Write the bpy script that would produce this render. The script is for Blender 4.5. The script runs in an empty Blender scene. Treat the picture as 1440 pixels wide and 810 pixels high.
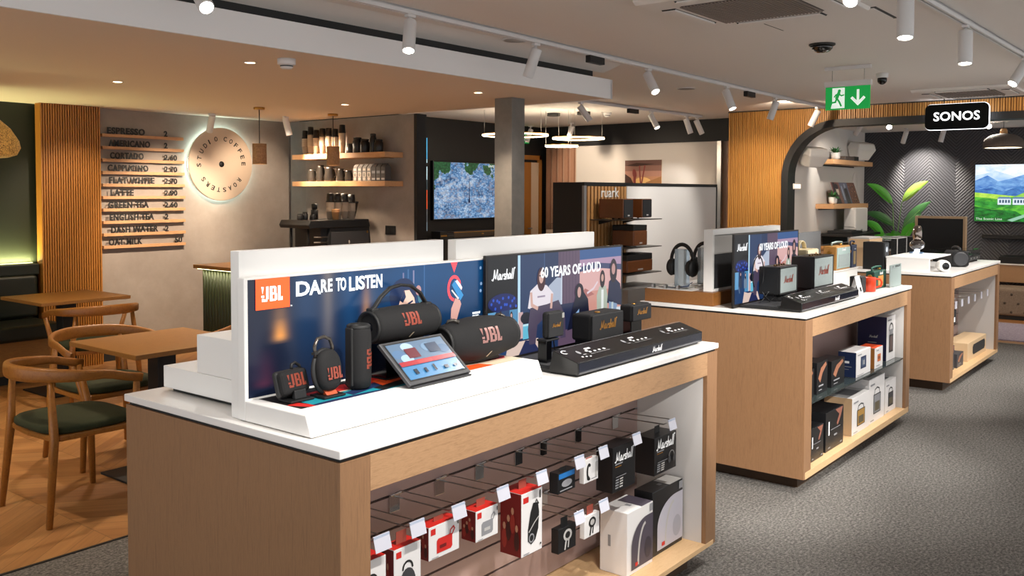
import bpy, bmesh, math, random
from mathutils import Vector, Matrix, Euler
random.seed(7)
SC = bpy.context.scene
COL = SC.collection
PI = math.pi
sin, cos = math.sin, math.cos

# ------------------------------------------------------------------ materials
def lin(h):
    h = h.lstrip('#')
    c = [int(h[i:i+2], 16)/255 for i in (0, 2, 4)]
    return tuple((x/12.92 if x <= .04045 else ((x+.055)/1.055)**2.4) for x in c) + (1,)
MATS = {}
def mat(name, col, rough=.5, metal=0, emit=None, es=0, spec=.5, trans=0, alpha=1, coat=0):
    if name in MATS: return MATS[name]
    m = bpy.data.materials.new(name); m.use_nodes = True
    b = m.node_tree.nodes['Principled BSDF']
    b.inputs['Base Color'].default_value = lin(col)
    b.inputs['Roughness'].default_value = rough
    b.inputs['Metallic'].default_value = metal
    b.inputs['Specular IOR Level'].default_value = spec
    b.inputs['Transmission Weight'].default_value = trans
    b.inputs['Alpha'].default_value = alpha
    b.inputs['Coat Weight'].default_value = coat
    if emit:
        b.inputs['Emission Color'].default_value = lin(emit)
        b.inputs['Emission Strength'].default_value = es
    MATS[name] = m
    return m
def nodes(m):
    nt = m.node_tree
    return nt, nt.nodes, nt.links, nt.nodes['Principled BSDF']
def coords(nt, scale=(1,1,1), rot=(0,0,0)):
    g = nt.nodes.new('ShaderNodeNewGeometry')
    mp = nt.nodes.new('ShaderNodeMapping')
    mp.inputs['Scale'].default_value = scale; mp.inputs['Rotation'].default_value = rot
    nt.links.new(g.outputs['Position'], mp.inputs['Vector'])
    return mp.outputs['Vector']
def noise(nt, vec, scale, detail=4, rough=.55, dist=0):
    n = nt.nodes.new('ShaderNodeTexNoise')
    n.inputs['Scale'].default_value = scale; n.inputs['Detail'].default_value = detail
    n.inputs['Roughness'].default_value = rough; n.inputs['Distortion'].default_value = dist
    nt.links.new(vec, n.inputs['Vector'])
    return n.outputs['Fac']
def ramp(nt, fac, stops):
    r = nt.nodes.new('ShaderNodeValToRGB')
    el = r.color_ramp.elements
    while len(el) < len(stops): el.new(.5)
    for e, (p, c) in zip(el, stops):
        e.position = p; e.color = lin(c)
    nt.links.new(fac, r.inputs['Fac'])
    return r.outputs['Color']
def mixc(nt, a, b, fac, mode='MIX'):
    n = nt.nodes.new('ShaderNodeMix'); n.data_type = 'RGBA'; n.blend_type = mode
    for sock, v in ((n.inputs['Factor'], fac), (n.inputs['A'], a), (n.inputs['B'], b)):
        if hasattr(v, 'node'): nt.links.new(v, sock)
        else: sock.default_value = v
    return n.outputs['Result']
def mth(nt, op, a, b=0.0):
    n = nt.nodes.new('ShaderNodeMath'); n.operation = op
    for i, v in enumerate((a, b)):
        if hasattr(v, 'node'): nt.links.new(v, n.inputs[i])
        else: n.inputs[i].default_value = v
    return n.outputs[0]
def bump(nt, b, h, strength=.3, dist=.002):
    n = nt.nodes.new('ShaderNodeBump')
    n.inputs['Strength'].default_value = strength; n.inputs['Distance'].default_value = dist
    nt.links.new(h, n.inputs['Height']); nt.links.new(n.outputs['Normal'], b.inputs['Normal'])
def wood(name, lo, hi, scale, rough=.5, fine=1.0, bmp=.08):
    """grain stretched along the axis with the small scale"""
    if name in MATS: return MATS[name]
    m = mat(name, hi, rough); nt, N, L, b = nodes(m)
    v = coords(nt, scale)
    f = noise(nt, v, 6*fine, 6, .62, .6)
    v2 = coords(nt, tuple(s*4 for s in scale))
    f2 = noise(nt, v2, 9*fine, 3, .6)
    c = ramp(nt, f, [(.30, lo), (.52, hi), (.75, lo)])
    c2 = mixc(nt, c, ramp(nt, f2, [(.3, lo), (.7, hi)]), .4)
    L.new(c2, b.inputs['Base Color']); bump(nt, b, f2, bmp, .001)
    return m
def speck(name, a, b_, scale, rough=.6, bmp=.2, detail=5, dist=.002, lo=.35, hi=.65):
    if name in MATS: return MATS[name]
    m = mat(name, a, rough); nt, N, L, b = nodes(m)
    f = noise(nt, coords(nt), scale, detail, .65)
    L.new(ramp(nt, f, [(lo, a), (hi, b_)]), b.inputs['Base Color'])
    if bmp: bump(nt, b, f, bmp, dist)
    return m

# ------------------------------------------------------------------ mesh builder
class MB:
    def __init__(s): s.v = []; s.f = []; s.m = []; s.s = []; s.mats = []
    def add(s, vs, fs, mt, smooth=False):
        if mt not in s.mats: s.mats.append(mt)
        k = s.mats.index(mt); o = len(s.v)
        s.v += [tuple(p) for p in vs]
        for f in fs:
            s.f.append([i+o for i in f]); s.m.append(k); s.s.append(smooth)
        return s
    def box(s, x0, x1, y0, y1, z0, z1, mt):
        vs = [(x, y, z) for x in (x0, x1) for y in (y0, y1) for z in (z0, z1)]
        return s.add(vs, [(0,1,3,2), (4,6,7,5), (0,4,5,1), (2,3,7,6), (0,2,6,4), (1,5,7,3)], mt)
    def prism(s, pts, ax, a, b, mt, smooth=False):
        n = len(pts)
        def P(p, t): return {'x': (t, p[0], p[1]), 'y': (p[0], t, p[1]), 'z': (p[0], p[1], t)}[ax]
        vs = [P(p, a) for p in pts] + [P(p, b) for p in pts]
        s.add(vs, [tuple(range(n)), tuple(range(2*n-1, n-1, -1))], mt)
        o = len(s.v) - 2*n; k = s.mats.index(mt)
        for i in range(n):
            j = (i+1) % n
            s.f.append([o+i, o+j, o+n+j, o+n+i]); s.m.append(k); s.s.append(smooth)
        return s
    def poly(s, pts, mt): return s.add(pts, [tuple(range(len(pts)))], mt)
    def tube(s, path, r, mt, n=10, closed=False, cap=True, sq=None, up=None):
        P = [Vector(p) for p in path]; K = len(P)
        R = r if isinstance(r, (list, tuple)) else [r]*K
        vs = []; prev = None
        for i, p in enumerate(P):
            if closed: t = (P[(i+1) % K] - P[i-1])
            else: t = P[min(i+1, K-1)] - P[max(i-1, 0)]
            t.normalize()
            if up is not None: u = Vector(up)
            else:
                u = prev if prev is not None else (Vector((0,0,1)) if abs(t.z) < .9 else Vector((1,0,0)))
            w = t.cross(u)
            if w.length < 1e-6: w = t.cross(Vector((1,0,0)))
            w.normalize(); u = w.cross(t).normalized(); prev = u
            for k in range(n):
                a = 2*PI*(k+.5)/n
                ca, sa = cos(a), sin(a)
                if sq:      # rounded flat section: sq = (half width, half height)
                    e = .6
                    ca = math.copysign(abs(ca)**e, ca)*sq[0]*R[i]; sa = math.copysign(abs(sa)**e, sa)*sq[1]*R[i]
                else: ca *= R[i]; sa *= R[i]
                vs.append(p + w*ca + u*sa)
        fs = []
        for i in range(K if closed else K-1):
            j = (i+1) % K
            for k in range(n):
                q = (k+1) % n
                fs.append((i*n+k, i*n+q, j*n+q, j*n+k))
        s.add(vs, fs, mt, True)
        if cap and not closed:
            o = len(s.v) - len(vs); k = s.mats.index(mt)
            s.f += [[o+q for q in range(n)][::-1], [o+(K-1)*n+q for q in range(n)]]
            s.m += [k, k]; s.s += [False, False]
        return s
    def cyl(s, p0, p1, r0, mt, r1=None, n=20):
        return s.tube([p0, p1], [r0, r0 if r1 is None else r1], mt, n)
    def lathe(s, prof, c, mt, n=28, axis='z', smooth=True, cap=True):
        vs = []
        for r, h in prof:
            for k in range(n):
                a = 2*PI*k/n; x, y = r*cos(a), r*sin(a)
                vs.append({'z': (c[0]+x, c[1]+y, c[2]+h), 'x': (c[0]+h, c[1]+x, c[2]+y), 'y': (c[0]+x, c[1]+h, c[2]+y)}[axis])
        fs = []
        for i in range(len(prof)-1):
            for k in range(n):
                q = (k+1) % n
                fs.append((i*n+k, i*n+q, (i+1)*n+q, (i+1)*n+k))
        s.add(vs, fs, mt, smooth)
        o = len(s.v)-len(vs); kk = s.mats.index(mt)
        for i in (0, len(prof)-1):
            if cap and prof[i][0] > 1e-4:
                s.f.append([o+i*n+k for k in range(n)]); s.m.append(kk); s.s.append(False)
        return s
    def ell(s, c, r, mt, n=20, m=12, e=1.0):
        vs = []
        for i in range(m+1):
            t = -PI/2 + PI*i/m
            for k in range(n):
                a = 2*PI*k/n
                f = lambda x: math.copysign(abs(x)**e, x)
                vs.append((c[0]+r[0]*f(cos(t))*f(cos(a)), c[1]+r[1]*f(cos(t))*f(sin(a)), c[2]+r[2]*f(sin(t))))
        fs = [(i*n+k, i*n+(k+1) % n, (i+1)*n+(k+1) % n, (i+1)*n+k) for i in range(m) for k in range(n)]
        return s.add(vs, fs, mt, True)
    def xf(s, M):
        s.v = [tuple(M @ Vector(p)) for p in s.v]; return s
    def merge(s, o, M=None):
        for i, f in enumerate(o.f):
            pass
        off = len(s.v)
        s.v += [tuple(M @ Vector(p)) if M else p for p in o.v]
        for f, k, sm in zip(o.f, o.m, o.s):
            mt = o.mats[k]
            if mt not in s.mats: s.mats.append(mt)
            s.f.append([i+off for i in f]); s.m.append(s.mats.index(mt)); s.s.append(sm)
        return s

ORG = {}
def build(name, mb, parent=None, bevel=0, seg=2, local=False, fix=True):
    """link the collected shapes as ONE mesh object; world coordinates are made relative to the parent thing's origin"""
    o3 = Vector((0,0,0))
    if parent is not None and not local: o3 = ORG.get(parent.name, Vector((0,0,0)))
    me = bpy.data.meshes.new(name)
    me.from_pydata([tuple(Vector(p)-o3) for p in mb.v], [], mb.f)
    for mt in mb.mats: me.materials.append(mt)
    for p, k, sm in zip(me.polygons, mb.m, mb.s):
        p.material_index = k; p.use_smooth = sm
    if fix:
        bm = bmesh.new(); bm.from_mesh(me); bmesh.ops.recalc_face_normals(bm, faces=bm.faces); bm.to_mesh(me); bm.free()
    ob = bpy.data.objects.new(name, me); COL.objects.link(ob)
    if parent is not None:
        ob.parent = parent; ORG[ob.name] = o3
    if bevel:
        md = ob.modifiers.new('bevel', 'BEVEL'); md.width = bevel; md.segments = seg; md.limit_method = 'ANGLE'; md.angle_limit = .6
        md.harden_normals = False
    return ob
def tag(o, label, cat, group=None, kind=None):
    o['label'] = label; o['category'] = cat
    if group: o['group'] = group
    if kind: o['kind'] = kind
    return o
def thing(name, loc, label, cat, group=None, rz=0):
    o = bpy.data.objects.new(name, None); COL.objects.link(o)
    o.empty_display_size = .05
    o.location = loc; o.rotation_euler = (0, 0, rz); ORG[o.name] = Vector(loc)
    return tag(o, label, cat, group)
def struct(name, mb, bevel=0, parent=None):
    o = build(name, mb, parent, bevel)
    if parent is None: o['kind'] = 'structure'
    return o
def solo(name, mb, label, cat, group=None, bevel=0, seg=2):
    return tag(build(name, mb, None, bevel, seg), label, cat, group)
def dup(root, loc, label=None, group=None, rz=None):
    r = root.copy(); COL.objects.link(r); r.location = loc
    if rz is not None: r.rotation_euler = (0, 0, rz)
    ORG[r.name] = Vector(loc)
    if label: r['label'] = label
    if group: r['group'] = group
    for ch in list(root.children):
        c = ch.copy(); COL.objects.link(c); c.parent = r
        for g in list(ch.children):
            d = g.copy(); COL.objects.link(d); d.parent = c
    return r

# ------------------------------------------------------------------ lettering
_TC = {}
def text_mesh(body, bold=0.0, shear=0.0, ext=.02, space=1.0):
    key = (body, bold, shear, ext, space)
    if key in _TC: return _TC[key]
    cu = bpy.data.curves.new('t', 'FONT'); cu.body = body; cu.size = 1; cu.extrude = ext; cu.offset = bold; cu.shear = shear
    cu.space_character = space; cu.resolution_u = 3
    ob = bpy.data.objects.new('t', cu); COL.objects.link(ob)
    dg = bpy.context.evaluated_depsgraph_get()
    me = bpy.data.meshes.new_from_object(ob.evaluated_get(dg))
    vs = [v.co.copy() for v in me.vertices]; fs = [tuple(p.vertices) for p in me.polygons]
    bpy.data.objects.remove(ob); bpy.data.curves.remove(cu); bpy.data.meshes.remove(me)
    x0 = min(v.x for v in vs); x1 = max(v.x for v in vs); y0 = min(v.y for v in vs); y1 = max(v.y for v in vs)
    vs = [((v.x-x0)/(x1-x0), (v.y-y0)/(y1-y0), v.z) for v in vs]
    _TC[key] = (vs, fs)
    return _TC[key]
def text(mb, body, o, u, v, w, h, mt, bold=0.0, shear=0.0, depth=.0008, space=1.0):
    """lettering whose lower left corner is o, w wide along u and h high along v, raised along u x v"""
    vs, fs = text_mesh(body, bold, shear, .02, space)
    o = Vector(o); u = Vector(u).normalized(); v = Vector(v).normalized(); n = u.cross(v)
    pts = [o + u*(p[0]*w) + v*(p[1]*h) + n*(depth*(p[2]/.02*.5+.5)) for p in vs]
    mb.add(pts, fs, mt)
XA, YA, ZA = (1,0,0), (0,1,0), (0,0,1)
class Sheet:
    """a printed face: origin, across, up; layers stand 0.3 mm proud of each other"""
    def __init__(s, mb, o, u, v, step=.0003): s.mb = mb; s.o = Vector(o); s.u = Vector(u); s.v = Vector(v); s.n = s.u.cross(s.v).normalized(); s.k = 1; s.st = step
    def P(s, a, b): return s.o + s.u*a + s.v*b + s.n*(s.k*s.st)
    def poly(s, pts, mt, lay=True):
        s.mb.poly([s.P(*p) for p in pts], mt); s.k += 1 if lay else 0
    def rect(s, a0, a1, b0, b1, mt): s.poly([(a0,b0), (a1,b0), (a1,b1), (a0,b1)], mt)
    def oval(s, a, b, ra, rb, mt, n=18, t0=0, t1=2*PI, rot=0):
        pts = []
        for i in range(n):
            t = t0+(t1-t0)*i/n
            x, y = ra*cos(t), rb*sin(t)
            pts.append((a+x*cos(rot)-y*sin(rot), b+x*sin(rot)+y*cos(rot)))
        s.poly(pts, mt)
    def line(s, pts, w, mt):
        """one mitred ribbon along the points"""
        Q = [Vector((p[0], p[1])) for p in pts]
        Q = [p for i, p in enumerate(Q) if i == 0 or (p-Q[i-1]).length > 1e-7]
        n = len(Q); D = [(Q[i+1]-Q[i]).normalized() for i in range(n-1)]
        L_, R_2 = [], []
        for i, p in enumerate(Q):
            a = D[max(i-1, 0)]; b_ = D[min(i, n-2)]
            t = a+b_
            t = a if t.length < .3 else t.normalized()
            q = Vector((-t.y, t.x)); k = min(1.6, 1/max(.5, abs(q.dot(Vector((-a.y, a.x))))))
            e = -a*(w*.3) if i == 0 else (a*(w*.3) if i == n-1 else Vector((0, 0)))
            L_.append(s.P(*(p+e+q*(w/2*k)))); R_2.append(s.P(*(p+e-q*(w/2*k))))
        s.mb.add(L_+R_2, [(i, n+i, n+i+1, i+1) for i in range(n-1)], mt); s.k += 1
    def text(s, body, a, b, w, h, mt, **k):
        text(s.mb, body, s.P(a, b), s.u, s.v, w, h, mt, depth=.0004, **k); s.k += 2
SCRIPT = [  # a slanted handwritten word, strokes in units of the x-height
  [(0,.1),(.25,.0),(.5,.4),(.75,1.9),(.85,.5),(1.05,.3),(1.6,1.95),(1.55,.3),(1.8,.05)],
  [(2.5,.85),(2.2,1.0),(1.95,.6),(2.0,.1),(2.3,.15),(2.55,.95),(2.5,.1),(2.75,.1)],
  [(2.85,.05),(3.0,.95),(3.05,.6),(3.35,.95)],
  [(3.95,.9),(3.65,.95),(3.55,.65),(3.85,.4),(3.75,.05),(3.4,.1)],
  [(4.05,.0),(4.35,1.8)], [(4.15,.5),(4.4,.95),(4.6,.8),(4.55,.1),(4.75,.1)],
  [(5.35,.85),(5.1,1.0),(4.85,.6),(4.9,.1),(5.2,.15),(5.45,.95),(5.4,.1),(5.6,.1)],
  [(5.65,.0),(6.0,1.85)], [(6.05,.0),(6.45,1.9),(6.75,1.95)]]
def script_word(sh, a, b, w, mt, wt=.28):
    k = w/6.75
    kk = sh.k
    for i, st in enumerate(SCRIPT):
        sh.k = kk+i*.25
        sh.line([(a+x*k, b+y*k) for x, y in st], wt*k, mt)
def jbl(sh, a, b, w, h, mt):
    """the three block letters with a small exclamation mark at their upper corner"""
    kk = sh.k
    c_ = [0]
    def R(x0, x1, y0, y1):
        c_[0] += 1; sh.k = kk+c_[0]*.25; sh.rect(a+x0*w, a+x1*w, b+y0*h, b+y1*h, mt)
    R(0,.13,.28,.42); sh.k = kk
    sh.poly([(a, b+h), (a+.06*w, b+.5*h), (a+.12*w, b+h*.98)], mt)
    R(.22,.34,.15,1); R(.04,.28,0,.16); R(.02,.12,.0,.22)
    R(.40,.52,0,1); R(.5,.66,.86,1); R(.5,.66,.43,.57); R(.5,.68,0,.14); R(.6,.71,.52,.92); R(.62,.74,.06,.48)
    R(.78,.9,0,1); R(.88,1,0,.16); R(.94,1,.0,.26)
    sh.k = kk+4
def fine(mb, n=6):
    """cut every four-sided piece of a flat print into strips along its second side, so it can be wrapped"""
    o = MB()
    for f, k, sm in zip(mb.f, mb.m, mb.s):
        P = [Vector(mb.v[i]) for i in f]
        if len(P) != 4: o.add(P, [tuple(range(len(P)))], mb.mats[k]); continue
        for i in range(n):
            a, b_ = i/n, (i+1)/n
            o.add([P[0].lerp(P[3], a), P[1].lerp(P[2], a), P[1].lerp(P[2], b_), P[0].lerp(P[3], b_)], [(0,1,2,3)], mb.mats[k])
    return o
# ------------------------------------------------------------------ shared materials
oak = wood('oak_laminate', '#94704f', '#b58e68', (2.5, 22, 22), .45)
oak_v = wood('oak_laminate_upright', '#7d5b40', '#97714f', (26, 26, 1.6), .45, .8)
cafe_wood = wood('cafe_oak', '#7a5024', '#9e6f36', (3, 18, 18), .42)
chair_wood = wood('chair_oak', '#7a4a1a', '#9f6829', (7, 7, 7), .4, 1.0)
shelf_wood = wood('shelf_pine', '#b08154', '#cfa173', (16, 2, 16), .5)
slat_wood = wood('slat_wood', '#94652a', '#b98541', (22, 22, 1.2), .45)
slat_cafe = wood('cafe_slat_wood', '#8f5a22', '#b4782f', (22, 22, 1.2), .45)
pink_slat = wood('rosy_slat_wood', '#9c7158', '#bd9178', (22, 22, 1.2), .5)
walnut = wood('walnut', '#5a2f16', '#7b4722', (4, 22, 22), .35)
white = mat('white_laminate', '#f0eeea', .35)
white_t = mat('white_worktop', '#edeae6', .22)
offwhite = mat('off_white_liner', '#d3cfcb', .45)
fascia_w = mat('white_fascia_paint', '#edebea', .6)
black = mat('matt_black', '#0d0d0e', .55)
blackg = mat('gloss_black', '#08080a', .12)
charcoal = mat('charcoal', '#1c1c1c', .6)
darkgrey = mat('dark_grey', '#3a3a3c', .5)
grey = mat('mid_grey', '#85827f', .5)
lgrey = mat('light_grey', '#b9b6b2', .5)
chrome = mat('chrome', '#d8d8da', .12, 1)
steel = mat('brushed_steel', '#a9a7a4', .3, 1)
brass = mat('brass', '#b98a45', .3, 1)
gold_ink = mat('gold_print', '#b67f38', .3, .6)
glass = mat('clear_glass', '#eaf2ef', .02, 0, trans=1, spec=.5)
nt, N, L, b = nodes(glass); b.inputs['IOR'].default_value = 1.1
acrylic = mat('clear_acrylic', '#f3f6f8', .03, 0, trans=1); nodes(acrylic)[3].inputs['IOR'].default_value = 1.12
white_ink = mat('white_print', '#f4f4f4', .5)
black_ink = mat('black_print', '#141414', .5)
grey_ink = mat('grey_print', '#8d8d90', .5)
red_ink = mat('red_print', '#c8261f', .45)
dkred_ink = mat('dark_red_print', '#6d1414', .45)
orange_ink = mat('orange_print', '#f2551d', .45)
teal_ink = mat('teal_print', '#1f8d9c', .45)
navy_ink = mat('navy_print', '#1c2c52', .45)
sand_ink = mat('sand_print', '#d9c3a8', .45)
skin_ink = mat('skin_tone_print', '#b08067', .45)
copper_ink = mat('copper_print', '#8f4232', .4, .2)
green_seat = speck('olive_fabric', '#1c2310', '#2f371a', 420, .9, .25, 3, .001)
leather = mat('bottle_green_leather', '#141a10', .45)
fabric_blk = speck('black_mesh_fabric', '#0a0a0b', '#171617', 900, .85, .5, 2, .0006)
vinyl = speck('black_vinyl', '#0d0d0d', '#1b1b1b', 700, .5, .5, 2, .0004)
grille_dk = speck('dark_grille_cloth', '#161617', '#29292b', 900, .8, .4, 2, .0004)
grille_lt = speck('silver_grille_cloth', '#7d8887', '#a3adab', 900, .7, .4, 2, .0004)
concrete = speck('microcement', '#8a8078', '#9d938a', 3.2, .75, .08, 8, .004, .3, .7)
column_m = speck('raw_concrete', '#6d6a64', '#827d76', 7, .8, .25, 8, .004, .25, .75)
ceil_m = mat('ceiling_paint', '#e6e1dc', .8)
soffit_m = mat('soffit_paint', '#e4d6c6', .8)
wall_white = mat('white_wall_paint', '#d8d3cd', .7)
wall_black = mat('black_wall_paint', '#141416', .6)
wall_green = mat('green_wall_paint', '#1c2412', .6)
lens_m = mat('lamp_lens', '#ffffff', .4, emit='#fff2df', es=22)
white_metal = mat('white_metal', '#d9d7d6', .4)
# carpet: tufted grey loop
carpet = mat('grey_loop_carpet', '#807d79', .95, spec=.15); nt, N, L, b = nodes(carpet)
v = coords(nt); f = noise(nt, v, 85, 3, .7); g = noise(nt, coords(nt, (1, 2.2, 1)), 38, 5, .7)
h = mth(nt, 'ADD', mth(nt, 'MULTIPLY', f, .55), mth(nt, 'MULTIPLY', g, .45))
L.new(ramp(nt, h, [(.36, '#403e3c'), (.5, '#6d6a66'), (.64, '#96928c')]), b.inputs['Base Color']); bump(nt, b, h, .8, .006)
# herringbone oak floor
floorw = mat('chevron_oak_floor', '#a06c3d', .4); nt, N, L, b = nodes(floorw)
g = nt.nodes.new('ShaderNodeNewGeometry'); sp = nt.nodes.new('ShaderNodeSeparateXYZ'); L.new(g.outputs['Position'], sp.inputs[0])
W_ = .52
tri = mth(nt, 'PINGPONG', sp.outputs['X'], W_)
s_ = mth(nt, 'ADD', sp.outputs['Y'], mth(nt, 'MULTIPLY', tri, .8))
pl = mth(nt, 'DIVIDE', s_, .115)
col = mth(nt, 'FLOOR', mth(nt, 'DIVIDE', sp.outputs['X'], W_))
idn = mth(nt, 'ADD', mth(nt, 'FLOOR', pl), mth(nt, 'MULTIPLY', col, 17.3))
wn = nt.nodes.new('ShaderNodeTexWhiteNoise'); wn.noise_dimensions = '1D'; L.new(idn, wn.inputs['W'])
fr = mth(nt, 'FRACT', pl)
seam = mth(nt, 'LESS_THAN', fr, .035)
fx = mth(nt, 'FRACT', mth(nt, 'DIVIDE', sp.outputs['X'], W_)); seam2 = mth(nt, 'LESS_THAN', fx, .008)
cb = nt.nodes.new('ShaderNodeCombineXYZ')
L.new(mth(nt, 'MULTIPLY', tri, 2.2), cb.inputs[0]); L.new(mth(nt, 'MULTIPLY', s_, 22), cb.inputs[1]); L.new(idn, cb.inputs[2])
gr = noise(nt, cb.outputs[0], 2.2, 5, .6, .4)
c1 = ramp(nt, gr, [(.3, '#8d5d33'), (.7, '#b5824d')])
c2 = mixc(nt, c1, mixc(nt, lin('#8a5a33'), lin('#c39360'), wn.outputs['Value']), .45)
c3 = mixc(nt, c2, lin('#5b3a1e'), mth(nt, 'MULTIPLY', mth(nt, 'MAXIMUM', seam, seam2), .6))
L.new(c3, b.inputs['Base Color'])
# dark herringbone wallcovering
herring = mat('charcoal_herringbone', '#36363a', .5); nt, N, L, b = nodes(herring)
g = nt.nodes.new('ShaderNodeNewGeometry'); sp = nt.nodes.new('ShaderNodeSeparateXYZ'); L.new(g.outputs['Position'], sp.inputs[0])
tri = mth(nt, 'PINGPONG', sp.outputs['Y'], .34)
s_ = mth(nt, 'ADD', sp.outputs['Z'], tri)
fr = mth(nt, 'PINGPONG', mth(nt, 'DIVIDE', s_, .045), .5)
L.new(ramp(nt, fr, [(.1, '#2a2a2e'), (.35, '#47474c')]), b.inputs['Base Color']); bump(nt, b, fr, .9, .01)
# ------------------------------------------------------------------ the room
CZ = 2.61; SOF = 2.345
struct('floor', MB().box(-3.5, 10.75, -4.5, 3.94, -.06, 0, carpet))
m = MB(); m.box(-3.5, 12.6, 3.955, 8.9, -.06, .0, floorw)
o = struct('floor_cafe', m)
m = MB(); m.box(10.77, 13.9, -2.5, 3.94, -.06, 0, floorw); struct('floor_listening_room', m)
struct('trim_1', MB().box(-3.5, 10.75, 3.94, 3.955, -.05, .004, charcoal))
struct('trim_2', MB().box(10.75, 10.77, -2.5, 3.94, -.05, .004, steel))
struct('ceiling', MB().box(-3.5, 12.1, -4.5, 8.9, CZ, CZ+.08, ceil_m))
m = MB(); m.box(-3.5, 6.33, 4.02, 8.3, SOF, 2.495, soffit_m); o = struct('ceiling_soffit', m)
struct('trim_3', MB().box(-3.5, 6.34, 4.0, 4.02, SOF-.004, 2.497, fascia_w), .002)
struct('trim_4', MB().box(6.33, 6.35, 4.0, 6.32, SOF-.004, 2.497, fascia_w))
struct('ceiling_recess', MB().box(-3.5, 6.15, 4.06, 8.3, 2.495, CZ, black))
struct('ceiling_slope', MB().prism([(3.87, CZ+.001), (4.058, CZ+.001), (4.058, 2.552)], 'x', -3.5, 6.30, ceil_m))
# cafe back wall, from the green niche to the corner
struct('wall_menu', MB().box(4.10, 6.52, 8.2, 8.32, 0, SOF+.1, concrete))
struct('wall_green', MB().box(-3.5, 4.12, 8.26, 8.36, 0, SOF+.1, wall_green))
m = MB(); m.box(3.66, 4.20, 8.12, 8.2, 0, SOF, slat_cafe)
x = 3.66
while x < 4.195:
    m.box(x, x+.013, 8.100, 8.121, 0, SOF, slat_cafe); x += .0215
struct('wall_slatted_panel', m)
m = MB(); m.box(6.4, 6.52, 6.30, 8.22, 0, SOF, concrete); struct('wall_side', m)
struct('trim_5', MB().box(6.398, 6.535, 6.262, 6.30, 0, SOF, charcoal))
# dark wall with the screen, door and far display wall
struct('wall_back', MB().box(6.52, 12.0, 8.7, 8.8, 0, CZ, wall_black))
m = MB(); m.box(11.75, 11.87, 5.66, 8.05, 0, 2.30, wall_white); struct('wall_display', m)
m = MB(); m.box(11.72, 11.90, 4.9, 8.7, 2.30, CZ, wall_black); struct('wall_header', m)
struct('wall_far', MB().box(12.0, 12.1, 4.9, 8.8, 0, CZ, wall_black))
m = MB(); m.box(11.70, 11.75, 5.60, 5.66, 0, 2.30, steel); struct('trim_6', m)
for i, yy in enumerate((8.10, 8.215, 8.33, 8.445, 8.56)):
    struct('trim_%d' % (7+i), MB().box(11.75, 11.80, yy, yy+.072, 0, 2.30, pink_slat))
for i, yy in enumerate((5.36, 5.47)):
    struct('trim_%d' % (12+i), MB().box(11.75, 11.80, yy, yy+.06, 0, 2.30, pink_slat))
struct('wall_slat_backing', MB().box(11.80, 11.84, 5.2, 8.66, 0, 2.30, mat('light_gap_backing', '#cbb8a6', .7)))  # pale colour stands in for the bright light between the slats
# oak door in the dark wall
door_o = wood('door_oak', '#9a6224', '#b97c34', (22, 22, 1.4), .4)
m = MB(); m.box(11.02, 11.09, 8.655, 8.7, 0, 2.16, door_o); m.box(11.60, 11.67, 8.655, 8.7, 0, 2.16, door_o); m.box(11.02, 11.67, 8.655, 8.7, 2.09, 2.16, door_o)
d1 = struct('door_1', m, .003)
build('door_leaf', MB().box(11.09, 11.40, 8.665, 8.69, 0, 2.05, door_o), d1)
build('bright_room_panel', MB().box(11.40, 11.60, 8.67, 8.69, 0, 2.05, mat('bright_room_cream', '#e3cfb6', .5)), d1)  # cream panel stands in for the bright room beyond the doorway
m = MB(); m.cyl((11.37, 8.66, 1.02), (11.37, 8.62, 1.02), .009, steel); m.cyl((11.37, 8.622, 1.02), (11.27, 8.622, 1.02), .008, steel)
build('door_handle', m, d1)
# arched opening to the listening room
X2 = 10.86; YA_, R_, ZT = 4.36, .66, 2.432
def arch_z(y, off=0):
    """height of the opening's edge at y (0 where the wall stands to the floor)"""
    ya, r, zt = YA_+off, R_+off, ZT+off
    if y >= ya: return 0
    if y <= ya-r: return zt
    d = y-(ya-r)
    return zt - r + math.sqrt(max(r*r-d*d, 0))
def arch_curve(off, n=16):
    ya, r, zt = YA_+off, R_+off, ZT+off
    pts = [(ya, 0)]
    for i in range(n+1):
        a = PI/2*i/n
        pts.append((ya-r+r*cos(a), zt-r+r*sin(a)))
    pts.append((-2.0, zt))
    return pts
m = MB()
c = arch_curve(.02)
m.prism([(5.1, 0), (5.1, CZ)] + [(-2.0, CZ)] + c[::-1], 'x', X2+.012, X2+.12, slat_wood)
y = -2.0
while y < 5.09:
    z0 = max(arch_z(y+.017, .02), 0)
    w = .018 if int(round(y/.026)) % 2 else .012
    m.box(X2-.006, X2+.013, y, y+w, z0, CZ-.006, slat_wood); y += .026
struct('wall_arch', m)
m = MB()
c0, c1 = arch_curve(.02), arch_curve(-.062)
n = len(c0)
for xa, xb in ((X2-.03, X2+.2),):
    vs = [(xa, p[0], p[1]) for p in c0] + [(xa, p[0], p[1]) for p in c1] + [(xb, p[0], p[1]) for p in c0] + [(xb, p[0], p[1]) for p in c1]
    fs = []
    for i in range(n-1):
        fs += [(i, i+1, n+i+1, n+i), (2*n+i, 2*n+i+1, 3*n+i+1, 3*n+i), (i, i+1, 2*n+i+1, 2*n+i), (n+i, n+i+1, 3*n+i+1, 3*n+i)]
    m.add(vs, fs, black)
struct('trim_14', m)
struct('trim_15', MB().box(X2-.008, X2+.02, -2, 5.1, CZ-.014, CZ, charcoal))
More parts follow.
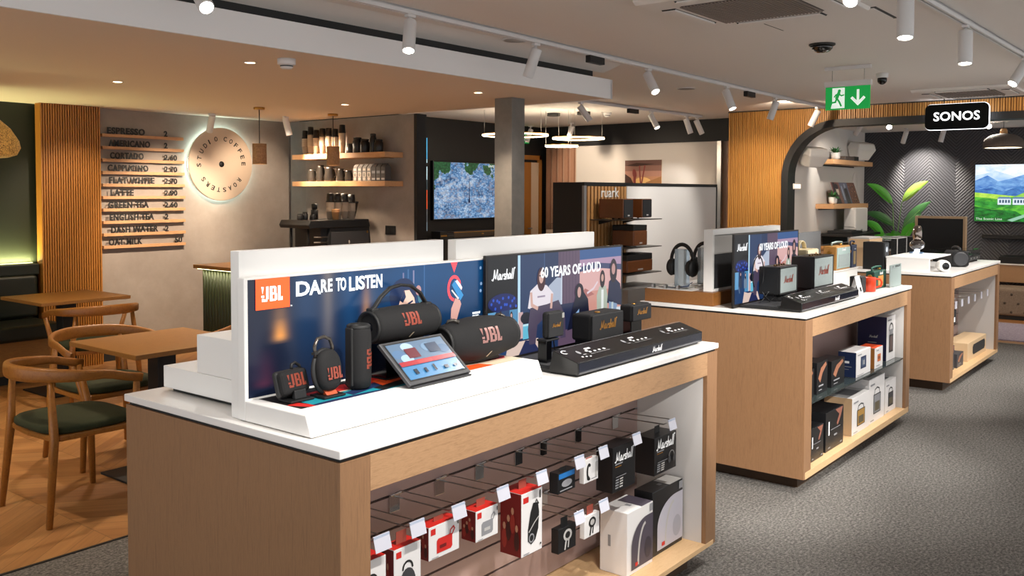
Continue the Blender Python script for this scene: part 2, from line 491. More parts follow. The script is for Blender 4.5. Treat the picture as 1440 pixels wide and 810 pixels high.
# listening room behind the arch
SZ = 2.466; XB = 13.75; YW = 4.3
struct('ceiling_listening_room', MB().box(X2+.12, XB+.1, -2.5, YW+.1, SZ, SZ+.06, ceil_m))
m = MB(); m.box(X2+.12, XB+.1, YW, YW+.1, 0, SZ, wall_white); struct('wall_listening_room', m)
m = MB(); m.box(XB, XB+.1, -2.5, YW, 0, SZ, herring); struct('wall_herringbone', m)
# concrete pillar below the soffit
o = struct('column', MB().box(5.76, 5.93, 4.575, 4.755, 0, SOF, column_m), .004)
# rough plinth and skirting at the bench
struct('baseboard_cafe', MB().box(4.20, 6.4, 8.19, 8.2, 0, .08, charcoal))

# ------------------------------------------------------------------ ceiling fittings
def led(n, c, e): return mat(n, '#ffffff', .5, emit=c, es=e)
dl_m = led('downlight_glow', '#ffd9a8', 9)
def lamp(name, kind, loc, energy, color, parent=None, size=.05, spot=80, blend=.5, target=None):
    l = bpy.data.lights.new(name, kind); l.energy = energy; l.color = color
    if kind == 'SPOT': l.spot_size = math.radians(spot); l.spot_blend = blend; l.shadow_soft_size = size
    elif kind == 'AREA': l.size = size
    else: l.shadow_soft_size = size
    o = bpy.data.objects.new(name, l); COL.objects.link(o); o.location = loc
    if target is not None:
        o.rotation_euler = (Vector(target)-Vector(loc)).to_track_quat('-Z', 'Y').to_euler()
    return o
WARM = (1, .80, .60); NEUT = (1, .96, .91); COOL = (1, .92, .82)
# recessed downlights in the soffit
r = thing('recessed_downlight', (3.3, 6.13, SOF), 'small recessed downlight in the cafe soffit, nearest the wooden slatted panel', 'ceiling light', 'recessed downlights in the cafe soffit')
m = MB(); m.lathe([(.028,-.0), (.036,-.004), (.04,-.003), (.041, 0)], (3.3,6.13,SOF), white_metal); build('rim', m, r)
m = MB(); m.lathe([(.001,-.0015), (.029,-.0015)], (3.3,6.13,SOF), dl_m); build('lens', m, r)
dup(r, (3.29, 4.59, SOF), 'small recessed downlight in the cafe soffit, closest to the smoke detector')
dup(r, (5.37, 6.13, SOF), 'small recessed downlight in the cafe soffit, above the shelves with coffee bags')
dup(r, (5.34, 4.57, SOF), 'small recessed downlight in the cafe soffit, just in front of the concrete pillar')
for i, (x, y) in enumerate(((3.3,6.13), (3.29,4.59), (5.37,6.13), (5.34,4.57), (1.3,6.13), (1.3,4.6), (-.8,6.13), (-.8,4.6))):
    lamp('downlight_lamp', 'SPOT', (x, y, SOF-.01), 78 if i < 4 else 50, WARM, size=.03, spot=95, blend=.6, target=(x, y, 0))
# smoke detectors
def detector(loc, label):
    t = thing('smoke_detector', loc, label, 'smoke detector')
    m = MB(); m.lathe([(.052,0), (.052,-.030), (.045,-.036), (.02,-.037)], loc, white_metal); build('base', m, t)
    m = MB(); m.lathe([(.036,-.037), (.036,-.048), (.028,-.058), (.001,-.060)], loc, white_metal); m.lathe([(.037,-.039), (.037,-.045)], loc, charcoal, cap=False); build('sensor_cap', m, t)
detector((3.33, 4.30, SOF), 'white round smoke detector on the cafe soffit near the white fascia')
detector((9.98, 6.36, CZ), 'white round smoke detector on the ceiling above the ring pendants')
for nm, loc, lb in (('ceiling_speaker', (8.13, 4.27, CZ), 'flat dark-slotted ceiling speaker between the two rows of spotlights'), ('ceiling_speaker', (4.85, 3.82, CZ), 'flat white round ceiling speaker beside the fascia')):
    t = thing(nm, loc, lb, 'ceiling speaker')
    m = MB(); m.lathe([(.095,0), (.095,-.006), (.085,-.010)], loc, white_metal); build('rim', m, t)
    m = MB(); m.lathe([(.084,-.0101), (.001,-.0102)], loc, grey if lb[5] == 'd' else lgrey); build('grille', m, t)
# ceiling cassettes
def cassette(name, c, s, label, stp):
    x, y = c; t = thing('air_conditioner', (x, y, CZ), label, 'air conditioner', 'ceiling cassette air conditioners')
    h = s/2
    m = MB(); m.prism([(-h, CZ), (-h, CZ-.012), (-h+.03, CZ-.028), (h-.03, CZ-.028), (h, CZ-.012), (h, CZ)], 'y', y-h, y+h, ceil_m)
    m.v = [(v[0]+x, v[1], v[2]) for v in m.v]; build('housing', m, t, .012)
    g = h*.60
    m = MB(); m.box(x-g, x+g, y-g, y+g, CZ-.031, CZ-.027, mat('vent_shadow', '#5d534d', .7))
    yy = y-g+.008
    while yy < y+g:
        m.box(x-g, x+g, yy, yy+stp*.45, CZ-.037, CZ-.030, mat('vent_slat', '#8d8078', .6)); yy += stp
    build('grille', m, t)
    for k, (dx, dy) in enumerate(((1,0), (-1,0), (0,1), (0,-1))):
        m = MB(); a = h*.80; l_ = h*.52; w = h*.075  # charcoal plate behind each flap draws its shadow outline
        if dx: m.box(x+dx*a-w, x+dx*a+w, y-l_, y+l_, CZ-.038, CZ-.028, ceil_m); m.box(x+dx*a-w-.008, x+dx*a+w+.008, y-l_-.008, y+l_+.008, CZ-.0285, CZ-.0275, charcoal)
        else: m.box(x-l_, x+l_, y+dy*a-w, y+dy*a+w, CZ-.038, CZ-.028, ceil_m); m.box(x-l_-.008, x+l_+.008, y+dy*a-w-.008, y+dy*a+w+.008, CZ-.0285, CZ-.0275, charcoal)
        for e in (-1, 1):
            if dx: m.cyl((x+dx*a-w*1.1, y+e*l_, CZ-.0285), (x+dx*a+w*1.1, y+e*l_, CZ-.0285), .006, charcoal)
            else: m.cyl((x+e*l_, y+dy*a-w*1.1, CZ-.0285), (x+e*l_, y+dy*a+w*1.1, CZ-.0285), .006, charcoal)
        build('louvre_flap', m, t, .004)
cassette('a', (4.72, 2.08, ), .95, 'large square ceiling air conditioner with a slatted grille, above the white worktop', .02)
cassette('b', (10.05, 2.12), .9, 'square ceiling air conditioner close to the lit black sign and the arch', .03)
t = thing('access_panel', (5.42, 1.93, CZ), 'plain hinged access panel in the ceiling beside the air conditioner', 'access panel')
build('panel', MB().box(5.23, 5.60, 1.60, 2.26, CZ-.008, CZ-.002, ceil_m), t, .003); build('frame', MB().box(5.215, 5.615, 1.585, 2.275, CZ-.004, CZ, charcoal), t)  # charcoal plate paints a shadow line round the panel
# cameras
t = thing('security_camera', (6.3, 2.27, CZ), 'black glass dome camera flush on the ceiling', 'security camera')
m = MB(); m.lathe([(.088,0), (.088,-.008), (.078,-.014)], (6.3,2.27,CZ), charcoal); build('mounting_ring', m, t)
m = MB(); m.lathe([(.074,-.012), (.07,-.03), (.055,-.048), (.03,-.058), (.001,-.061)], (6.3,2.27,CZ), mat('smoked_dome', '#0b0b0c', .06, coat=1)); build('dome', m, t)
t = thing('security_camera', (8.14, 2.41, CZ), 'small white turret camera with black ball lens on the ceiling beside the exit sign', 'security camera')
m = MB(); m.lathe([(.05,0), (.05,-.035), (.046,-.04)], (8.14,2.41,CZ), white_metal); build('base', m, t)
m = MB(); m.ell((8.14,2.41,CZ-.055), (.04,.04,.042), blackg); build('lens_ball', m, t)
# exit sign
t = thing('exit_sign', (7.5, 2.485, 2.25), 'green hanging exit sign with running figure and down arrow', 'exit sign')
grn = mat('exit_green', '#00913c', .4, emit='#00913c', es=.55); wsg = mat('exit_white', '#e9f3ea', .4, emit='#e9f3ea', es=.5)
build('ceiling_bar', MB().box(7.485, 7.515, 2.305, 2.675, CZ-.03, CZ, white_metal), t, .003)
build('top_bar', MB().box(7.48, 7.52, 2.30, 2.675, 2.445, 2.49, white_metal), t, .004)
for yy in (2.36, 2.615):
    build('wire', MB().cyl((7.5, yy, 2.49), (7.5, yy, CZ-.03), .0018, steel, n=6), t)
m = MB(); m.box(7.494, 7.506, 2.31, 2.665, 2.26, 2.446, grn); pn = build('sign_panel', m, t)
m = MB(); sh = Sheet(m, (7.4938, 2.665, 2.26), (0,-1,0), ZA)
sh.rect(.055, .155, .012, .176, wsg)
sh.oval(.112, .152, .013, .013, grn)
sh.line([(.108,.135), (.092,.095)], .026, grn); sh.line([(.106,.130), (.085,.122), (.072,.105)], .011, grn); sh.line([(.112,.125), (.130,.112), (.148,.118)], .011, grn)
sh.line([(.094,.09), (.112,.065), (.128,.03)], .015, grn); sh.line([(.090,.09), (.082,.062), (.048,.058)], .014, grn)
sh.poly([(.045,.012), (.115,.012), (.105,.045), (.06,.05), (.052,.04)], wsg)
sh.line([(.262,.15), (.262,.05)], .02, wsg); sh.line([(.215,.09), (.262,.042), (.309,.09)], .022, wsg)
build('symbols', m, pn)
# ------------------------------------------------------------------ display islands
ZW = .95
def counter(x0, x1, yf, yb, label, glass_shelf=False, slat=True, yback=None, zb=.097):
    t = thing('display_counter', (x0, yf, 0), label, 'display counter', 'oak display islands')
    yk = yback or yf+.345
    build('worktop', MB().box(x0-.004, x1+.004, yf-.004, yb+.004, .928, ZW, white_t), t, .0025)
    build('shadow_gap', MB().box(x0+.008, x1-.008, yf+.008, yb-.008, .918, .928, charcoal), t)
    for a, b_ in ((x0, x0+.10), (x1-.09, x1)): build('stile', MB().box(a, b_, yf, yf+.02, zb, .918, oak_v), t, .001)
    build('top_rail', MB().box(x0+.10, x1-.09, yf, yf+.02, .825, .918, oak), t, .001)
    m = MB(); m.box(x0, x0+.02, yf+.02, yb, zb, .918, oak_v); build('end_panel', m, t, .001)
    m = MB(); m.box(x1-.02, x1, yf+.02, yb, zb, .918, oak_v); build('end_panel', m, t, .001)
    build('shelf_board', MB().box(x0+.02, x1-.02, yf-.001, yk, zb-.002, .115, wood('pale_shelf_oak', '#c79e70', '#dcb88a', (2.5, 22, 22), .45)), t, .001)
    for a, b_ in ((x0+.085, x0+.1), (x1-.09, x1-.075)): build('side_liner', MB().box(a, b_, yf+.02, yk, .115, .918, offwhite), t)
    m = MB(); m.box(x0+.1, x1-.09, yf+.02, yk, .905, .918, offwhite); build('top_liner', m, t)
    sl = mat('slatwall_laminate', '#a68d86', .28)
    m = MB()
    if slat:
        zs = [.115, .235, .335, .435, .535, .64, .905]
        for a, b_ in zip(zs[:-1], zs[1:]): m.box(x0+.1, x1-.09, yk-.012, yk, a+.004, b_-.004, sl)
    else: m.box(x0+.1, x1-.09, yk-.012, yk, .115, .905, sl)
    bp = build('back_panel', m, t)
    build('groove_backing', MB().box(x0+.05, x1-.05, yk, yk+.01, .1, .918, charcoal), t)
    build('rear_panel', MB().box(x0+.02, x1-.02, yb-.02, yb, zb, .918, oak_v), t)
    build('plinth', MB().box(x0+.108, x1-.108, yf+.075, yb-.07, 0, zb-.003, wood('plinth_shaded_oak', '#352414', '#46301b', (3,20,20), .6)), t)  # plinth oak darkened to paint the shade under the case
    if glass_shelf:
        build('glass_shelf', MB().box(x0+.1, x1-.09, yf+.02, yk-.012, .452, .460, mat('tinted_glass_shelf', '#4a5554', .05, spec=.7, trans=.55)), t)
    return t
counter(1.468, 3.539, 1.70, 2.705, 'oak display counter with white worktop and prong hooks under it, carrying the orange-logo display')
counter(4.645, 6.60, 1.735, 2.72, 'oak display counter with a glass shelf of boxed radios, standing between the other two islands', True, False, zb=.080)
counter(7.74, 9.60, 1.735, 2.72, 'oak display counter farthest back, carrying the white riser box and record player', False, True, zb=.086)

# white spine boards and rear steps of the first island
t = thing('white_divider', (1.5, 2.17, ZW), 'long white divider board behind the orange-logo display', 'divider', 'white divider boards')
build('board', MB().box(1.50, 2.33, 2.152, 2.192, ZW, 1.418, white), t, .002)
build('rear_lip', MB().box(1.505, 2.325, 2.192, 2.20, ZW, 1.16, white), t)
t = thing('white_divider', (2.40, 2.17, ZW), 'white divider board rising behind the wide band-photo screen of the first island', 'divider', 'white divider boards')
build('board', MB().box(2.395, 3.28, 2.152, 2.192, ZW, 1.415, white), t, .002)
build('rear_lip', MB().box(2.40, 3.275, 2.192, 2.20, ZW, 1.16, white), t)
t = thing('stepped_riser', (1.57, 2.2, ZW), 'white stepped riser on the rear half of the worktop, facing the cafe tables', 'riser')
m = MB(); m.box(1.57, 3.3, 2.205, 2.66, .962, 1.03, white); build('lower_step', m, t, .002)
m = MB(); m.box(1.572, 3.3, 2.205, 2.475, 1.0305, 1.147, white); build('upper_step', m, t, .002)
m = MB(); m.box(1.585, 3.28, 2.22, 2.63, ZW, .962, charcoal); build('foot', m, t)
t = thing('product_puck', (1.70, 2.56, 1.0305), 'flat grey round puck lying on the lower white step', 'display puck')
m = MB(); m.lathe([(.058,0), (.06,.004), (.055,.010), (.001,.011)], (1.70,2.56,1.0305), grey); build('disc', m, t)
m = MB(); m.lathe([(.02,.0112), (.016,.0125), (.001,.0125)], (1.70,2.56,1.0305), lgrey); build('button', m, t)
# headphones parked behind the divider on the stepped riser
def headphones(name, loc, rz, label, mt, mt2, s=1.0, cat='headphones', group=None):
    t = thing(name, loc, label, cat, group, rz)
    pts = [(0, .082*s*cos(a), .085*s+.10*s*sin(a)*1.02) for a in [PI*i/16 for i in range(17)]]
    m = MB(); m.tube(pts, .007*s, mt, 10, sq=(1.6,.7), up=(1,0,0)); build('headband', m, t, local=True)
    for e in (-1, 1):
        m = MB(); m.lathe([(.012*s,-.016*s), (.038*s,-.014*s), (.042*s,0), (.036*s,.012*s), (.012*s,.014*s)], (0,0,0), mt, 20, 'y')
        m.xf(Matrix.Translation((0, e*.078*s, .052*s)) @ Matrix.Scale(1.25, 4, ZA)); c = build('ear_cup', m, t, local=True)
        m = MB(); m.lathe([(.020*s,-.012*s), (.036*s,-.010*s), (.038*s,0), (.034*s,.010*s), (.018*s,.010*s)], (0,0,0), mt2, 20, 'y')
        m.xf(Matrix.Translation((0, e*.060*s, .052*s)) @ Matrix.Scale(1.25, 4, ZA)); d = build('ear_pad', m, c, local=True)
    return t

# ------------------------------------------------------------------ the orange-logo display
t = thing('speaker_display', (1.492, 2.0, ZW), 'white speaker display with lit navy backdrop, orange logo square and DARE TO LISTEN lettering', 'product display')
m = MB(); m.prism([(1.837, .952), (1.86, 1.008), (2.118, 1.008), (2.118, .952)], 'x', 1.492, 2.492, white); pl = build('plinth', m, t, .003)
m = MB(); sh = Sheet(m, (1.60, 1.8373, .952), XA, Vector((0, .023, .056)).normalized()); jbl(sh, .0, .012, .10, .034, mat('raised_white', '#ffffff', .3))
build('lettering', m, pl)
m = MB(); m.box(1.492, 2.537, 2.118, 2.150, .952, 1.346, white); bk = build('backdrop_frame', m, t, .003)
# printed backdrop (an internally lit poster)
def em(n, c, e=.55): return mat(n, '#000000' if 0 else c, .25, emit=c, es=e)
PX, PZ, PW, PH = 1.503, 1.012, 1.021, .328
jb = em('poster_navy', '#123f74', .17); nt, N, L, b = nodes(jb)
g = nt.nodes.new('ShaderNodeNewGeometry'); sp = nt.nodes.new('ShaderNodeSeparateXYZ'); L.new(g.outputs['Position'], sp.inputs[0])
cb = nt.nodes.new('ShaderNodeCombineXYZ'); L.new(mth(nt, 'MULTIPLY', sp.outputs['X'], 9), cb.inputs[0]); L.new(mth(nt, 'MULTIPLY', sp.outputs['Z'], 1.2), cb.inputs[2])
f = noise(nt, cb.outputs[0], 1.5, 3, .55)
def clamp01(v): return mth(nt, 'MINIMUM', mth(nt, 'MAXIMUM', v, 0), 1)
def lerpf(v, a, b_): return clamp01(mth(nt, 'DIVIDE', mth(nt, 'SUBTRACT', v, a), b_-a))
cc = mixc(nt, mixc(nt, lin('#1b1d2e'), lin('#152238'), f), mixc(nt, lin('#0a1730'), lin('#0f4474'), lerpf(sp.outputs['Z'], 1.04, 1.30)), lerpf(sp.outputs['X'], 1.62, 2.12))
for xc, w, z0, z1, c, k in ((1.612, .026, 1.325, 1.150, '#8f6a4c', .95), (1.612, .019, 1.225, 1.158, '#f2a04c', .9), (1.785, .026, 1.0, 1.36, '#5d5a60', .75), (1.785, .015, 1.08, 1.40, '#77706c', .5), (1.700, .05, 1.0, 1.4, '#1d3f66', .8), (1.940, .017, 1.33, 1.17, '#b28257', .85), (1.965, .020, 1.36, 1.12, '#4a566a', .7), (1.555, .03, 1.15, 1.03, '#5a2f45', .7), (1.53, .03, 1.25, 1.05, '#2c2c40', .7), (1.87, .03, 1.0, 1.4, '#1d4a78', .6)):
    d = mth(nt, 'DIVIDE', mth(nt, 'SUBTRACT', sp.outputs['X'], xc), w)
    gx = mth(nt, 'POWER', 2.71828, mth(nt, 'MULTIPLY', mth(nt, 'MULTIPLY', d, d), -1.0))
    gz = lerpf(sp.outputs['Z'], z0, z1); ez = clamp01(mth(nt, 'DIVIDE', mth(nt, 'MULTIPLY', mth(nt, 'SUBTRACT', z1, sp.outputs['Z']) if z1 > z0 else mth(nt, 'SUBTRACT', sp.outputs['Z'], z1), 1.0), .016))
    cc = mixc(nt, cc, lin(c), mth(nt, 'MULTIPLY', mth(nt, 'MULTIPLY', gx, mth(nt, 'MULTIPLY', gz, ez)), k))
L.new(cc, b.inputs['Base Color']); L.new(cc, b.inputs['Emission Color'])
def glowstreak(n, c0, c1, e=.25):
    m_ = em(n, c0, e); return m_
m = MB(); sh = Sheet(m, (PX, 2.1178, PZ), XA, ZA, .00005)
X_ = lambda x: x-PX
Z_ = lambda z: z-PZ
sh.rect(0, PW, 0, PH, jb)
sh.rect(X_(2.197), X_(2.2005), 0, PH, em('poster_line', '#35659a', .2))
for x, z0, z1, c in ((2.098, 1.285, 1.32, '#6c6f93'), (2.145, 1.28, 1.325, '#7a7c9c'), (2.12, 1.30, 1.33, '#355f8d')):
    sh.rect(X_(x), X_(x+.006), Z_(z0), Z_(z1), em('streak_'+c[1:], c, .25))
# head of a man looking across
hair = em('poster_hair', '#15294f', .2); face = em('poster_skin', '#d9b3a2', .45); fsh = em('poster_skin_shade', '#8a6a6e', .3)
sh.oval(X_(2.10), Z_(1.245), .062, .058, hair)
sh.poly([(X_(2.055), Z_(1.16)), (X_(2.062), Z_(1.205)), (X_(2.078), Z_(1.212)), (X_(2.085), Z_(1.23)), (X_(2.105), Z_(1.262)), (X_(2.128), Z_(1.262)), (X_(2.150), Z_(1.235)), (X_(2.158), Z_(1.205)), (X_(2.150), Z_(1.15)), (X_(2.10), Z_(1.10))], face)
sh.poly([(X_(2.055), Z_(1.16)), (X_(2.062), Z_(1.205)), (X_(2.075), Z_(1.205)), (X_(2.078), Z_(1.15))], fsh)
sh.poly([(X_(2.12), Z_(1.212)), (X_(2.145), Z_(1.222)), (X_(2.143), Z_(1.228)), (X_(2.12), Z_(1.219))], hair)
sh.poly([(X_(2.118), Z_(1.197)), (X_(2.138), Z_(1.204)), (X_(2.136), Z_(1.209)), (X_(2.118), Z_(1.204))], hair)
sh.poly([(X_(2.085), Z_(1.23)), (X_(2.105), Z_(1.262)), (X_(2.112), Z_(1.24)), (X_(2.098), Z_(1.222))], hair)
sh.oval(X_(2.170), Z_(1.257), .013, .017, em('poster_ear', '#a97f80', .35))
sh.poly([(X_(2.165), Z_(1.245)), (X_(2.185), Z_(1.22)), (X_(2.188), Z_(1.205)), (X_(2.17), Z_(1.22))], em('poster_teal_shade', '#3f6f7e', .25))
# red pointer, ring and hand holding a slim box
pk = em('poster_red', '#f0444f', .6)
sh.poly([(X_(2.329), Z_(1.34)), (X_(2.364), Z_(1.34)), (X_(2.3465), Z_(1.304))], pk)
sh.line([(X_(2.343+.030*cos(a)+.004), Z_(1.250+.040*sin(a))) for a in [PI*(.12+1.33*i/14) for i in range(15)]], .011, pk)
sh.line([(X_(2.374), Z_(1.272)), (X_(2.374), Z_(1.258))], .010, pk)
sh.poly([(X_(2.334), Z_(1.262)), (X_(2.350), Z_(1.278)), (X_(2.395), Z_(1.222)), (X_(2.378), Z_(1.204))], em('poster_blue', '#2f7fb8', .4))
sh.poly([(X_(2.331), Z_(1.243)), (X_(2.336), Z_(1.246)), (X_(2.372), Z_(1.213)), (X_(2.366), Z_(1.209))], white_ink)
sh.poly([(X_(2.352), Z_(1.274)), (X_(2.362), Z_(1.278)), (X_(2.379), Z_(1.262)), (X_(2.388), Z_(1.25)), (X_(2.384), Z_(1.24)), (X_(2.372), Z_(1.252))], em('poster_pale', '#e6d7dc', .5))
sh.poly([(X_(2.352), Z_(1.215)), (X_(2.376), Z_(1.206)), (X_(2.383), Z_(1.192)), (X_(2.358), Z_(1.135)), (X_(2.325), Z_(1.105)), (X_(2.331), Z_(1.18))], em('poster_arm', '#b98e86', .4))
sh.poly([(X_(2.325), Z_(1.105)), (X_(2.331), Z_(1.15)), (X_(2.372), Z_(1.09)), (X_(2.37), Z_(1.05)), (X_(2.30), Z_(1.05))], hair)
for x, z in ((2.487, 1.312), (2.487, 1.23), (2.49, 1.255)): sh.oval(X_(x), Z_(z), .006, .006, em('poster_spark', '#7f9fc4', .3), 10)
build('artwork', m, bk)
m = MB(); sh = Sheet(m, (PX, 2.1150, PZ), XA, ZA, .00005)
lit = em('lit_lettering', '#eef7fb', .75)
sh.rect(X_(1.527), X_(1.643), Z_(1.254), Z_(1.3405), em('logo_orange', '#f4571f', .7))
jbl(sh, X_(1.546), Z_(1.276), .072, .042, lit); build('logo_square', m, bk); m = MB()
for w_, x, wd, h0 in (('D', 1.665, .050, 0), ('A', 1.713, .043, 0), ('R', 1.757, .024, .004), ('E', 1.7835, .0165, .004), ('T', 1.8145, .019, .003), ('O', 1.8315, .0225, .003), ('L', 1.866, .023, -.001), ('I', 1.8925, .009, .0), ('S', 1.904, .026, 0), ('T', 1.931, .023, .001), ('E', 1.956, .019, .001), ('N', 1.978, .026, .0)):
    text(m, w_, (x, 2.1148, 1.281+h0), XA, ZA, wd, .0425-h0, lit, bold=.03, depth=.0006)
text(m, 'POWERED BY', (2.441, 2.1148, 1.149), XA, ZA, .042, .008, lit, bold=.03, depth=.0005)
text(m, 'SOUND', (2.441, 2.1148, 1.138), XA, ZA, .034, .008, lit, bold=.03, depth=.0005)
text(m, 'TM', (1.645, 2.1148, 1.2545), XA, ZA, .006, .004, lit, depth=.0004)
build('lettering', m, bk)
# coloured graphic on the plinth top
m = MB(); sh = Sheet(m, (1.53, 1.925, 1.0081), XA, YA, .00005)
w_, h_ = .955, .185
sh.rect(0, w_, 0, h_, black_ink)
def bandp(x0, x1, f0, f1, mt, n=16):
    pts = [(x0+(x1-x0)*i/n, max(0, min(h_, f0(x0+(x1-x0)*i/n)))) for i in range(n+1)]
    pts += [(x1-(x1-x0)*i/n, max(0, min(h_, f1(x1-(x1-x0)*i/n)))) for i in range(n+1)]
    sh.poly(pts, mt)
sh.poly([(0,.06), (.03,.0), (.06,0), (.035,.075)], red_ink)
bandp(.05, .30, lambda x: .0, lambda x: .055-.5*(x-.16)**2, navy_ink)
bandp(.05, .30, lambda x: .02-.4*(x-.16)**2, lambda x: .075-.5*(x-.18)**2, teal_ink)
bandp(.10, .34, lambda x: .078-.5*(x-.18)**2, lambda x: .087-.5*(x-.18)**2, sand_ink)
bandp(.10, .40, lambda x: .087-.5*(x-.18)**2, lambda x: .14-.4*(x-.2)**2, red_ink)
bandp(.20, .44, lambda x: .02+.25*(x-.2), lambda x: .06+.25*(x-.2), navy_ink)
bandp(.22, .5, lambda x: .12-.1*(x-.2), lambda x: .16-.1*(x-.2), red_ink)
sh.poly([(.30,.0), (.42,.02), (.52,.05), (.50,.03), (.40,0)], teal_ink)
sh.poly([(.34,.05), (.6,.10), (.62,.14), (.36,.12)], orange_ink)
sh.poly([(.36,.12), (.62,.14), (.64,.185), (.36,.185)], red_ink)
sh.poly([(.62,0), (w_,0), (w_,h_), (.66,h_)], sand_ink)
sh.poly([(.62,0), (.80,0), (.78,.05), (.70,.06), (.66,.04)], orange_ink)
sh.poly([(.80,.11), (.84,.06), (.92,.05), (.955,.08), (.9,.11)], red_ink)
build('plinth_graphic', m, pl)
# --- the speakers on it
cop = copper_ink
# pocket cube speaker
t = thing('bluetooth_speaker', (1.587, 2.02, 1.009), 'pocket-size black speaker with copper logo and loop strap, in a tilted stand', 'speaker')
T = Matrix.Translation((1.587, 2.022, 1.022)) @ Matrix.Rotation(math.radians(8), 4, 'Z') @ Matrix.Rotation(math.radians(-16), 4, 'X')
m = MB(); m.box(-.052, .052, -.016, .016, .004, .070, fabric_blk); m.xf(T); bd = build('body', m, t, .012, 3)
m = MB(); m.box(-.056, .056, .0, .020, 0, .074, charcoal); m.xf(T); build('rubber_frame', m, t, .012, 3)
m = MB(); sh = Sheet(m, (-.037, -.0163, .022), XA, ZA); jbl(sh, .005, 0, .066, .036, cop); m.xf(T); build('logo', m, bd)
m = MB(); m.tube([(.012,.006,.072), (.016,.006,.084), (.03,.006,.088), (.044,.006,.078), (.05,.006,.05)], .0045, charcoal, 8); m.xf(T); build('strap', m, t)
m = MB(); m.box(1.545, 1.625, 1.985, 2.045, 1.0095, 1.016, black); m.prism([(1.995, 1.016), (2.0, 1.04), (2.006, 1.04), (2.012, 1.016)], 'x', 1.567, 1.607, black); m.box(1.567, 1.607, 2.030, 2.046, 1.016, 1.03, black); build('stand', m, t, .002)
# clip-on oval speaker
t = thing('bluetooth_speaker', (1.678, 1.99, 1.009), 'oval clip-on black speaker with carabiner loop at its top and copper logo', 'speaker')
T = Matrix.Translation((1.676, 1.992, 1.082)) @ Matrix.Rotation(math.radians(6), 4, 'Z') @ Matrix.Rotation(math.radians(-8), 4, 'X')
m = MB(); m.ell((0,-.004,0), (.045,.021,.058), fabric_blk, 26, 16, .8); m.xf(T); bd = build('body', m, t)
m = MB(); pts = [(.047*cos(a), .008, -.004+.060*sin(a)) for a in [2*PI*i/28 for i in range(28)]]; m.tube(pts, .0075, charcoal, 8, closed=True); m.xf(T); build('rubber_band', m, t)
m = MB(); m.tube([(-.036,.004,.040), (-.036,.004,.070), (-.022,.004,.090), (.004,.004,.094), (.026,.004,.084), (.033,.004,.062), (.030,.004,.044)], .0052, mat('satin_loop', '#55504b', .25, .6), 10); m.box(-.044, -.030, -.003, .011, .048, .056, charcoal); m.xf(T); build('carabiner', m, t)
m = MB(); sh = Sheet(m, (-.026, -.0258, -.026), XA, ZA); jbl(sh, 0, 0, .056, .034, cop); m.xf(T); build('logo', m, bd)
m = MB(); m.box(1.635, 1.712, 1.955, 2.02, 1.0095, 1.016, black); m.prism([(1.968, 1.016), (1.985, 1.034), (1.999, 1.034), (2.01, 1.016)], 'x', 1.655, 1.695, mat('orange_stand', '#b04a22', .5)); build('stand', m, t, .002)
# standing flask-shaped speaker
t = thing('bluetooth_speaker', (1.80, 2.0, 1.009), 'black cylindrical speaker standing upright beside the tablet stand', 'speaker')
m = MB(); m.lathe([(.026,.0), (.035,.006), (.0372,.03), (.0372,.150), (.035,.172), (.033,.180)], (1.80,2.0,1.0095), fabric_blk, 30); bd = build('body', m, t)
m = MB(); m.lathe([(.034,.174), (.035,.184), (.030,.188), (.022,.178), (.001,.172)], (1.80,2.0,1.0095), charcoal, 30); m.tube([(1.772,2.0,1.19), (1.765,1.997,1.196), (1.780,1.985,1.197), (1.800,1.985,1.192)], .0035, charcoal, 8); build('end_cap', m, t)
m = MB(); m.box(1.760, 1.769, 1.985, 2.015, 1.02, 1.19, charcoal); build('spine_strip', m, t, .004)
m = MB()
src = MB(); sh = Sheet(src, (0,0,0), XA, ZA); jbl(sh, 0, 0, .058, .040, cop); src = fine(src)
vs = []
for (px_, py_, pz_) in src.v:     # logo runs up the side, wrapped on the cylinder
    a = math.radians(-62) + (pz_-.02)/.0372
    vs.append((1.80+.0378*cos(a), 2.0+.0378*sin(a), 1.0095+.118-px_))
m.add(vs, src.f, cop); build('logo', m, bd, fix=False)
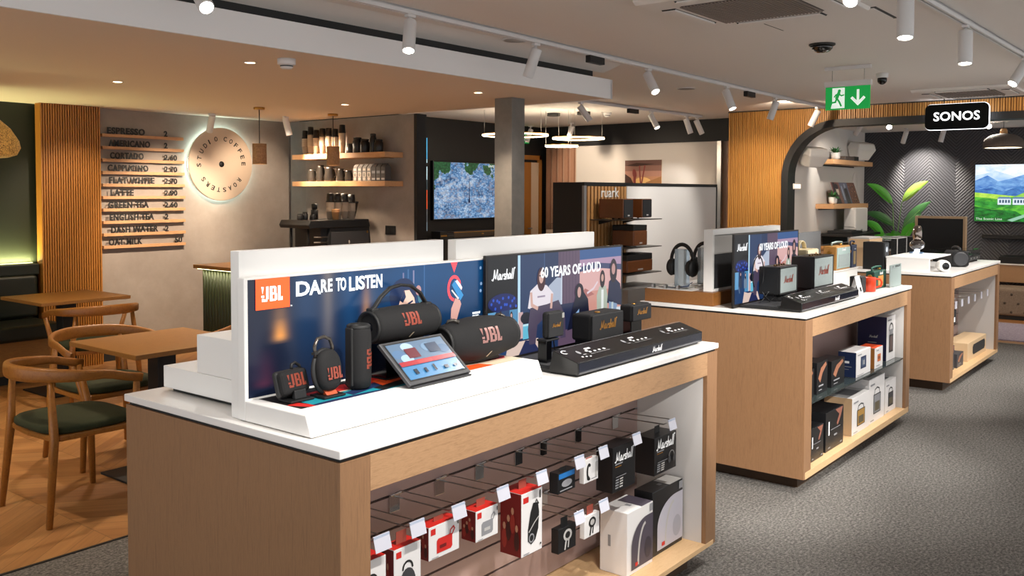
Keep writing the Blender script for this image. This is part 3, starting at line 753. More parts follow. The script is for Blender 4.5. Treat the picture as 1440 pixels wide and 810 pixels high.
# riser block with the handled speaker on top
t = thing('display_block', (2.03, 2.065, 1.009), 'gloss black block under the handled speaker', 'display block')
build('block', MB().box(1.932, 2.135, 2.022, 2.108, 1.0095, 1.110, blackg), t, .002); build('base_plate', MB().box(1.925, 2.142, 2.015, 2.112, 1.0092, 1.0115, black), t)
def barrel(root, c, L_, R0, R1, mt, rz=0, flare=0.0, feet=True, logo_w=.1, logo_h=.045, logo_up=.3, logo_mt=None, strip=True):
    """a barrel speaker lying along x: fabric drum, recessed end caps, logo wrapped on its front"""
    T = Matrix.Translation(c) @ Matrix.Rotation(rz, 4, 'Z')
    h = L_/2
    m = MB(); prof = [(R1*.93, -h), (R1, -h+.012), (R1+(R0-R1)*.55, -h*.62), (R0, -h*.2), (R0, h*.2), (R1+(R0-R1)*.55, h*.62), (R1, h-.012), (R1*.93, h)]
    m.lathe(prof, (0,0,0), mt, 36, 'x'); m.xf(T); bd = build('body', m, root)
    for e in (-1, 1):
        m = MB(); m.lathe([(R1*.93, e*(h-.001)), (R1*.95, e*(h+.007)), (R1*.80, e*(h+.008)), (R1*.74, e*(h-.006)), (R1*.62, e*(h-.010))], (0,0,0), charcoal, 32, 'x')
        m.xf(T); cp = build('end_ring', m, root)
        m = MB(); m.lathe([(R1*.62, e*(h-.010)), (R1*.55, e*(h-.003)), (R1*.34, e*(h-.001)), (.001, e*(h+.003))], (0,0,0), blackg, 28, 'x'); m.xf(T); build('passive_radiator', m, cp)
    src = MB(); sh = Sheet(src, (0,0,0), XA, ZA); jbl(sh, 0, 0, logo_w, logo_h, cop); src = fine(src)
    m = MB(); vs = []
    for p in src.v:
        a = logo_up + (p[2]-logo_h/2)/R0
        vs.append((p[0]-logo_w/2, -(R0+.0012)*cos(a), (R0+.0012)*sin(a)))
    m.add(vs, src.f, logo_mt or cop); m.xf(T); build('logo', m, bd, fix=False)
    if strip:
        m = MB(); a0 = logo_up-.95
        m.add([(x_, -(R0+.002)*cos(a), (R0+.002)*sin(a)) for x_, a in ((-.006, a0-.16), (.0, a0-.16), (.010, a0+.16), (.004, a0+.16))], [(0,1,2,3)], mat('pale_strip', '#b9a98f', .4)); m.xf(T); build('side_badge', m, bd)
    if feet:
        m = MB(); m.box(-h*.6, h*.6, -.02, .02, -R0-.004, -R0*.86, charcoal); m.xf(T); build('foot', m, root, .003)
    return bd
t = thing('bluetooth_speaker', (2.03, 2.062, 1.112), 'black barrel speaker with arched carry handle, up on the gloss block', 'speaker')
barrel(t, (2.03, 2.060, 1.170), .262, .0565, .053, fabric_blk, 0, logo_w=.075, logo_h=.042, logo_up=.35)
m = MB(); m.tube([(1.905,2.06,1.222), (1.918,2.06,1.228), (1.945,2.06,1.258), (1.985,2.06,1.284), (2.03,2.06,1.290), (2.075,2.06,1.284), (2.118,2.06,1.258), (2.140,2.06,1.228), (2.150,2.06,1.218)], .006, charcoal, 10, sq=(1.4,.8)); h_ = build('handle', m, t)
m = MB(); m.box(1.897, 1.926, 2.045, 2.075, 1.212, 1.228, charcoal); m.box(2.132, 2.160, 2.045, 2.075, 1.206, 1.226, charcoal); build('handle_mount', m, h_, .004)
# large barrel on the plinth
t = thing('bluetooth_speaker', (2.335, 2.0, 1.009), 'largest black barrel speaker with pale logo, lying beside the tablet', 'speaker')
pl_ink = mat('rose_logo_print', '#a07670', .35, .3)
barrel(t, (2.335, 2.008, 1.0885), .325, .0745, .060, fabric_blk, math.radians(-2), logo_w=.098, logo_h=.050, logo_up=.28, logo_mt=pl_ink)
m = MB(); m.tube([(2.20,2.02,1.146), (2.205,2.015,1.160), (2.215,2.0,1.163), (2.225,1.985,1.156)], .0055, mat('satin_loop', '#55504b', .25, .6), 8); m.tube([(2.448,2.02,1.145), (2.452,2.012,1.157), (2.458,2.0,1.158), (2.464,1.985,1.148)], .0055, mat('satin_loop', '#55504b', .25, .6), 8); build('strap_loop', m, t)
# tablet stand
t = thing('tablet_stand', (2.01, 1.92, 1.009), 'tilted tablet showing speakers over a blue strip, in a grey stand', 'tablet')
A = Vector((1.884, 1.872, 1.021)); U = Vector((1,.01,0)).normalized(); Vv = Vector((-.03, .098, .112)).normalized(); Nn = U.cross(Vv).normalized()
def slab(m, a0, a1, b0, b1, t0, t1, mt):
    vs = [A+U*a+Vv*b_+Nn*c for a in (a0,a1) for b_ in (b0,b1) for c in (t0,t1)]
    m.add(vs, [(0,1,3,2), (4,6,7,5), (0,4,5,1), (2,3,7,6), (0,2,6,4), (1,5,7,3)], mt)
m = MB(); slab(m, -.004, .268, -.004, .152, -.010, .002, darkgrey); hs = build('housing', m, t, .002)
m = MB(); slab(m, .006, .258, .008, .146, .0021, .0026, black); build('bezel', m, hs)
m = MB(); sh = Sheet(m, A+Nn*.0027+U*.012+Vv*.013, U, Vv)
sw, shh = .240, .128
sh.rect(0, sw, 0, shh, em('tab_blue', '#386b94', .12)); sh.rect(0, sw, .060, shh, em('tab_photo', '#52667c', .12))
for a, b_, c in ((.01,.09,'#4d6785'), (.06,.11,'#8ea2b5'), (.14,.10,'#5f7891'), (.20,.085,'#3f5a78'), (.03,.07,'#86a0b9')): sh.oval(a+.015, b_, .025, .016, em('tab_'+c[1:], c, .12))
sh.rect(.055, .105, .070, .105, em('tab_spk_red', '#5a2a30', .12)); sh.rect(.150, .200, .078, .112, em('tab_spk_dark', '#2f3a4d', .12))
sh.rect(0, sw, .046, .062, em('tab_bar', '#8e2d33', .12)); sh.rect(.075, .135, .048, .059, em('tab_btn', '#d23a3a', .12))
text(m, 'Discover', A+Nn*.0042+U*.095+Vv*.0645, U, Vv, .045, .006, white_ink, depth=.0003)
for i, (ww, hh) in enumerate(((.014,.018), (.011,.016), (.008,.022), (.018,.011), (.014,.009))): sh.rect(.035+i*.042, .035+i*.042+ww, .014, .014+hh, em('tab_icon', '#12202f', .12))
build('screen', m, hs)
m = MB(); m.box(1.89, 2.146, 1.862, 1.885, 1.009, 1.014, darkgrey); m.prism([(1.885, 1.0095), (1.955, 1.0095), (1.962, 1.10), (1.956, 1.10)], 'x', 1.94, 2.08, darkgrey); build('stand', m, t, .002)

# ------------------------------------------------------------------ the wide screen unit with tilted console (built once, used on two islands)
def figure_photo(m, o):
    """the picture on the screen: four musicians lounging in a room at sunset"""
    sh = Sheet(m, o, XA, ZA, .00005)
    S = lambda n, c, e=.85: mat('screen_'+n, '#000000', .3, emit=c, es=e)
    W, H = .905, .375
    x_ = lambda x: x-2.505
    z_ = lambda z: z-.972
    sh.rect(0, W, 0, H, S('room', '#1f3256'))
    sh.rect(0, .172, .0, H, S('dark', '#0c0d12'))
    sh.rect(.175, .19, .06, H, S('strip', '#b8dcee'))
    sh.rect(.19, .34, .1, H, S('wall_a', '#22395f')); sh.rect(.34, .345, .1, H, S('edge', '#3b567f'))
    sh.rect(x_(2.94), x_(3.09), .0, H, S('panel', '#5d4a5f')); 
    for i in range(6): sh.rect(x_(2.95+i*.022), x_(2.953+i*.022), .13, H, S('panel_line', '#4a3a50')); sh.k -= 1
    sh.k += 1
    sh.rect(x_(3.09), W, .0, H, S('sunset_low', '#c98f83')); sh.rect(x_(3.09), W, .20, H, S('sunset', '#d6a9a6')); sh.rect(x_(3.09), W, .29, H, S('sunset_high', '#a98ba6')); sh.rect(x_(3.09), W, .335, H, S('sky', '#35588c'))
    sh.poly([(x_(3.09), .305), (x_(3.2), .318), (x_(3.41), .30), (x_(3.41), .275), (x_(3.22), .295), (x_(3.09), .285)], S('cloud', '#3b4468'))
    sh.poly([(x_(3.09), .19), (x_(3.13), .215), (x_(3.17), .20), (x_(3.2), .185), (x_(3.09), .17)], S('hill', '#a96a66'))
    # blinds and easel
    sh.poly([(x_(2.875), .16), (x_(2.875), .245), (x_(2.93), .275), (x_(2.965), .27), (x_(2.965), .16)], S('blind', '#a9b3c6'))
    sh.rect(x_(2.958), x_(2.966), .16, .3, S('blind_edge', '#c4cede'))
    sh.rect(x_(2.90), x_(3.10), .06, .165, S('sofa', '#232b4a'))
    # stage crowd panel at the lower left
    sh.oval(.085, .205, .085, .035, S('blue_lights', '#0c1c5c')); 
    for i in range(14): sh.oval(.02+.011*i, .205+.018*sin(i*2.3), .006, .006, S('glow', '#2450c0'), 8); sh.k -= 1
    sh.k += 1
    sh.rect(0, .172, .0, .175, S('stage', '#1b3a66')); sh.rect(.0, .045, .08, .175, S('amp', '#5f9bc7')); sh.rect(.125, .172, .06, .175, S('side_light', '#4d8bb5'))
    def person(cx, z0, s, top, skin='#c9a39c', hairc='#231a24', low='#20263e', lean=0):
        sh.poly([(cx-.030*s, z0), (cx-.034*s+lean, z0+.07*s), (cx-.02*s+lean, z0+.098*s), (cx+.02*s+lean, z0+.098*s), (cx+.036*s+lean, z0+.07*s), (cx+.034*s, z0)], S('top'+top[1:], top)); 
        sh.oval(cx+lean, z0+.115*s, .015*s, .033*s, S('hair'+hairc[1:], hairc)); sh.oval(cx+lean, z0+.122*s, .0085*s, .014*s, S('skin'+skin[1:], skin))
    person(.072, .085, .62, '#2d3a52'); sh.line([(.05,.09), (.06,.06)], .012, S('arm1', '#5a6c88'))
    person(.135, .08, .6, '#6f8299')
    sh.rect(.178, .205, .06, .16, S('drum_pale', '#c7a7a9')); sh.oval(.225, .135, .035, .022, S('drum_dark', '#101526')); sh.rect(.205, .255, .055, .11, S('drum_shell', '#62b6d2')); sh.rect(.205,.255,.104,.112, S('drum_rim', '#b9e0ea')); sh.rect(.21,.25,.02,.055, S('drum_leg', '#1b2748'))
    sh.poly([(.10,.0), (.12,.06), (.17,.05), (.30,.05), (.33,.0)], S('rug', '#d8c0b4')); sh.poly([(.18,.0), (.22,.05), (.27,.045), (.31,.0)], S('rug_dark', '#222a52'))
    # seated man in pale shirt
    sh.poly([(x_(2.74), .17), (x_(2.755), .235), (x_(2.80), .258), (x_(2.86), .25), (x_(2.905), .215), (x_(2.895), .165), (x_(2.83), .15)], S('shirt', '#e3dbe2'))
    sh.poly([(x_(2.755), .17), (x_(2.74), .09), (x_(2.75), .03), (x_(2.79), .03), (x_(2.80), .10), (x_(2.86), .13), (x_(2.93), .12), (x_(2.955), .03), (x_(2.99), .03), (x_(2.985), .12), (x_(2.94), .185), (x_(2.86), .175)], S('trousers', '#493f55'))
    sh.oval(x_(2.825), .275, .027, .046, S('hair_a', '#45252c')); sh.oval(x_(2.825), .283, .0145, .024, S('face_a', '#cfa79c')); sh.rect(x_(2.812), x_(2.838), .287, .292, S('shades', '#1d1a22'))
    sh.rect(x_(2.80), x_(2.85), .205, .212, S('shirt_print', '#9c8fa2'))
    sh.line([(x_(2.76), .225), (x_(2.765), .18), (x_(2.80), .165)], .014, S('arm_a', '#cfa79c')); sh.line([(x_(2.895), .21), (x_(2.89), .16)], .014, S('arm_a', '#cfa79c'))
    # woman in black reclining
    sh.poly([(x_(3.0), .055), (x_(3.03), .13), (x_(3.06), .19), (x_(3.115), .205), (x_(3.15), .17), (x_(3.165), .07)], S('black_coat', '#12162b')); sh.oval(x_(3.085), .205, .032, .035, S('hair_b', '#1a1726')); sh.oval(x_(3.085), .203, .013, .022, S('face_b', '#c59a92'))
    sh.poly([(x_(3.04), .06), (x_(3.06), .12), (x_(3.085), .135), (x_(3.08), .06)], S('jeans', '#87a9cf'))
    sh.line([(x_(3.145), .195), (x_(3.19), .21), (x_(3.22), .235)], .009, S('arm_b', '#dcc9cf'))
    # two standing by the window
    sh.poly([(x_(3.22), .05), (x_(3.215), .18), (x_(3.235), .215), (x_(3.285), .215), (x_(3.30), .17), (x_(3.295), .05)], S('pale_coat', '#aab3a4')); sh.rect(x_(3.25), x_(3.268), .06, .2, S('shirt_c', '#dfe3e0')); sh.oval(x_(3.258), .245, .020, .038, S('hair_c', '#271c22')); sh.oval(x_(3.258), .25, .010, .016, S('face_c', '#c39a8e'))
    sh.poly([(x_(3.295), .14), (x_(3.31), .23), (x_(3.345), .25), (x_(3.40), .215), (x_(3.41), .17), (x_(3.41), .12)], S('jacket_d', '#1b2340')); sh.oval(x_(3.345), .275, .029, .052, S('hair_d', '#2b2029')); sh.oval(x_(3.345), .282, .0145, .024, S('face_d', '#b98d88'))
    sh.poly([(x_(3.31), .05), (x_(3.31), .145), (x_(3.375), .13), (x_(3.38), .05)], S('denim', '#7b93b2')); sh.rect(x_(3.33), x_(3.345), .05, .14, S('denim_light', '#b5c4c8'))
    sh.rect(x_(3.37), x_(3.41), .06, .115, S('cup_table', '#c9d3da')); sh.rect(x_(3.375), x_(3.405), .04, .085, S('cup', '#a07a86'))
    k = sh.k
    tx = S('letters', '#f2f4f6', 1.0)
    text(m, '60 YEARS OF LOUD', Vector(o)+Vector((x_(2.82), -.00005*k, .279)), XA, ZA, .423, .043, tx, bold=.03, depth=.0005, space=1.02)
    sh.k = k; script_word(sh, .020, .292, .135, tx, .27)
def console(dx, dy, label):
    t = thing('screen_display', (2.56+dx, 1.9+dy, ZW), label, 'product display', 'wide screen displays with tilted consoles')
    D = Matrix.Translation((dx, dy, 0))
    B = lambda n, m, p=None, **k: build(n, m.xf(D), p or t, **k)
    m = MB(); m.prism([(1.745, .958), (1.745, 1.0), (1.850, 1.032), (1.868, .958)], 'x', 2.562, 3.487, mat('console_satin_black', '#101010', .3)); cs = B('console', m, bevel=.002)
    m = MB(); sh = Sheet(m, (2.57, 1.7446, .960), XA, ZA); sh.rect(0, .91, 0, .037, mat('navy_gloss_strip', '#0f1626', .12, coat=1)); script_word(sh, .50, .010, .075, white_ink, .3); B('front_strip', m, cs)
    m = MB(); sh = Sheet(m, (2.562, 1.745, 1.0003), XA, Vector((0, .105, .032)).normalized())
    for i in range(3):
        x0 = .09+i*.30
        sh.rect(x0+.055, x0+.09, .070, .080, white_ink); sh.oval(x0, .062, .009, .013, grey_ink, 10); sh.rect(x0+.04, x0+.055, .055, .064, white_ink)
        for j in range(4): sh.rect(x0+.05+.03*j, x0+.062+.03*j, .045, .053, white_ink); sh.k -= 1
        sh.rect(x0+.04, x0+.165, .034, .036, grey_ink); sh.rect(x0+.0, x0+.02, .038, .043, grey_ink)
    sh.rect(.03, .91, .104, .1055, grey_ink); sh.line([(.022+.016*cos(a), .075+.012*sin(a)) for a in [PI*(.2+1.3*i/8) for i in range(9)]], .004, white_ink)
    for j in range(3): sh.rect(.055+.02*j, .064+.02*j, .02-.004*j, .026-.004*j, white_ink)
    B('panel_print', m, cs)
    m = MB(); m.box(2.57, 3.48, 1.869, 2.097, .953, .966, black); m.box(2.575, 3.475, 1.76, 1.87, .950, .958, black); dk = B('deck', m, bevel=.002)
    for a, b_ in ((2.60, 2.83), (2.90, 3.16), (3.22, 3.45)): B('pad', MB().box(a, b_, 1.895, 2.075, .966, .969, darkgrey), dk)
    m = MB(); m.box(2.495, 3.425, 2.0985, 2.1125, .951, 1.355, mat('screen_frame', '#1b1614', .35)); sc_ = B('screen_housing', m, bevel=.002)
    m = MB(); figure_photo(m, (2.505, 2.0980, .972)); B('screen', m, sc_)
    return t
def cab_speaker(loc, sx, sy, sz, label, front, body, name='amp_speaker', ink=None, r=.008, frame=False):
    """a boxy amplifier-style speaker: loc is the centre of its bottom"""
    x, y, z = loc; t = thing(name, loc, label, 'speaker')
    bd = build('cabinet', MB().box(x-sx/2, x+sx/2, y-sy/2+.006, y+sy/2, z, z+sz, body), t, r, 3)
    i = .004 if not frame else .010
    g = build('grille', MB().box(x-sx/2+i, x+sx/2-i, y-sy/2, y-sy/2+.008, z+i, z+sz-i, front), t, .003)
    if frame:
        m = MB(); yy = y-sy/2+.002
        for a in ((x-sx/2, x+sx/2, z+sz-.009, z+sz), (x-sx/2, x+sx/2, z, z+.009), (x-sx/2, x-sx/2+.009, z, z+sz), (x+sx/2-.009, x+sx/2, z, z+sz)): m.box(a[0], a[1], yy-.004, yy+.008, a[2], a[3], body)
        build('frame', m, t, .002)
    m = MB(); sh = Sheet(m, (x-sx/2, y-sy/2-.0003, z), XA, ZA); w = sx*.52; script_word(sh, sx*.24, sz*.42, w, ink or gold_ink, .30); build('logo', m, g)
    return t, bd
console(0, 0, 'wide band-photo screen with black tilted console, on the island nearest the cafe')
t, bd = cab_speaker((2.682, 1.937, 1.055), .098, .034, .097, 'slim upright black speaker on a small bracket, first on the near console', grille_dk, fabric_blk, 'portable_speaker', r=.012)
m = MB(); m.box(2.628, 2.66, 1.925, 1.965, .9695, 1.054, blackg); m.box(2.62, 2.70, 1.92, 1.965, 1.047, 1.0545, black); build('bracket', m, t, .002)
m = MB(); m.box(2.715, 2.728, 1.9185, 1.9215, 1.125, 1.143, mat('pale_badge', '#9b9a96', .5)); build('badge', m, bd)
m = MB(); m.tube([(2.70,1.95,1.06), (2.74,1.97,1.0), (2.80,1.98,.975), (2.86,1.97,.972)], .0025, black, 6); build('power_lead', m, t)
t, bd = cab_speaker((3.086, 2.005, .9975), .236, .10, .107, 'black vinyl speaker, biggest of the three on the near console', grille_dk, fabric_blk, 'portable_speaker', r=.012)
m = MB(); m.box(2.99, 3.18, 1.97, 2.05, .9695, .997, black); build('foot', m, t); m = MB(); m.lathe([(.012,0), (.012,.004), (.009,.006), (.001,.006)], (3.05,1.985,1.1035), brass, 16); build('control_knob', m, bd)
t, bd = cab_speaker((3.360, 1.992, 1.040), .158, .066, .072, 'small black speaker raised on a gloss block at the far end of the near console', grille_dk, fabric_blk, 'portable_speaker', r=.010)
m = MB(); m.box(3.31, 3.40, 1.985, 2.04, .9695, 1.040, blackg); build('block', m, t, .003); m = MB(); m.lathe([(.009,0), (.009,.003), (.001,.005)], (3.33,1.985,1.1115), brass, 14); build('control_knob', m, bd)
# ------------------------------------------------------------------ hooks and hanging boxes under the first worktop
YB = 2.032
def hook(x, z, label, ytip=1.765, tag_=True):
    t = thing('display_hook', (x, YB, z), label, 'display hook', 'chrome prong hooks under the first worktop')
    m = MB(); m.box(x-.022, x+.022, YB-.004, YB, z-.052, z+.006, chrome); m.box(x-.024, x+.024, YB-.012, YB, z+.002, z+.007, chrome); build('hook_plate', m, t, .001)
    m = MB(); m.tube([(x, YB-.004, z-.004), (x, YB-.05, z-.002), (x, ytip+.035, z+.002), (x, ytip+.02, z+.010)], .0024, steel, 8); build('prong', m, t)
    m = MB(); m.tube([(x, YB-.004, z+.004), (x, YB-.03, z+.020), (x, ytip+.01, z+.028), (x, ytip, z+.026)], .0018, steel, 8); pr = build('tag_wire', m, t)
    if tag_:
        m = MB(); m.add([(x-.029, ytip-.001, z+.030), (x+.029, ytip-.001, z+.030), (x+.029, ytip-.012, z-.012), (x-.029, ytip-.012, z-.012), (x-.029, ytip+.0005, z+.030), (x+.029, ytip+.0005, z+.030), (x+.029, ytip-.0105, z-.012), (x-.029, ytip-.0105, z-.012)],
              [(0,1,2,3), (4,7,6,5), (0,4,5,1), (1,5,6,2), (2,6,7,3), (3,7,4,0)], mat('tag_card', '#c6c6d0', .35))
        tg = build('price_tag', m, t)
        m = MB(); m.box(x-.029, x+.029, ytip-.0030, ytip-.0022, z+.022, z+.029, mat('tag_rail', '#b9c3d6', .2)); build('tag_rail', m, tg)
    return t
HZ = .640
H = [(1.665, 'holding the box half hidden by the counter stile'), (1.80, 'holding the tall box with a dark clip-on speaker'), (1.972, 'holding the wide box with a red speaker'), (2.178, 'holding the small box with a grey speaker'),
     (2.38, 'holding the tallest red-and-white box'), (2.600, 'holding the small black and blue box'), (2.752, 'holding the white box with a black earphone ring'), (2.985, 'holding the nearer of the two tall black boxes'), (3.262, 'closest to the white end liner, holding a black box')]
for x, l in H: hook(x, HZ, 'upper-row chrome hook with blank tag, '+l)
hook(2.60, .445, 'lower-row chrome hook with blank tag, holding a small black earbud box'); hook(2.757, .445, 'lower-row chrome hook with blank tag, holding a small white earbud box')
HC = mat('hang_tab_clear', '#9a4a3d', .3)
def hbox(x0, x1, z0, z1, d, label, mt, side, top, deco, yf=1.783, tab=None, name='boxed_speaker', cat='boxed product', group=None):
    t = thing(name, ((x0+x1)/2, yf, z0), label, cat, group)
    m = MB(); m.box(x0, x1, yf, yf+d, z0, z1, mt); ct = build('carton', m, t, .0012)
    m = MB()
    if side: Sheet(m, (x0-.0003, yf+d, z0), (0,-1,0), ZA).rect(.0006, d-.0006, .0006, z1-z0-.0006, side)
    if top: Sheet(m, (x0, yf, z1+.0003), XA, YA).rect(.0006, x1-x0-.0006, .0006, d-.0006, top)
    sh = Sheet(m, (x0, yf-.0004, z0), XA, ZA)
    deco(sh, x1-x0, z1-z0)
    ss = Sheet(m, (x0-.0006, yf+d, z0), (0,-1,0), ZA)
    if side is dkred_ink:     # people cheering, as on the carton's side
        for i in range(4):
            a, b_ = d*(.2+.2*i), (z1-z0)*(.25+.13*(i % 3)); ss.oval(a, b_, d*.12, (z1-z0)*.16, mat('print_crowd%d' % (i % 2), ('#8e2a22', '#3c1512')[i % 2], .5), 10); ss.oval(a, b_+(z1-z0)*.2, d*.07, (z1-z0)*.06, skin_ink, 8)
    build('print', m, ct)
    if tab:
        xm = (x0+x1)/2; w = min(.02, (x1-x0)*.3)
        m = MB(); m.box(xm-w, xm+w, yf+d*.45, yf+d*.45+.001, z1, tab, HC if mt is white_box else black); build('hang_tab', m, ct)
    return t
white_box = mat('white_carton', '#e4e1df', .4); black_box = mat('black_carton', '#121214', .35)
def small_logo(sh, w, h, a=.08, b=.80): sh.rect(w*a, w*a+.020, h*b, h*b+.018, orange_ink if 0 else red_ink)
def d_clip(c):
    def f(sh, w, h):
        small_logo(sh, w, h, .08, .84); sh.oval(w*.5, h*.36, w*.30, h*.27, c, 20); sh.line([(w*.5+w*.18*cos(a), h*.62+h*.12*sin(a)) for a in [PI*i/8 for i in range(9)]], .006, black_ink); sh.rect(w*.36, w*.60, h*.30, h*.36, grey_ink); sh.rect(w*.1, w*.4, h*.05, h*.07, grey_ink)
    return f
def d_go(c, l):
    def f(sh, w, h):
        small_logo(sh, w, h, .06, .74); a0, a1, b0, b1 = w*.25, w*.76, h*.14, h*.58
        sh.poly([(a0,b0), (a1-.006,b0), (a1,b0+.006), (a1,b1), (a0+.006,b1), (a0,b1-.006)], c); sh.line([(w*.68,h*.56), (w*.70,h*.70), (w*.80,h*.78), (w*.84,h*.70), (w*.76,h*.56)], .004, c); sh.rect(a0+.012, a0+.04, b0+.012, b0+.022, l); sh.rect(w*.08, w*.3, h*.04, h*.06, grey_ink); sh.rect(w*.93, w*.96, h*.8, h*.93, black_ink)
    return f
def d_flip(sh, w, h):
    sh.rect(w*.08, w*.33, h*.84, h*.93, red_ink); sh.rect(w*.86, w*.92, h*.84, h*.97, black_ink)
    pts = [(w*.30, h*.22), (w*.30,h*.40), (w*.42,h*.66), (w*.55,h*.80), (w*.78,h*.78), (w*.84,h*.62), (w*.80,h*.36), (w*.66,h*.20), (w*.46,h*.15)]
    sh.poly(pts, black_ink); sh.oval(w*.47, h*.25, w*.13, h*.075, grey_ink, 14); sh.oval(w*.47, h*.25, w*.09, h*.05, black_ink, 14); sh.line([(w*.34,h*.36), (w*.6,h*.48), (w*.80,h*.55)], .004, lgrey); sh.line([(w*.62,h*.78), (w*.7,h*.84), (w*.80,h*.76)], .004, black_ink); sh.rect(w*.08, w*.35, h*.03, h*.045, grey_ink); sh.rect(w*.86, w*.93, h*.09, h*.12, black_ink)
def d_mar(sh, w, h):
    script_word(sh, w*.10, h*.66, w*.82, white_ink, .26)
    sh.rect(w*.1, w*.42, h*.60, h*.63, grey_ink); sh.rect(w*.1, w*.36, h*.55, h*.57, gold_ink)
    for i in range(4): sh.rect(w*.10, w*.24, h*(.08+.06*i), h*(.11+.06*i), grey_ink); sh.rect(w*.28, w*.42, h*(.08+.06*i), h*(.11+.06*i), lgrey)
    sh.rect(w*.1, w*.55, h*.33, h*.345, grey_ink)
def d_mar2(sh, w, h):
    d_mar(sh, w, h); sh.line([(w*.74+w*.12*cos(a), h*.38+h*.14*sin(a)) for a in [PI*(i/10) for i in range(11)]], .004, grey); sh.oval(w*.64, h*.30, w*.06, h*.10, darkgrey, 12); sh.oval(w*.86, h*.30, w*.06, h*.10, darkgrey, 12)
def d_blue(sh, w, h):
    sh.rect(w*.05, w*.95, h*.70, h*.95, mat('print_bright_blue', '#1f6fb4', .4)); sh.oval(w*.5, h*.42, w*.3, h*.18, grey_ink, 14); sh.rect(w*.1, w*.8, h*.1, h*.16, grey_ink)
def d_ring(sh, w, h):
    sh.line([(w*.35+w*.12*cos(a), h*.45+h*.32*sin(a)) for a in [PI*(.3+1.3*i/10) for i in range(11)]], .010, black_ink); sh.oval(w*.28, h*.2, w*.08, h*.1, black_ink, 10); sh.rect(w*.5, w*.9, h*.1, h*.13, grey_ink); sh.rect(w*.78, w*.95, h*.15, h*.8, lgrey)
def d_bud(c0, c1):
    def f(sh, w, h):
        sh.oval(w*.52, h*.64, w*.24, h*.24, c0, 16); sh.oval(w*.52, h*.64, w*.14, h*.14, c1, 14); sh.line([(w*.44,h*.5), (w*.36,h*.1)], .008, c0); sh.line([(w*.58,h*.5), (w*.54,h*.14)], .006, c0)
    return f
hbox(1.595, 1.700, .447, .600, .07, 'boxed speaker mostly hidden behind the counter stile, first in the hanging row', white_box, dkred_ink, red_ink, d_clip(black_ink), tab=.636)
hbox(1.730, 1.835, .430, .600, .055, 'hanging white box picturing a dark clip-on speaker', white_box, dkred_ink, red_ink, d_clip(darkgrey), tab=.636)
hbox(1.868, 1.998, .525, .622, .052, 'hanging white box picturing a square red speaker', white_box, dkred_ink, red_ink, d_go(red_ink, dkred_ink), tab=.636)
hbox(2.074, 2.180, .517, .612, .058, 'hanging white box picturing a square grey speaker', white_box, dkred_ink, red_ink, d_go(grey_ink, lgrey), tab=.636)
hbox(2.300, 2.412, .398, .606, .088, 'tallest hanging white box with a black flask-shaped speaker pictured', white_box, dkred_ink, red_ink, d_flip, tab=.636)
hbox(2.502, 2.606, .553, .625, .036, 'small black hanging box with a bright blue band', black_box, None, None, d_blue, tab=.636, name='boxed_earphones')
hbox(2.660, 2.752, .550, .632, .020, 'flat white hanging box picturing a black earphone ring', white_box, None, None, d_ring, tab=.636, name='boxed_earphones')
hbox(2.850, 3.012, .466, .636, .072, 'tall black hanging box with white script, beside the ring-earphone box', black_box, black_box, None, d_mar, tab=.636, name='boxed_headphones')
hbox(3.160, 3.340, .455, .606, .088, 'tall black hanging box with white script, nearest the white end liner', black_box, black_box, None, d_mar2, tab=.636, name='boxed_headphones')
hbox(2.506, 2.612, .345, .430, .030, 'small black earbud box hanging in the lower row', black_box, None, None, d_bud(lgrey, black_ink), tab=.460, name='boxed_earbuds')
hbox(2.665, 2.762, .350, .428, .020, 'small white earbud box hanging in the lower row', white_box, None, None, d_bud(black_ink, lgrey), tab=.460, name='boxed_earbuds')
def big_box(x0, x1, y0, y1, z1, label, mt, arch, edge, lab, hp):
    t = thing('boxed_headphones', ((x0+x1)/2, y0, .1155), label, 'boxed product'); z0 = .1155; w, h = x1-x0, z1-z0
    m = MB(); m.box(x0, x1, y0, y1, z0, z1, mt); ct = build('carton', m, t, .002)
    m = MB(); sh = Sheet(m, (x0, y0-.0004, z0), XA, ZA)
    R = lambda k: [(w, h*.06)] + [(w*.98, h*.06)] + [(w*k, h*.06), (w*k, h*.40)] + [(w*(k+.62*(1-cos(a))), h*(.40+.42*sin(a))) for a in [PI/2*i/10 for i in range(11)]] + [(w, h*.82)]
    sh.poly(R(.13), edge); sh.poly(R(.16), arch)
    sh.line([(w*(.42+.3*(1-cos(a))), h*(.12+.60*sin(a))) for a in [PI/2*i/12 for i in range(12)]], .012, lgrey)
    sh.oval(w*.80, h*.30, w*.14, h*.17, hp, 16); sh.rect(w*.30, w*.40, h*.10, h*.16, red_ink)
    sh.rect(w*.86, w*.98, h*.86, h*.98, grey_ink)
    s2 = Sheet(m, (x0, y0, z1+.0005), XA, YA); s2.rect(w*.55, w*.98, 0, (y1-y0)*.9, lab); s2.rect(w*.4, w*.5, (y1-y0)*.3, (y1-y0)*.5, grey_ink)
    s3 = Sheet(m, (x0-.0005, y1, z0), (0,-1,0), ZA); s3.rect((y1-y0)*.3, (y1-y0)*.4, h*.42, h*.6, grey_ink)
    build('print', m, ct); return t
big_box(2.956, 3.150, 1.782, 1.905, .362, 'tall white headphone box standing on the oak shelf board', white_box, mat('print_plum', '#4b4450', .45), lgrey, mat('print_plum', '#4b4450', .45), mat('print_plum_dark', '#352f3a', .4))
big_box(3.178, 3.432, 1.800, 1.885, .380, 'black headphone box with pale picture, standing beside the tall white box', black_box, mat('print_pale_lilac', '#b9b6bf', .45), black_ink, lgrey, mat('print_pale_grey', '#a5a3ab', .45))
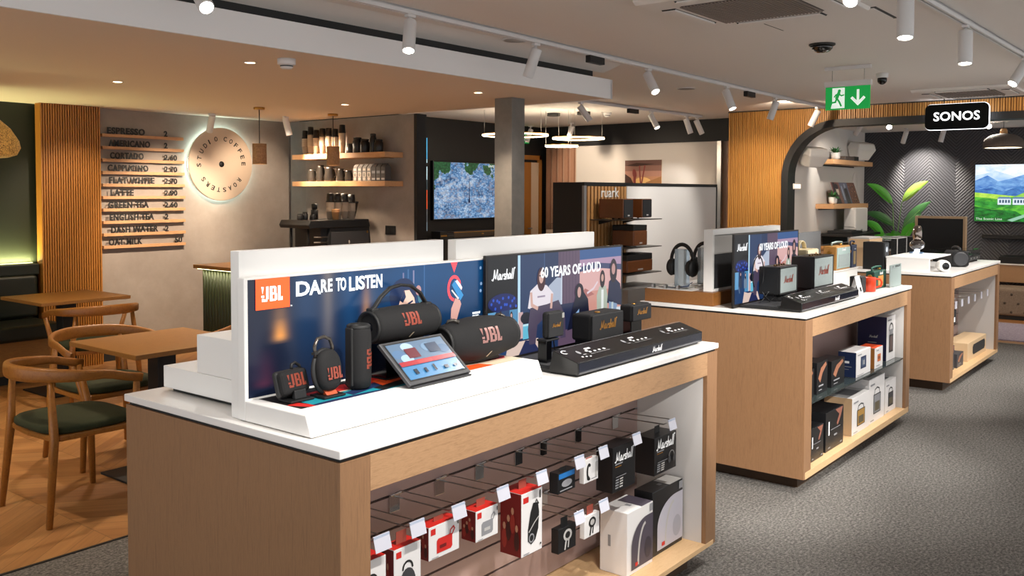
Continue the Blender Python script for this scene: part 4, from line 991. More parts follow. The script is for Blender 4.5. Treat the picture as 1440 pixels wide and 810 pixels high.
# ------------------------------------------------------------------ lighting tracks and spotlights
def track(a, b, z, label, boxes=()):
    t = thing('lighting_track', (a[0], a[1], z), label, 'lighting track')
    d = Vector((b[0]-a[0], b[1]-a[1], 0)); L_ = d.length; ang = math.atan2(d.y, d.x)
    T = Matrix.Translation((a[0], a[1], 0)) @ Matrix.Rotation(ang, 4, 'Z')
    m = MB()
    for y0, y1 in ((-.020, -.006), (.006, .020)): m.box(0, L_, y0, y1, z-.034, z, white_metal)
    m.box(0, L_, -.020, .020, z-.012, z, white_metal); build('rail', m.xf(T), t, .001)
    build('slot', MB().box(.01, L_-.01, -.006, .006, z-.02, z-.013, darkgrey).xf(T), t)
    m = MB(); m.box(-.004, 0, -.021, .021, z-.035, z, white_metal); m.box(L_, L_+.004, -.021, .021, z-.035, z, white_metal)
    for s in boxes: build('power_feed', MB().box(s-.10, s+.10, -.022, .022, z-.085, z-.034, black).xf(T), t, .003)
    return t
track((2.2, 3.615), (10.80, 3.845), CZ, 'white lighting track along the ceiling in front of the cafe soffit', (3.45, 6.33))
track((-1.5, 1.42), (8.2, 1.24), CZ, 'white lighting track above the carpet aisle on the open side of the islands')
track((7.9, 5.72), (11.1, 5.60), CZ, 'white lighting track between the ring pendants and the slatted arch wall', (1.55,))
HEADS = {}
def spot(key, piv, dr, label, group, top=None, L_=.19, R_=.036, on=True, e=60, ang=50, col=NEUT, tgt=None, size=.03):
    """a cylinder spotlight: adaptor at the track, arm, head swung to its aim, lens ring"""
    top = top or CZ-.0345
    t = thing('track_spotlight', (piv[0], piv[1], top), label, 'spotlight', group)
    d = Vector(dr).normalized()
    if top > 2.5: piv = (piv[0], piv[1], piv[2]-.022); L_ -= .018
    P = Vector(piv)
    m = MB(); m.box(piv[0]-.03, piv[0]+.03, piv[1]-.017, piv[1]+.017, top-.018, top, white_metal); build('adaptor', m, t, .003)
    m = MB(); m.cyl((piv[0], piv[1], top-.018), (piv[0], piv[1], piv[2]-.01), .009, white_metal, n=12); m.ell(P, (.014,.014,.014), white_metal, 12, 8); build('arm', m, t)
    q = d.to_track_quat('-Z', 'Y').to_matrix().to_4x4()
    T = Matrix.Translation(P) @ q
    m = MB(); m.lathe([(R_*.7, .030), (R_*.97, .026), (R_, .020), (R_, -L_+.004), (R_*.96, -L_), (R_*.86, -L_), (R_*.84, -L_+.012)], (0,0,0), white_metal, 28); m.xf(T); hd = build('lamp_head', m, t)
    m = MB(); m.lathe([(R_*.86, -L_+.005), (.001, -L_+.005)], (0,0,0), lens_m if on else mat('lens_dim', '#d9d2c4', .3, emit='#ffe6c4', es=1.2), 24); m.xf(T); build('lens', m, hd)
    if e:
        lp = P + d*(L_+.012)
        lamp('spot_or_fill_lamp', 'SPOT', lp, e, col, size=size, spot=ang, blend=.65, target=tgt or (lp+d))
G1, G2, G3 = 'spotlights on the long track before the cafe soffit', 'spotlights on the track above the carpet aisle', 'spotlights on the track beside the slatted arch wall'
spot('s0', (2.423, 3.78, 2.535), (-.206,-.761,-.616), 'lit spotlight tilted forward before the fascia, first on its track above the cafe chairs', G1, e=45, tgt=(1.6, 2.3, .9))
spot('s1', (3.678, 3.650, 2.535), (-.36,-.28,-.90), 'lit spotlight pointing straight down in front of the white fascia', G1, e=45, tgt=(3.4, 2.3, .9))
spot('s2', (4.893, 3.685, 2.535), (-.092,.319,-.943), 'unlit-looking spotlight tilted back towards the pillar, before the fascia', G1, on=False, e=34, ang=85, tgt=(5.3, 4.7, 1.3))
spot('s3', (6.440, 3.72, 2.535), (-.30,-.60,-.85), 'lit tilted spotlight just past the end of the white fascia', G1, e=50, tgt=(5.5, 2.2, .9))
spot('s4', (7.959, 3.76, 2.535), (-.14,-.44,-.90), 'lit tilted spotlight between two black power boxes, near the slatted wall', G1, e=50, tgt=(8.4, 2.4, .9))
spot('s5', (9.211, 3.80, 2.535), (-.052,.323,-.945), 'spotlight aimed at the slatted wall, nearer one of the last pair on its track', G1, on=False, e=40, tgt=(10.8, 4.9, 1.0))
spot('s6', (10.50, 3.83, 2.535), (-.087,.418,-.904), 'spotlight overlapping the exit sign, last on its track', G1, on=False, e=30, tgt=(10.9, 5.0, .9))
spot('s7', (4.782, 1.31, 2.535), (-.212,-.059,-.975), 'wide white spotlight hanging straight down beside the ceiling air conditioner', G2, e=28, ang=80, tgt=(4.6, 1.0, 0), R_=.040)
spot('s8', (5.915, 1.28, 2.535), (-.16,-.04,-.98), 'slimmer white spotlight hanging straight down, next to the sharply tilted track-end one', G2, e=28, ang=80, tgt=(6.1, 1.0, 0), R_=.040)
spot('s9', (7.614, 1.25, 2.535), (-.550,.329,-.768), 'lit spotlight tilted sharply at the track end by the lit black sign', G2, e=60, tgt=(6.2, 2.0, .9))
spot('s10', (4.192, 1.33, 2.535), (-.832,.06,-.552), 'lit spotlight overlapping the grille of the large air conditioner', G2, e=60, tgt=(2.9, 1.95, .95))
for x, tg in ((1.75, (1.75, 1.7, .5)), (2.1, (2.2, 1.7, .55)), (3.3, (3.1, 1.7, .5)), (4.6, (4.9, 1.74, .5)), (5.9, (6.0, 1.74, .5)), (7.6, (8.0, 1.74, .5)), (9.0, (9.2, 1.74, .5))):
    lamp('spot_or_fill_lamp', 'SPOT', (x, .72, 2.40), 88, NEUT, size=.03, spot=60, blend=.7, target=tg)  # added row without fixtures, brightens the counter fronts
for x, y, tg, e, an in ((1.9, -.7, (4.65, 2.25, .30), 560, 26), (2.6, -.7, (4.65, 2.0, .40), 380, 26), (5.0, -.7, (7.74, 2.2, .35), 640, 28)):
    lamp('spot_or_fill_lamp', 'SPOT', (x, y, 2.40), e, NEUT, size=.03, spot=an, blend=.7, target=tg)  # added fill spots without fixtures, brighten the end panels
for x, y in ((-1.0, -1.5), (1.5, -2.6), (4.5, -2.6), (7.5, -2.6), (10, -1.6)):
    lamp('spot_or_fill_lamp', 'SPOT', (x, y, 2.40), 300, NEUT, size=.05, spot=110, blend=.7, target=(x, y, 0))  # added wide fill on the open carpet, its bounce lifts the ceiling
for x, tg, e in ((.9, (1.75, 2.0, 1.0), 20), (1.35, (2.0, 1.95, 1.0), 24), (2.55, (2.9, 1.9, .95), 26)):
    lamp('spot_or_fill_lamp', 'SPOT', (x, 1.36, 2.34), e, NEUT, size=.03, spot=55, blend=.65, target=tg)
for x, y, tg, e in ((6.4, 1.27, (5.6, 1.95, .95), 60), (8.1, 1.25, (8.4, 1.9, .9), 60), (9.5, 1.0, (9.3, 1.2, 0), 50)):
    lamp('spot_or_fill_lamp', 'SPOT', (x, y, 2.34), e, NEUT, size=.03, spot=70, blend=.7, target=tg)  # added aisle fill, no spotlight body is built for these
spot('k1', (8.405, 5.70, 2.535), (.375,-.443,-.814), 'spotlight tilted steeply beside the ring pendants, first on its track', G3, on=False, e=40, tgt=(8.6, 4.0, 1.2))
spot('k2', (9.85, 5.64, 2.535), (-.10,-.55,-.85), 'lit tilted spotlight right beside a black power box, above the photo print', G3, e=40, tgt=(9.0, 4.2, 1.2))
spot('k3', (10.72, 5.62, 2.535), (.198,-.258,-.946), 'nearer of the twin spotlights against the black header', G3, on=False, e=0)
spot('k4', (10.98, 5.605, 2.535), (.370,-.263,-.891), 'farther of the twin spotlights against the black header', G3, on=False, e=45, tgt=(11.8, 6.8, 1.2))
lamp('spot_or_fill_lamp', 'SPOT', (10.4, 7.5, 2.4), 70, WARM, size=.03, spot=60, blend=.7, target=(11.75, 7.75, 1.9))  # added fill without a fixture, brightens the white display wall
lamp('spot_or_fill_lamp', 'SPOT', (10.0, 6.6, 2.4), 30, WARM, size=.03, spot=60, blend=.7, target=(11.75, 6.6, 1.7))  # second added fill for the display wall, no fixture
lamp('spot_or_fill_lamp', 'SPOT', (8.3, 3.3, 2.45), 75, NEUT, size=.03, spot=60, blend=.7, target=(8.3, 4.6, 1.2))  # added fill for the gondola's white panel, no fixture
lamp('spot_or_fill_lamp', 'SPOT', (7.0, 3.4, 2.45), 45, NEUT, size=.03, spot=60, blend=.7, target=(7.4, 4.6, 1.2))  # added fill for the gondola slats, no fixture
lamp('spot_or_fill_lamp', 'SPOT', (9.6, 4.2, 2.5), 75, WARM, size=.03, spot=70, blend=.7, target=(10.9, 4.8, 1.3))  # added warm fill for the arch wall, no fixture
for yy, e in ((.9, 70), (4.0, 36)): lamp('spot_or_fill_lamp', 'SPOT', (9.75, yy, 2.5), e, WARM, size=.03, spot=120, blend=.7, target=(10.9, yy, 2.2))  # added warm fill along the arch header, no fixtures
# cafe spots on the soffit
G4 = 'spotlights on the cafe soffit'
spot('c1', (5.192, 7.868, 2.300), (.115,.475,-.873), 'white spotlight hanging in front of the round backlit sign', G4, top=SOF, L_=.15, R_=.032, on=False, e=0)
spot('c2', (5.852, 7.575, 2.300), (.217,-.099,-.971), 'white spotlight beside the cylinder pendant and bottle shelf', G4, top=SOF, L_=.15, R_=.032, on=False, e=95, ang=95, col=WARM, tgt=(6.3, 7.3, 1.7))
lamp('spot_or_fill_lamp', 'SPOT', (4.9, 6.9, 2.28), 210, WARM, size=.03, spot=64, blend=.8, target=(4.9, 8.2, 1.15))  # added fill without a fixture, brightens the menu wall
lamp('spot_or_fill_lamp', 'SPOT', (5.5, 7.1, 2.28), 70, WARM, size=.03, spot=70, blend=.8, target=(5.9, 8.2, 1.4))  # added fill towards the concrete corner, no fixture
# three ring pendants
ring_m = led('ring_glow', '#ffe3b4', 4.5)
def ring(c, R, rose, label, ph=.5):
    t = thing('ring_pendant', c, label, 'pendant light', 'ring pendants')
    x, y, z = c
    m = MB(); m.lathe([(R-.019, .010), (R+.001, .010), (R+.001, .016), (R-.019, .016), (R-.019, .010)], c, brass, 64, cap=False); build('ring_body', m, t)
    m = MB(); m.tube([(x+(R-.009)*cos(2*PI*k/64), y+(R-.009)*sin(2*PI*k/64), z-.002) for k in range(64)], .0085, ring_m, 10, closed=True); build('light_strip', m, t)
    for k in range(3):
        a = 2*PI*k/3+ph; p = (x+(R-.009)*cos(a), y+(R-.009)*sin(a), z+.012)
        build('cable', MB().cyl(p, (p[0], p[1], CZ-.002), .0022, steel, n=6), t)
    m = MB(); m.lathe([(.085, 0), (.085, -.035), (.08, -.038)], (rose[0], rose[1], CZ), charcoal, 28); build('ceiling_rose', m, t)
    for k in range(6):
        a = 2*PI*k/6; lamp('ring_lamp', 'POINT', (x+R*cos(a)*.97, y+R*sin(a)*.97, z-.03), 1.8, (1,.84,.62), size=.05)
ring((9.06, 7.14, 2.30), .42, (9.10, 7.3), 'large glowing ring pendant partly hidden behind the concrete pillar')
ring((9.56, 6.52, 2.262), .33, (9.72, 6.55), 'glowing ring pendant nearest the bright white display wall', 1.5)
ring((9.42, 6.68, 2.165), .21, (9.66, 6.98), 'smallest and lowest of the glowing ring pendants', 0)
for k, (x, y) in enumerate(((10.9, 8.3), (10.75, 7.45))):
    spot('g%d' % k, (x, y, 2.52), (.1,.35,-.9) if k else (-.25,.2,-.9), ('white spotlight by the green exit sign on the dark rear wall', 'white spotlight between two ring pendants')[k], 'spotlights by the dark rear wall', on=False, e=0)
# ------------------------------------------------------------------ cafe: bench, tables, chairs
t = thing('banquette', (2.0, 7.8, 0), 'dark green leather bench along the green wall beside the slatted panel', 'bench')
build('base', MB().box(-1.5, 3.64, 7.78, 8.25, .08, .36, cafe_wood), t, .004); build('kick_board', MB().box(-1.5, 3.62, 7.82, 8.25, 0, .08, charcoal), t)
for i in range(5):
    a = 3.62-(i+1)*1.02
    build('seat_cushion', MB().box(a, a+1.015, 7.66, 8.14, .362, .49, leather), t, .03, 4)
    build('back_cushion', MB().box(a, a+1.015, 8.09, 8.2, .50, .86, leather), t, .03, 4)
build('ledge', MB().box(-1.5, 3.645, 8.13, 8.255, .86, .955, leather), t, .008)
wl = led('warm_cove_led', '#e4e59a', 3.0)
l = bpy.data.lights.new('cove_lamp', 'AREA'); l.shape = 'RECTANGLE'; l.size = 5.0; l.size_y = .02; l.energy = 60; l.color = (1, .95, .45)
o = bpy.data.objects.new('cove_lamp', l); COL.objects.link(o); o.location = (1.15, 8.215, .965); o.rotation_euler = (math.radians(180-12), 0, 0)
t2 = solo('cove_light_strip', MB().box(-1.4, 3.63, 8.225, 8.24, .956, .960, wl), 'slim glowing strip along the bench ledge washing the green wall', 'light strip')
def table(x, y, label, sz=.70):
    t = thing('cafe_table', (x, y, 0), label, 'table', 'square cafe tables')
    h = sz/2
    build('tabletop', MB().box(x-h, x+h, y-h, y+h, .724, .75, cafe_wood), t, .003)
    build('pedestal', MB().box(x-.055, x+.055, y-.055, y+.055, .012, .724, black), t, .004)
    m = MB(); m.box(x-.24, x+.24, y-.24, y+.24, .0005, .012, black); build('base_plate', m, t, .003)
    return t
table(2.765, 4.70, 'square oak cafe table nearest the white worktop island')
table(3.46, 7.27, 'square oak cafe table in front of the green bench')
def chair(loc, rz, label):
    t = thing('cafe_chair', loc, label, 'chair', 'oak armchairs with olive seats', rz)
    m = MB(); m.prism([(-.21,-.205), (-.17,-.235), (.19,-.245), (.225,-.22), (.235,0), (.225,.22), (.19,.245), (-.17,.235), (-.21,.205), (-.225,0)], 'z', .395, .425, chair_wood); build('seat_frame', m, t, .008, local=True)
    m = MB(); n_ = 28
    prof = []
    for i, (sc_, z) in enumerate(((.93,.425), (1.0,.435), (1.0,.455), (.95,.466), (.6,.472), (.001,.473))):
        prof.append([(.235*sc_*math.copysign(abs(cos(a))**.55, cos(a)), .245*sc_*math.copysign(abs(sin(a))**.55, sin(a)), z) for a in [2*PI*k/n_ for k in range(n_)]])
    vs = [p for r in prof for p in r]; fs = [(i*n_+k, i*n_+(k+1) % n_, (i+1)*n_+(k+1) % n_, (i+1)*n_+k) for i in range(len(prof)-1) for k in range(n_)]
    m.add(vs, fs, green_seat, True); build('seat_cushion', m, t, local=True)
    # curved rail running round the back and forward as arms
    pts = []; R = []
    for i in range(33):
        a = PI*(.5 + i/32)          # from +y arm round the back to -y arm
        x = .29*cos(a)*1.0; y = .295*sin(a)
        pts.append([x, y, .715]); 
    arm = [[.20, .300, .655], [.12, .302, .672], [.05, .300, .692]]
    path = arm + pts + [[p[0], -p[1], p[2]] for p in arm[::-1]]
    for p in path[3:-3]:
        p[2] = .700 + .018*min(1, max(0, -p[0]/.29))
    K = len(path)
    sc2 = []
    for i, p in enumerate(path): sc2.append(.72 + .5*min(1, max(0, (-p[0]+.02)/.29)))
    m = MB(); m.tube(path, sc2, chair_wood, 12, sq=(.015, .030), up=(0,0,1)); build('back_rail', m, t, local=True)
    for sx, sy, top in ((-1, 1, (-.205, .20, .69)), (-1, -1, (-.205, -.20, .69)), (1, 1, (.175, .296, .648)), (1, -1, (.175, -.296, .648))):
        foot = (-.245 if sx < 0 else .225, sy*(.255 if sx < 0 else .262), .0005)
        mid = (-.205 if sx < 0 else .20, sy*.232, .41)
        m = MB(); m.tube([foot, mid, top], [.0135, .0195, .0135], chair_wood, 10, sq=(1.0,1.0)); build('leg', m, t, local=True)
    return t
c0 = chair((2.20, 4.565, 0), 0, 'oak armchair with olive seat, drawn out nearest the carpet edge')
dup(c0, (2.74, 5.27, 0), 'oak armchair with olive seat, tucked under the far side of the nearer cafe table', None, math.radians(-90))
dup(c0, (3.40, 6.70, 0), 'oak armchair with olive seat, backed towards the table before the green bench', None, math.radians(82))
dup(c0, (3.50, 4.80, 0), 'oak armchair with olive seat, mostly hidden behind the white stepped riser', None, math.radians(172))
# woven pendant above the bench tables
t = thing('woven_pendant', (2.70, 7.1, SOF), 'glowing woven rattan pendant lamp before the green wall', 'pendant light')
rat = mat('woven_rattan', '#a4783a', .7); nt, N, L, b = nodes(rat)
f = noise(nt, coords(nt), 42, 3, .6, 3.5)
L.new(ramp(nt, f, [(.42, '#5e3f18'), (.55, '#c69a55')]), b.inputs['Base Color']); L.new(ramp(nt, f, [(.40, '#3f2a10'), (.58, '#e0a650')]), b.inputs['Emission Color']); b.inputs['Emission Strength'].default_value = .26
m = MB(); m.lathe([(.06,-.19), (.12,-.20), (.20,-.245), (.27,-.31), (.325,-.40), (.335,-.45), (.31,-.50), (.25,-.52), (.12,-.53)], (2.70,7.1,SOF), rat, 40); build('lamp_shade', m, t)
m = MB(); m.cyl((2.70,7.1,SOF), (2.70,7.1,SOF-.2), .004, black, n=8); build('cord', m, t); m = MB(); m.lathe([(.05,0), (.05,-.02), (.02,-.03)], (2.70,7.1,SOF), brass); build('ceiling_rose', m, t)
lamp('pendant_lamp', 'POINT', (2.70, 7.1, SOF-.42), 7, WARM, size=.06)
# ------------------------------------------------------------------ menu ledges and letters
led_w = wood('menu_ledge_wood', '#a87b55', '#c79a70', (3, 20, 20), .5)
MENU = [('ESPRESSO', '2', 0), ('AMERICANO', '2', 0), ('CORTADO', '2.60', 0), ('CAPPUCINO', '2.70', 0), ('FLAT WHITE', '2.70', 0), ('LATTE', '2.90', 0), ('GREEN TEA', '2.60', 0), ('ENGLISH TEA', '2', 0), ('DASH WATER', '2', 0), ('OAT MILK', '50', .07)]
WD = [.37, .41, .33, .40, .45, .225, .40, .44, .47, .33]
words_ = ['first', 'second', 'third', 'fourth', 'fifth', 'sixth', 'seventh', 'eighth', 'ninth', 'tenth']
for i, (nm, pr, off) in enumerate(MENU):
    z = 2.098 - i*.1148; x0 = 4.235; x1 = 5.06+.012*min(i, 5)/5
    t = thing('menu_shelf', (x0, 8.2, z), 'narrow wooden menu ledge holding the word ' + nm + ' and its price', 'menu ledge', 'menu ledges on the cafe wall')
    m = MB(); m.box(x0, x1, 8.152, 8.199, z-.014, z+.014, led_w); build('ledge', m, t, .001)
    m = MB(); xs = x0+.052+.012*(i % 3); text(m, nm, (xs, 8.165, z+.0145), XA, ZA, WD[i], .062, black_ink, bold=.035, depth=.006, space=1.12); build('lettering', m, t)
    m = MB(); w_ = {1:.036, 2:.075, 4:.135}[len(pr)]; text(m, pr, (x0+.62+off*1.5, 8.165, z+.0145), XA, ZA, w_, .056, black_ink, bold=.03, depth=.006, space=1.1); build('price', m, t)
lamp('spot_or_fill_lamp', 'SPOT', (3.9, 7.0, 2.28), 60, WARM, size=.03, spot=60, blend=.8, target=(3.93, 8.1, 1.3))  # added fill without a fixture, brightens the slatted cafe panel
# round backlit coffee sign
cx, cz_, R = 5.475, 1.861, .372
t = thing('round_sign', (cx, 8.2, cz_), 'round cream sign with ring of coffee lettering and glowing rim', 'sign')
sgn = mat('cream_sign', '#cfbba6', .6)
m = MB(); m.lathe([(.001,-.065), (R-.004,-.065), (R,-.061), (R,-.045), (R-.02,-.045)], (cx, 8.2, cz_), sgn, 64, 'y'); ds = build('disc', m, t)
m = MB(); m.lathe([(R-.02,-.045), (R-.02,-.012)], (cx, 8.2, cz_), led('sign_halo', '#cfeee6', 14), 64, 'y', cap=False); build('halo_ring', m, t)
m = MB(); m.lathe([(.03,-.02), (.03,0)], (cx, 8.2, cz_), steel, 20, 'y'); build('wall_mount', m, t)
m = MB(); m.lathe([(.001,-.0665), (.030,-.0665), (.030,-.064)], (cx, 8.2, cz_), black_ink, 24, 'y'); build('centre_hole', m, ds)
m = MB()
def ringtext(s, a0, a1):
    n = len(s)
    for i, ch in enumerate(s):
        if ch == ' ': continue
        a = math.radians(a0+(a1-a0)*i/(n-1))
        o_ = Vector((cx+.262*cos(a), 8.1345, cz_+.262*sin(a)))
        v_ = Vector((cos(a), 0, sin(a))); u_ = Vector((sin(a), 0, -cos(a)))
        text(m, ch, o_-u_*.019-v_*.024, u_, v_, .036 if ch != 'I' else .012, .047, black_ink, bold=.01, depth=.003)
ringtext('STUDIO', 183, 104); ringtext('COFFEE', 80, 2); ringtext('ROASTERS', -38, -144)
build('lettering', m, ds)
# ------------------------------------------------------------------ coffee bar
t = thing('coffee_bar', (5.4, 6.9, 0), 'coffee bar with oak top and dark green tiled front, behind the stepped riser', 'bar counter')
gt = mat('dark_green_tile', '#2b3318', .5)
build('bar_top', MB().box(4.59, 6.385, 6.42, 7.27, .90, .932, cafe_wood), t, .002)
build('carcass', MB().box(4.68, 6.385, 6.48, 7.23, .0, .90, charcoal), t)
m = MB(); y = 6.48
while y < 7.22:
    m.tube([(4.675, y+.022, .02), (4.675, y+.022, .885)], .021, gt, 12, cap=True); y += .0445
x = 4.70
while x < 6.38:
    m.tube([(x, 6.475, .02), (x, 6.475, .885)], .021, gt, 10); x += .0445
build('fluted_tiles', m, t)
build('light_strip', MB().box(4.62, 4.632, 6.45, 7.25, .893, .8995, led('bar_glow', '#f4f0b0', 6)), t)
l = bpy.data.lights.new('bar_lamp', 'AREA'); l.shape = 'RECTANGLE'; l.size = .02; l.size_y = .8; l.energy = .9; l.color = (1, .93, .6)
o = bpy.data.objects.new('bar_lamp', l); COL.objects.link(o); o.location = (4.636, 6.85, .885); o.rotation_euler = (0, math.radians(20), 0)
# cylinder pendants over the bar
def cyl_pendant(x, y, zb, label):
    t = thing('cylinder_pendant', (x, y, SOF), label, 'pendant light', 'cylinder pendants over the coffee bar')
    cork = speck('cork_shade', '#9a7654', '#b78d66', 60, .8, .1)
    m = MB(); m.lathe([(.062, zb-SOF+.185), (.063, zb-SOF), (.056, zb-SOF), (.055, zb-SOF+.178), (.001, zb-SOF+.185)], (x,y,SOF), cork, 32); sh = build('lamp_shade', m, t)
    m = MB(); m.lathe([(.054, zb-SOF+.02), (.001, zb-SOF+.02)], (x,y,SOF), led('pendant_glow', '#ffd9a4', 6), 24); build('bulb_lens', m, sh)
    m = MB(); m.cyl((x,y,SOF-.02), (x,y,zb+.185), .004, black, n=8); build('cord', m, t)
    m = MB(); m.lathe([(.05,0), (.05,-.018), (.045,-.022)], (x,y,SOF), brass); build('ceiling_rose', m, t)
    lamp('pendant_lamp', 'SPOT', (x, y, zb+.01), 26, WARM, size=.04, spot=110, blend=.7, target=(x, y, 0))
cyl_pendant(5.082, 6.96, 1.832, 'cork-coloured cylinder pendant beside the round backlit sign')
cyl_pendant(5.944, 6.96, 1.842, 'cork-coloured cylinder pendant in front of the bottle shelves')
lamp('spot_or_fill_lamp', 'SPOT', (5.6, 7.35, 2.3), 26, WARM, size=.02, spot=40, blend=.5, target=(6.28, 7.45, 1.72))  # added fill without a fixture, makes a bright patch at the shelves
# shelves on the side wall
def wall_shelf(z, label, x0=6.15, x1=6.398, y0=6.45, y1=7.86):
    t = thing('wall_shelf', (x1, (y0+y1)/2, z), label, 'shelf', 'thick shelves in the coffee corner')
    build('board', MB().box(x0, x1, y0, y1, z-.052, z, shelf_wood), t, .002)
    m = MB()
    for yy in (y0+.15, y1-.15): m.box(x1-.03, x1-.0, yy-.02, yy+.02, z-.052-.003, z-.0525, charcoal)
    build('bracket', m, t)
wall_shelf(1.972, 'thick oak shelf holding cup sleeves and jars, upper one in the coffee corner'); wall_shelf(1.690, 'thick oak shelf holding jugs and coffee bags, lower one in the coffee corner')
cupm = mat('paper_cup', '#b9a691', .7); lidm = mat('black_lid', '#15110f', .4)
def cup_stack(loc, n, label, grp, r=.034, lid=True, cat='cup stack', hh=.012, body=.09, mt=None):
    x, y, z = loc; t = thing('paper_cup_stack', loc, label, cat, grp)
    m = MB(); prof = [(r*.72, .0005)]
    h = body
    prof += [(r*.98, h)]
    for i in range(n): prof += [(r*1.04, h+.001), (r*1.04, h+.005), (r*.96, h+.0055), (r*.99, h+hh)]; h += hh
    m.lathe(prof, loc, mt or cupm, 18); build('cups', m, t)
    if lid:
        m = MB(); m.lathe([(r*1.08, h+.001), (r*1.08, h+.012), (r*.95, h+.016), (r*.93, h+.045), (r*.85, h+.085), (.001, h+.088)], loc, lidm, 18); build('lids', m, t)
for i, (yy, n) in enumerate(((7.79, 7), (7.70, 10), (7.61, 7), (7.51, 8), (7.41, 8), (7.31, 7), (7.20, 10))):
    cup_stack((6.27, yy, 1.9725), n, 'paper cup stack with black lids, %s along the upper shelf from the corner' % words_[i], 'cup stacks on the upper coffee shelf')
def jar(loc, r, h, label, grp, mt=lidm, name='jar', cat='jar'):
    t = thing(name, loc, label, cat, grp)
    m = MB(); m.lathe([(r*.9, .0005), (r, .008), (r, h*.72), (r*.8, h*.82), (r*.78, h*.86)], loc, mt, 20); build('body', m, t)
    m = MB(); m.lathe([(r*.82, h*.86), (r*.84, h*.98), (r*.5, h), (.001, h)], loc, charcoal, 20); build('lid', m, t)
for i, (yy, r, h) in enumerate(((7.07, .045, .10), (6.97, .05, .16), (6.86, .05, .14), (6.74, .035, .19), (6.66, .045, .13))):
    jar((6.27, yy, 1.9725), r, h, 'dark lidded jar, %s of the row beside the cups on the upper shelf' % words_[i], 'dark jars on the upper coffee shelf')
pew = mat('pewter_jug', '#4c4640', .3, .7)
def jug(loc, r, h, label):
    x, y, z = loc; t = thing('milk_jug', loc, label, 'jug', 'metal jugs on the lower coffee shelf')
    m = MB(); m.lathe([(r*.95, .0005), (r, .01), (r*1.0, h*.35), (r*.72, h*.85), (r*.76, h), (r*.70, h), (r*.66, h*.85)], loc, pew, 24); build('body', m, t)
    m = MB(); m.tube([(x, y-r*.8, z+h*.88), (x, y-r*1.5, z+h*.85), (x, y-r*1.6, z+h*.4), (x, y-r*.98, z+h*.25)], .005, pew, 8); build('handle', m, t)
for i, (yy, r, h) in enumerate(((7.675, .055, .13), (7.53, .048, .17), (7.38, .062, .15), (7.21, .045, .13), (7.09, .042, .11))):
    jug((6.26, yy, 1.6905), r, h, 'dull metal jug, %s from the concrete corner on the lower shelf' % words_[i])
bagm = mat('coffee_bag_grey', '#8f8983', .6); bagd = mat('coffee_bag_dark', '#4a4644', .6); lblm = mat('coffee_label', '#d8cabb', .6)
for i in range(7):
    yy = 6.93-i*.067; dark = i > 3
    t = thing('coffee_bag', (6.24, yy, 1.6905), 'upright coffee bag, %s in the row at the shelf end, %s' % (words_[i], 'dark with slim label' if dark else 'pale with round label'), 'coffee bag', 'coffee bags on the lower shelf')
    m = MB(); m.box(6.20, 6.28, yy-.030, yy+.030, 1.6908, 1.83, bagd if dark else bagm); m.prism([(6.205, 1.83), (6.275, 1.83), (6.243, 1.862), (6.237, 1.862)], 'y', yy-.029, yy+.029, bagd if dark else bagm); bg_ = build('bag', m, t, .003)
    m = MB(); sh = Sheet(m, (6.1995, yy+.03, 1.69), (0,-1,0), ZA)
    if dark: sh.rect(.008, .052, .075, .10, grey_ink); sh.rect(.008,.052,.012,.03, lgrey)
    else: sh.rect(.006, .054, .045, .085, lblm); sh.rect(.012, .048, .105, .125, lblm); sh.oval(.03, .024, .016, .016, lblm, 12); sh.rect(.014,.046,.052,.060, black_ink); sh.rect(.014,.046,.066,.074, black_ink)
    build('label_print', m, bg_)
# glass corner screen
solo('glass_screen', MB().box(6.33, 6.338, 7.87, 8.15, .001, 2.33, acrylic), 'tall clear glass pane in the concrete corner behind the shelves', 'glass screen')
# espresso machine
t = thing('espresso_machine', (5.86, 6.92, .933), 'black espresso machine on the coffee bar with cups stacked on it', 'espresso machine')
x0, x1, y0, y1 = 5.44, 6.16, 6.72, 7.14
m = MB(); m.prism([(5.68, .955), (5.66, 1.10), (5.70, 1.24), (6.20, 1.24), (6.23, .955)], 'y', y0, y1, charcoal); bd = build('body', m, t, .006)
m = MB(); m.prism([(5.44, 1.24), (5.425, 1.27), (5.45, 1.315), (6.17, 1.315), (6.19, 1.24)], 'y', y0-.02, y1, black); build('top_tray', m, t, .006)
m = MB(); m.box(5.70, 6.18, y0-.012, y0-.001, 1.02, 1.20, darkgrey); build('front_panel', m, bd, .004)
m = MB(); m.ell((5.92, y0-.016, 1.10), (.010,.004,.018), lgrey, 12, 8); m.ell((6.16, y0-.012, 1.19), (.012,.006,.014), brass, 12, 8); build('emblem', m, bd)
m = MB(); m.box(5.46, 5.68, y0, y1, .955, .975, black); m.cyl((5.50, 6.80, .975), (5.50, 6.80, 1.24), .012, black); m.cyl((5.50, 7.05, .975), (5.50, 7.05, 1.24), .012, black); m.box(5.60, 5.68, y0+.02, y1-.02, .975, 1.25, black); build('group_side', m, t)
for k in range(3): build('drip_bar', MB().cyl((5.50, y0-.006, 1.06+.05*k), (5.66, y0-.006, 1.055+.05*k), .006, steel), t)
for k, (a, b_) in enumerate(((5.48, 6.80), (5.48, 7.05), (6.18, 6.80), (6.18, 7.05))): build('foot', MB().cyl((a, b_, .9335), (a, b_, .956), .02, black), t)
zt = 1.3165
for i, (xx, yy, n) in enumerate(((5.82, 6.86, 9), (5.909, 6.86, 9), (5.998, 6.86, 9), (6.087, 6.86, 8))):
    cup_stack((xx, yy, zt), n, 'lidded paper cup stack on the espresso machine, %s from the grinder' % words_[i], 'cup stacks on the espresso machine', r=.040, hh=.010, body=.075)
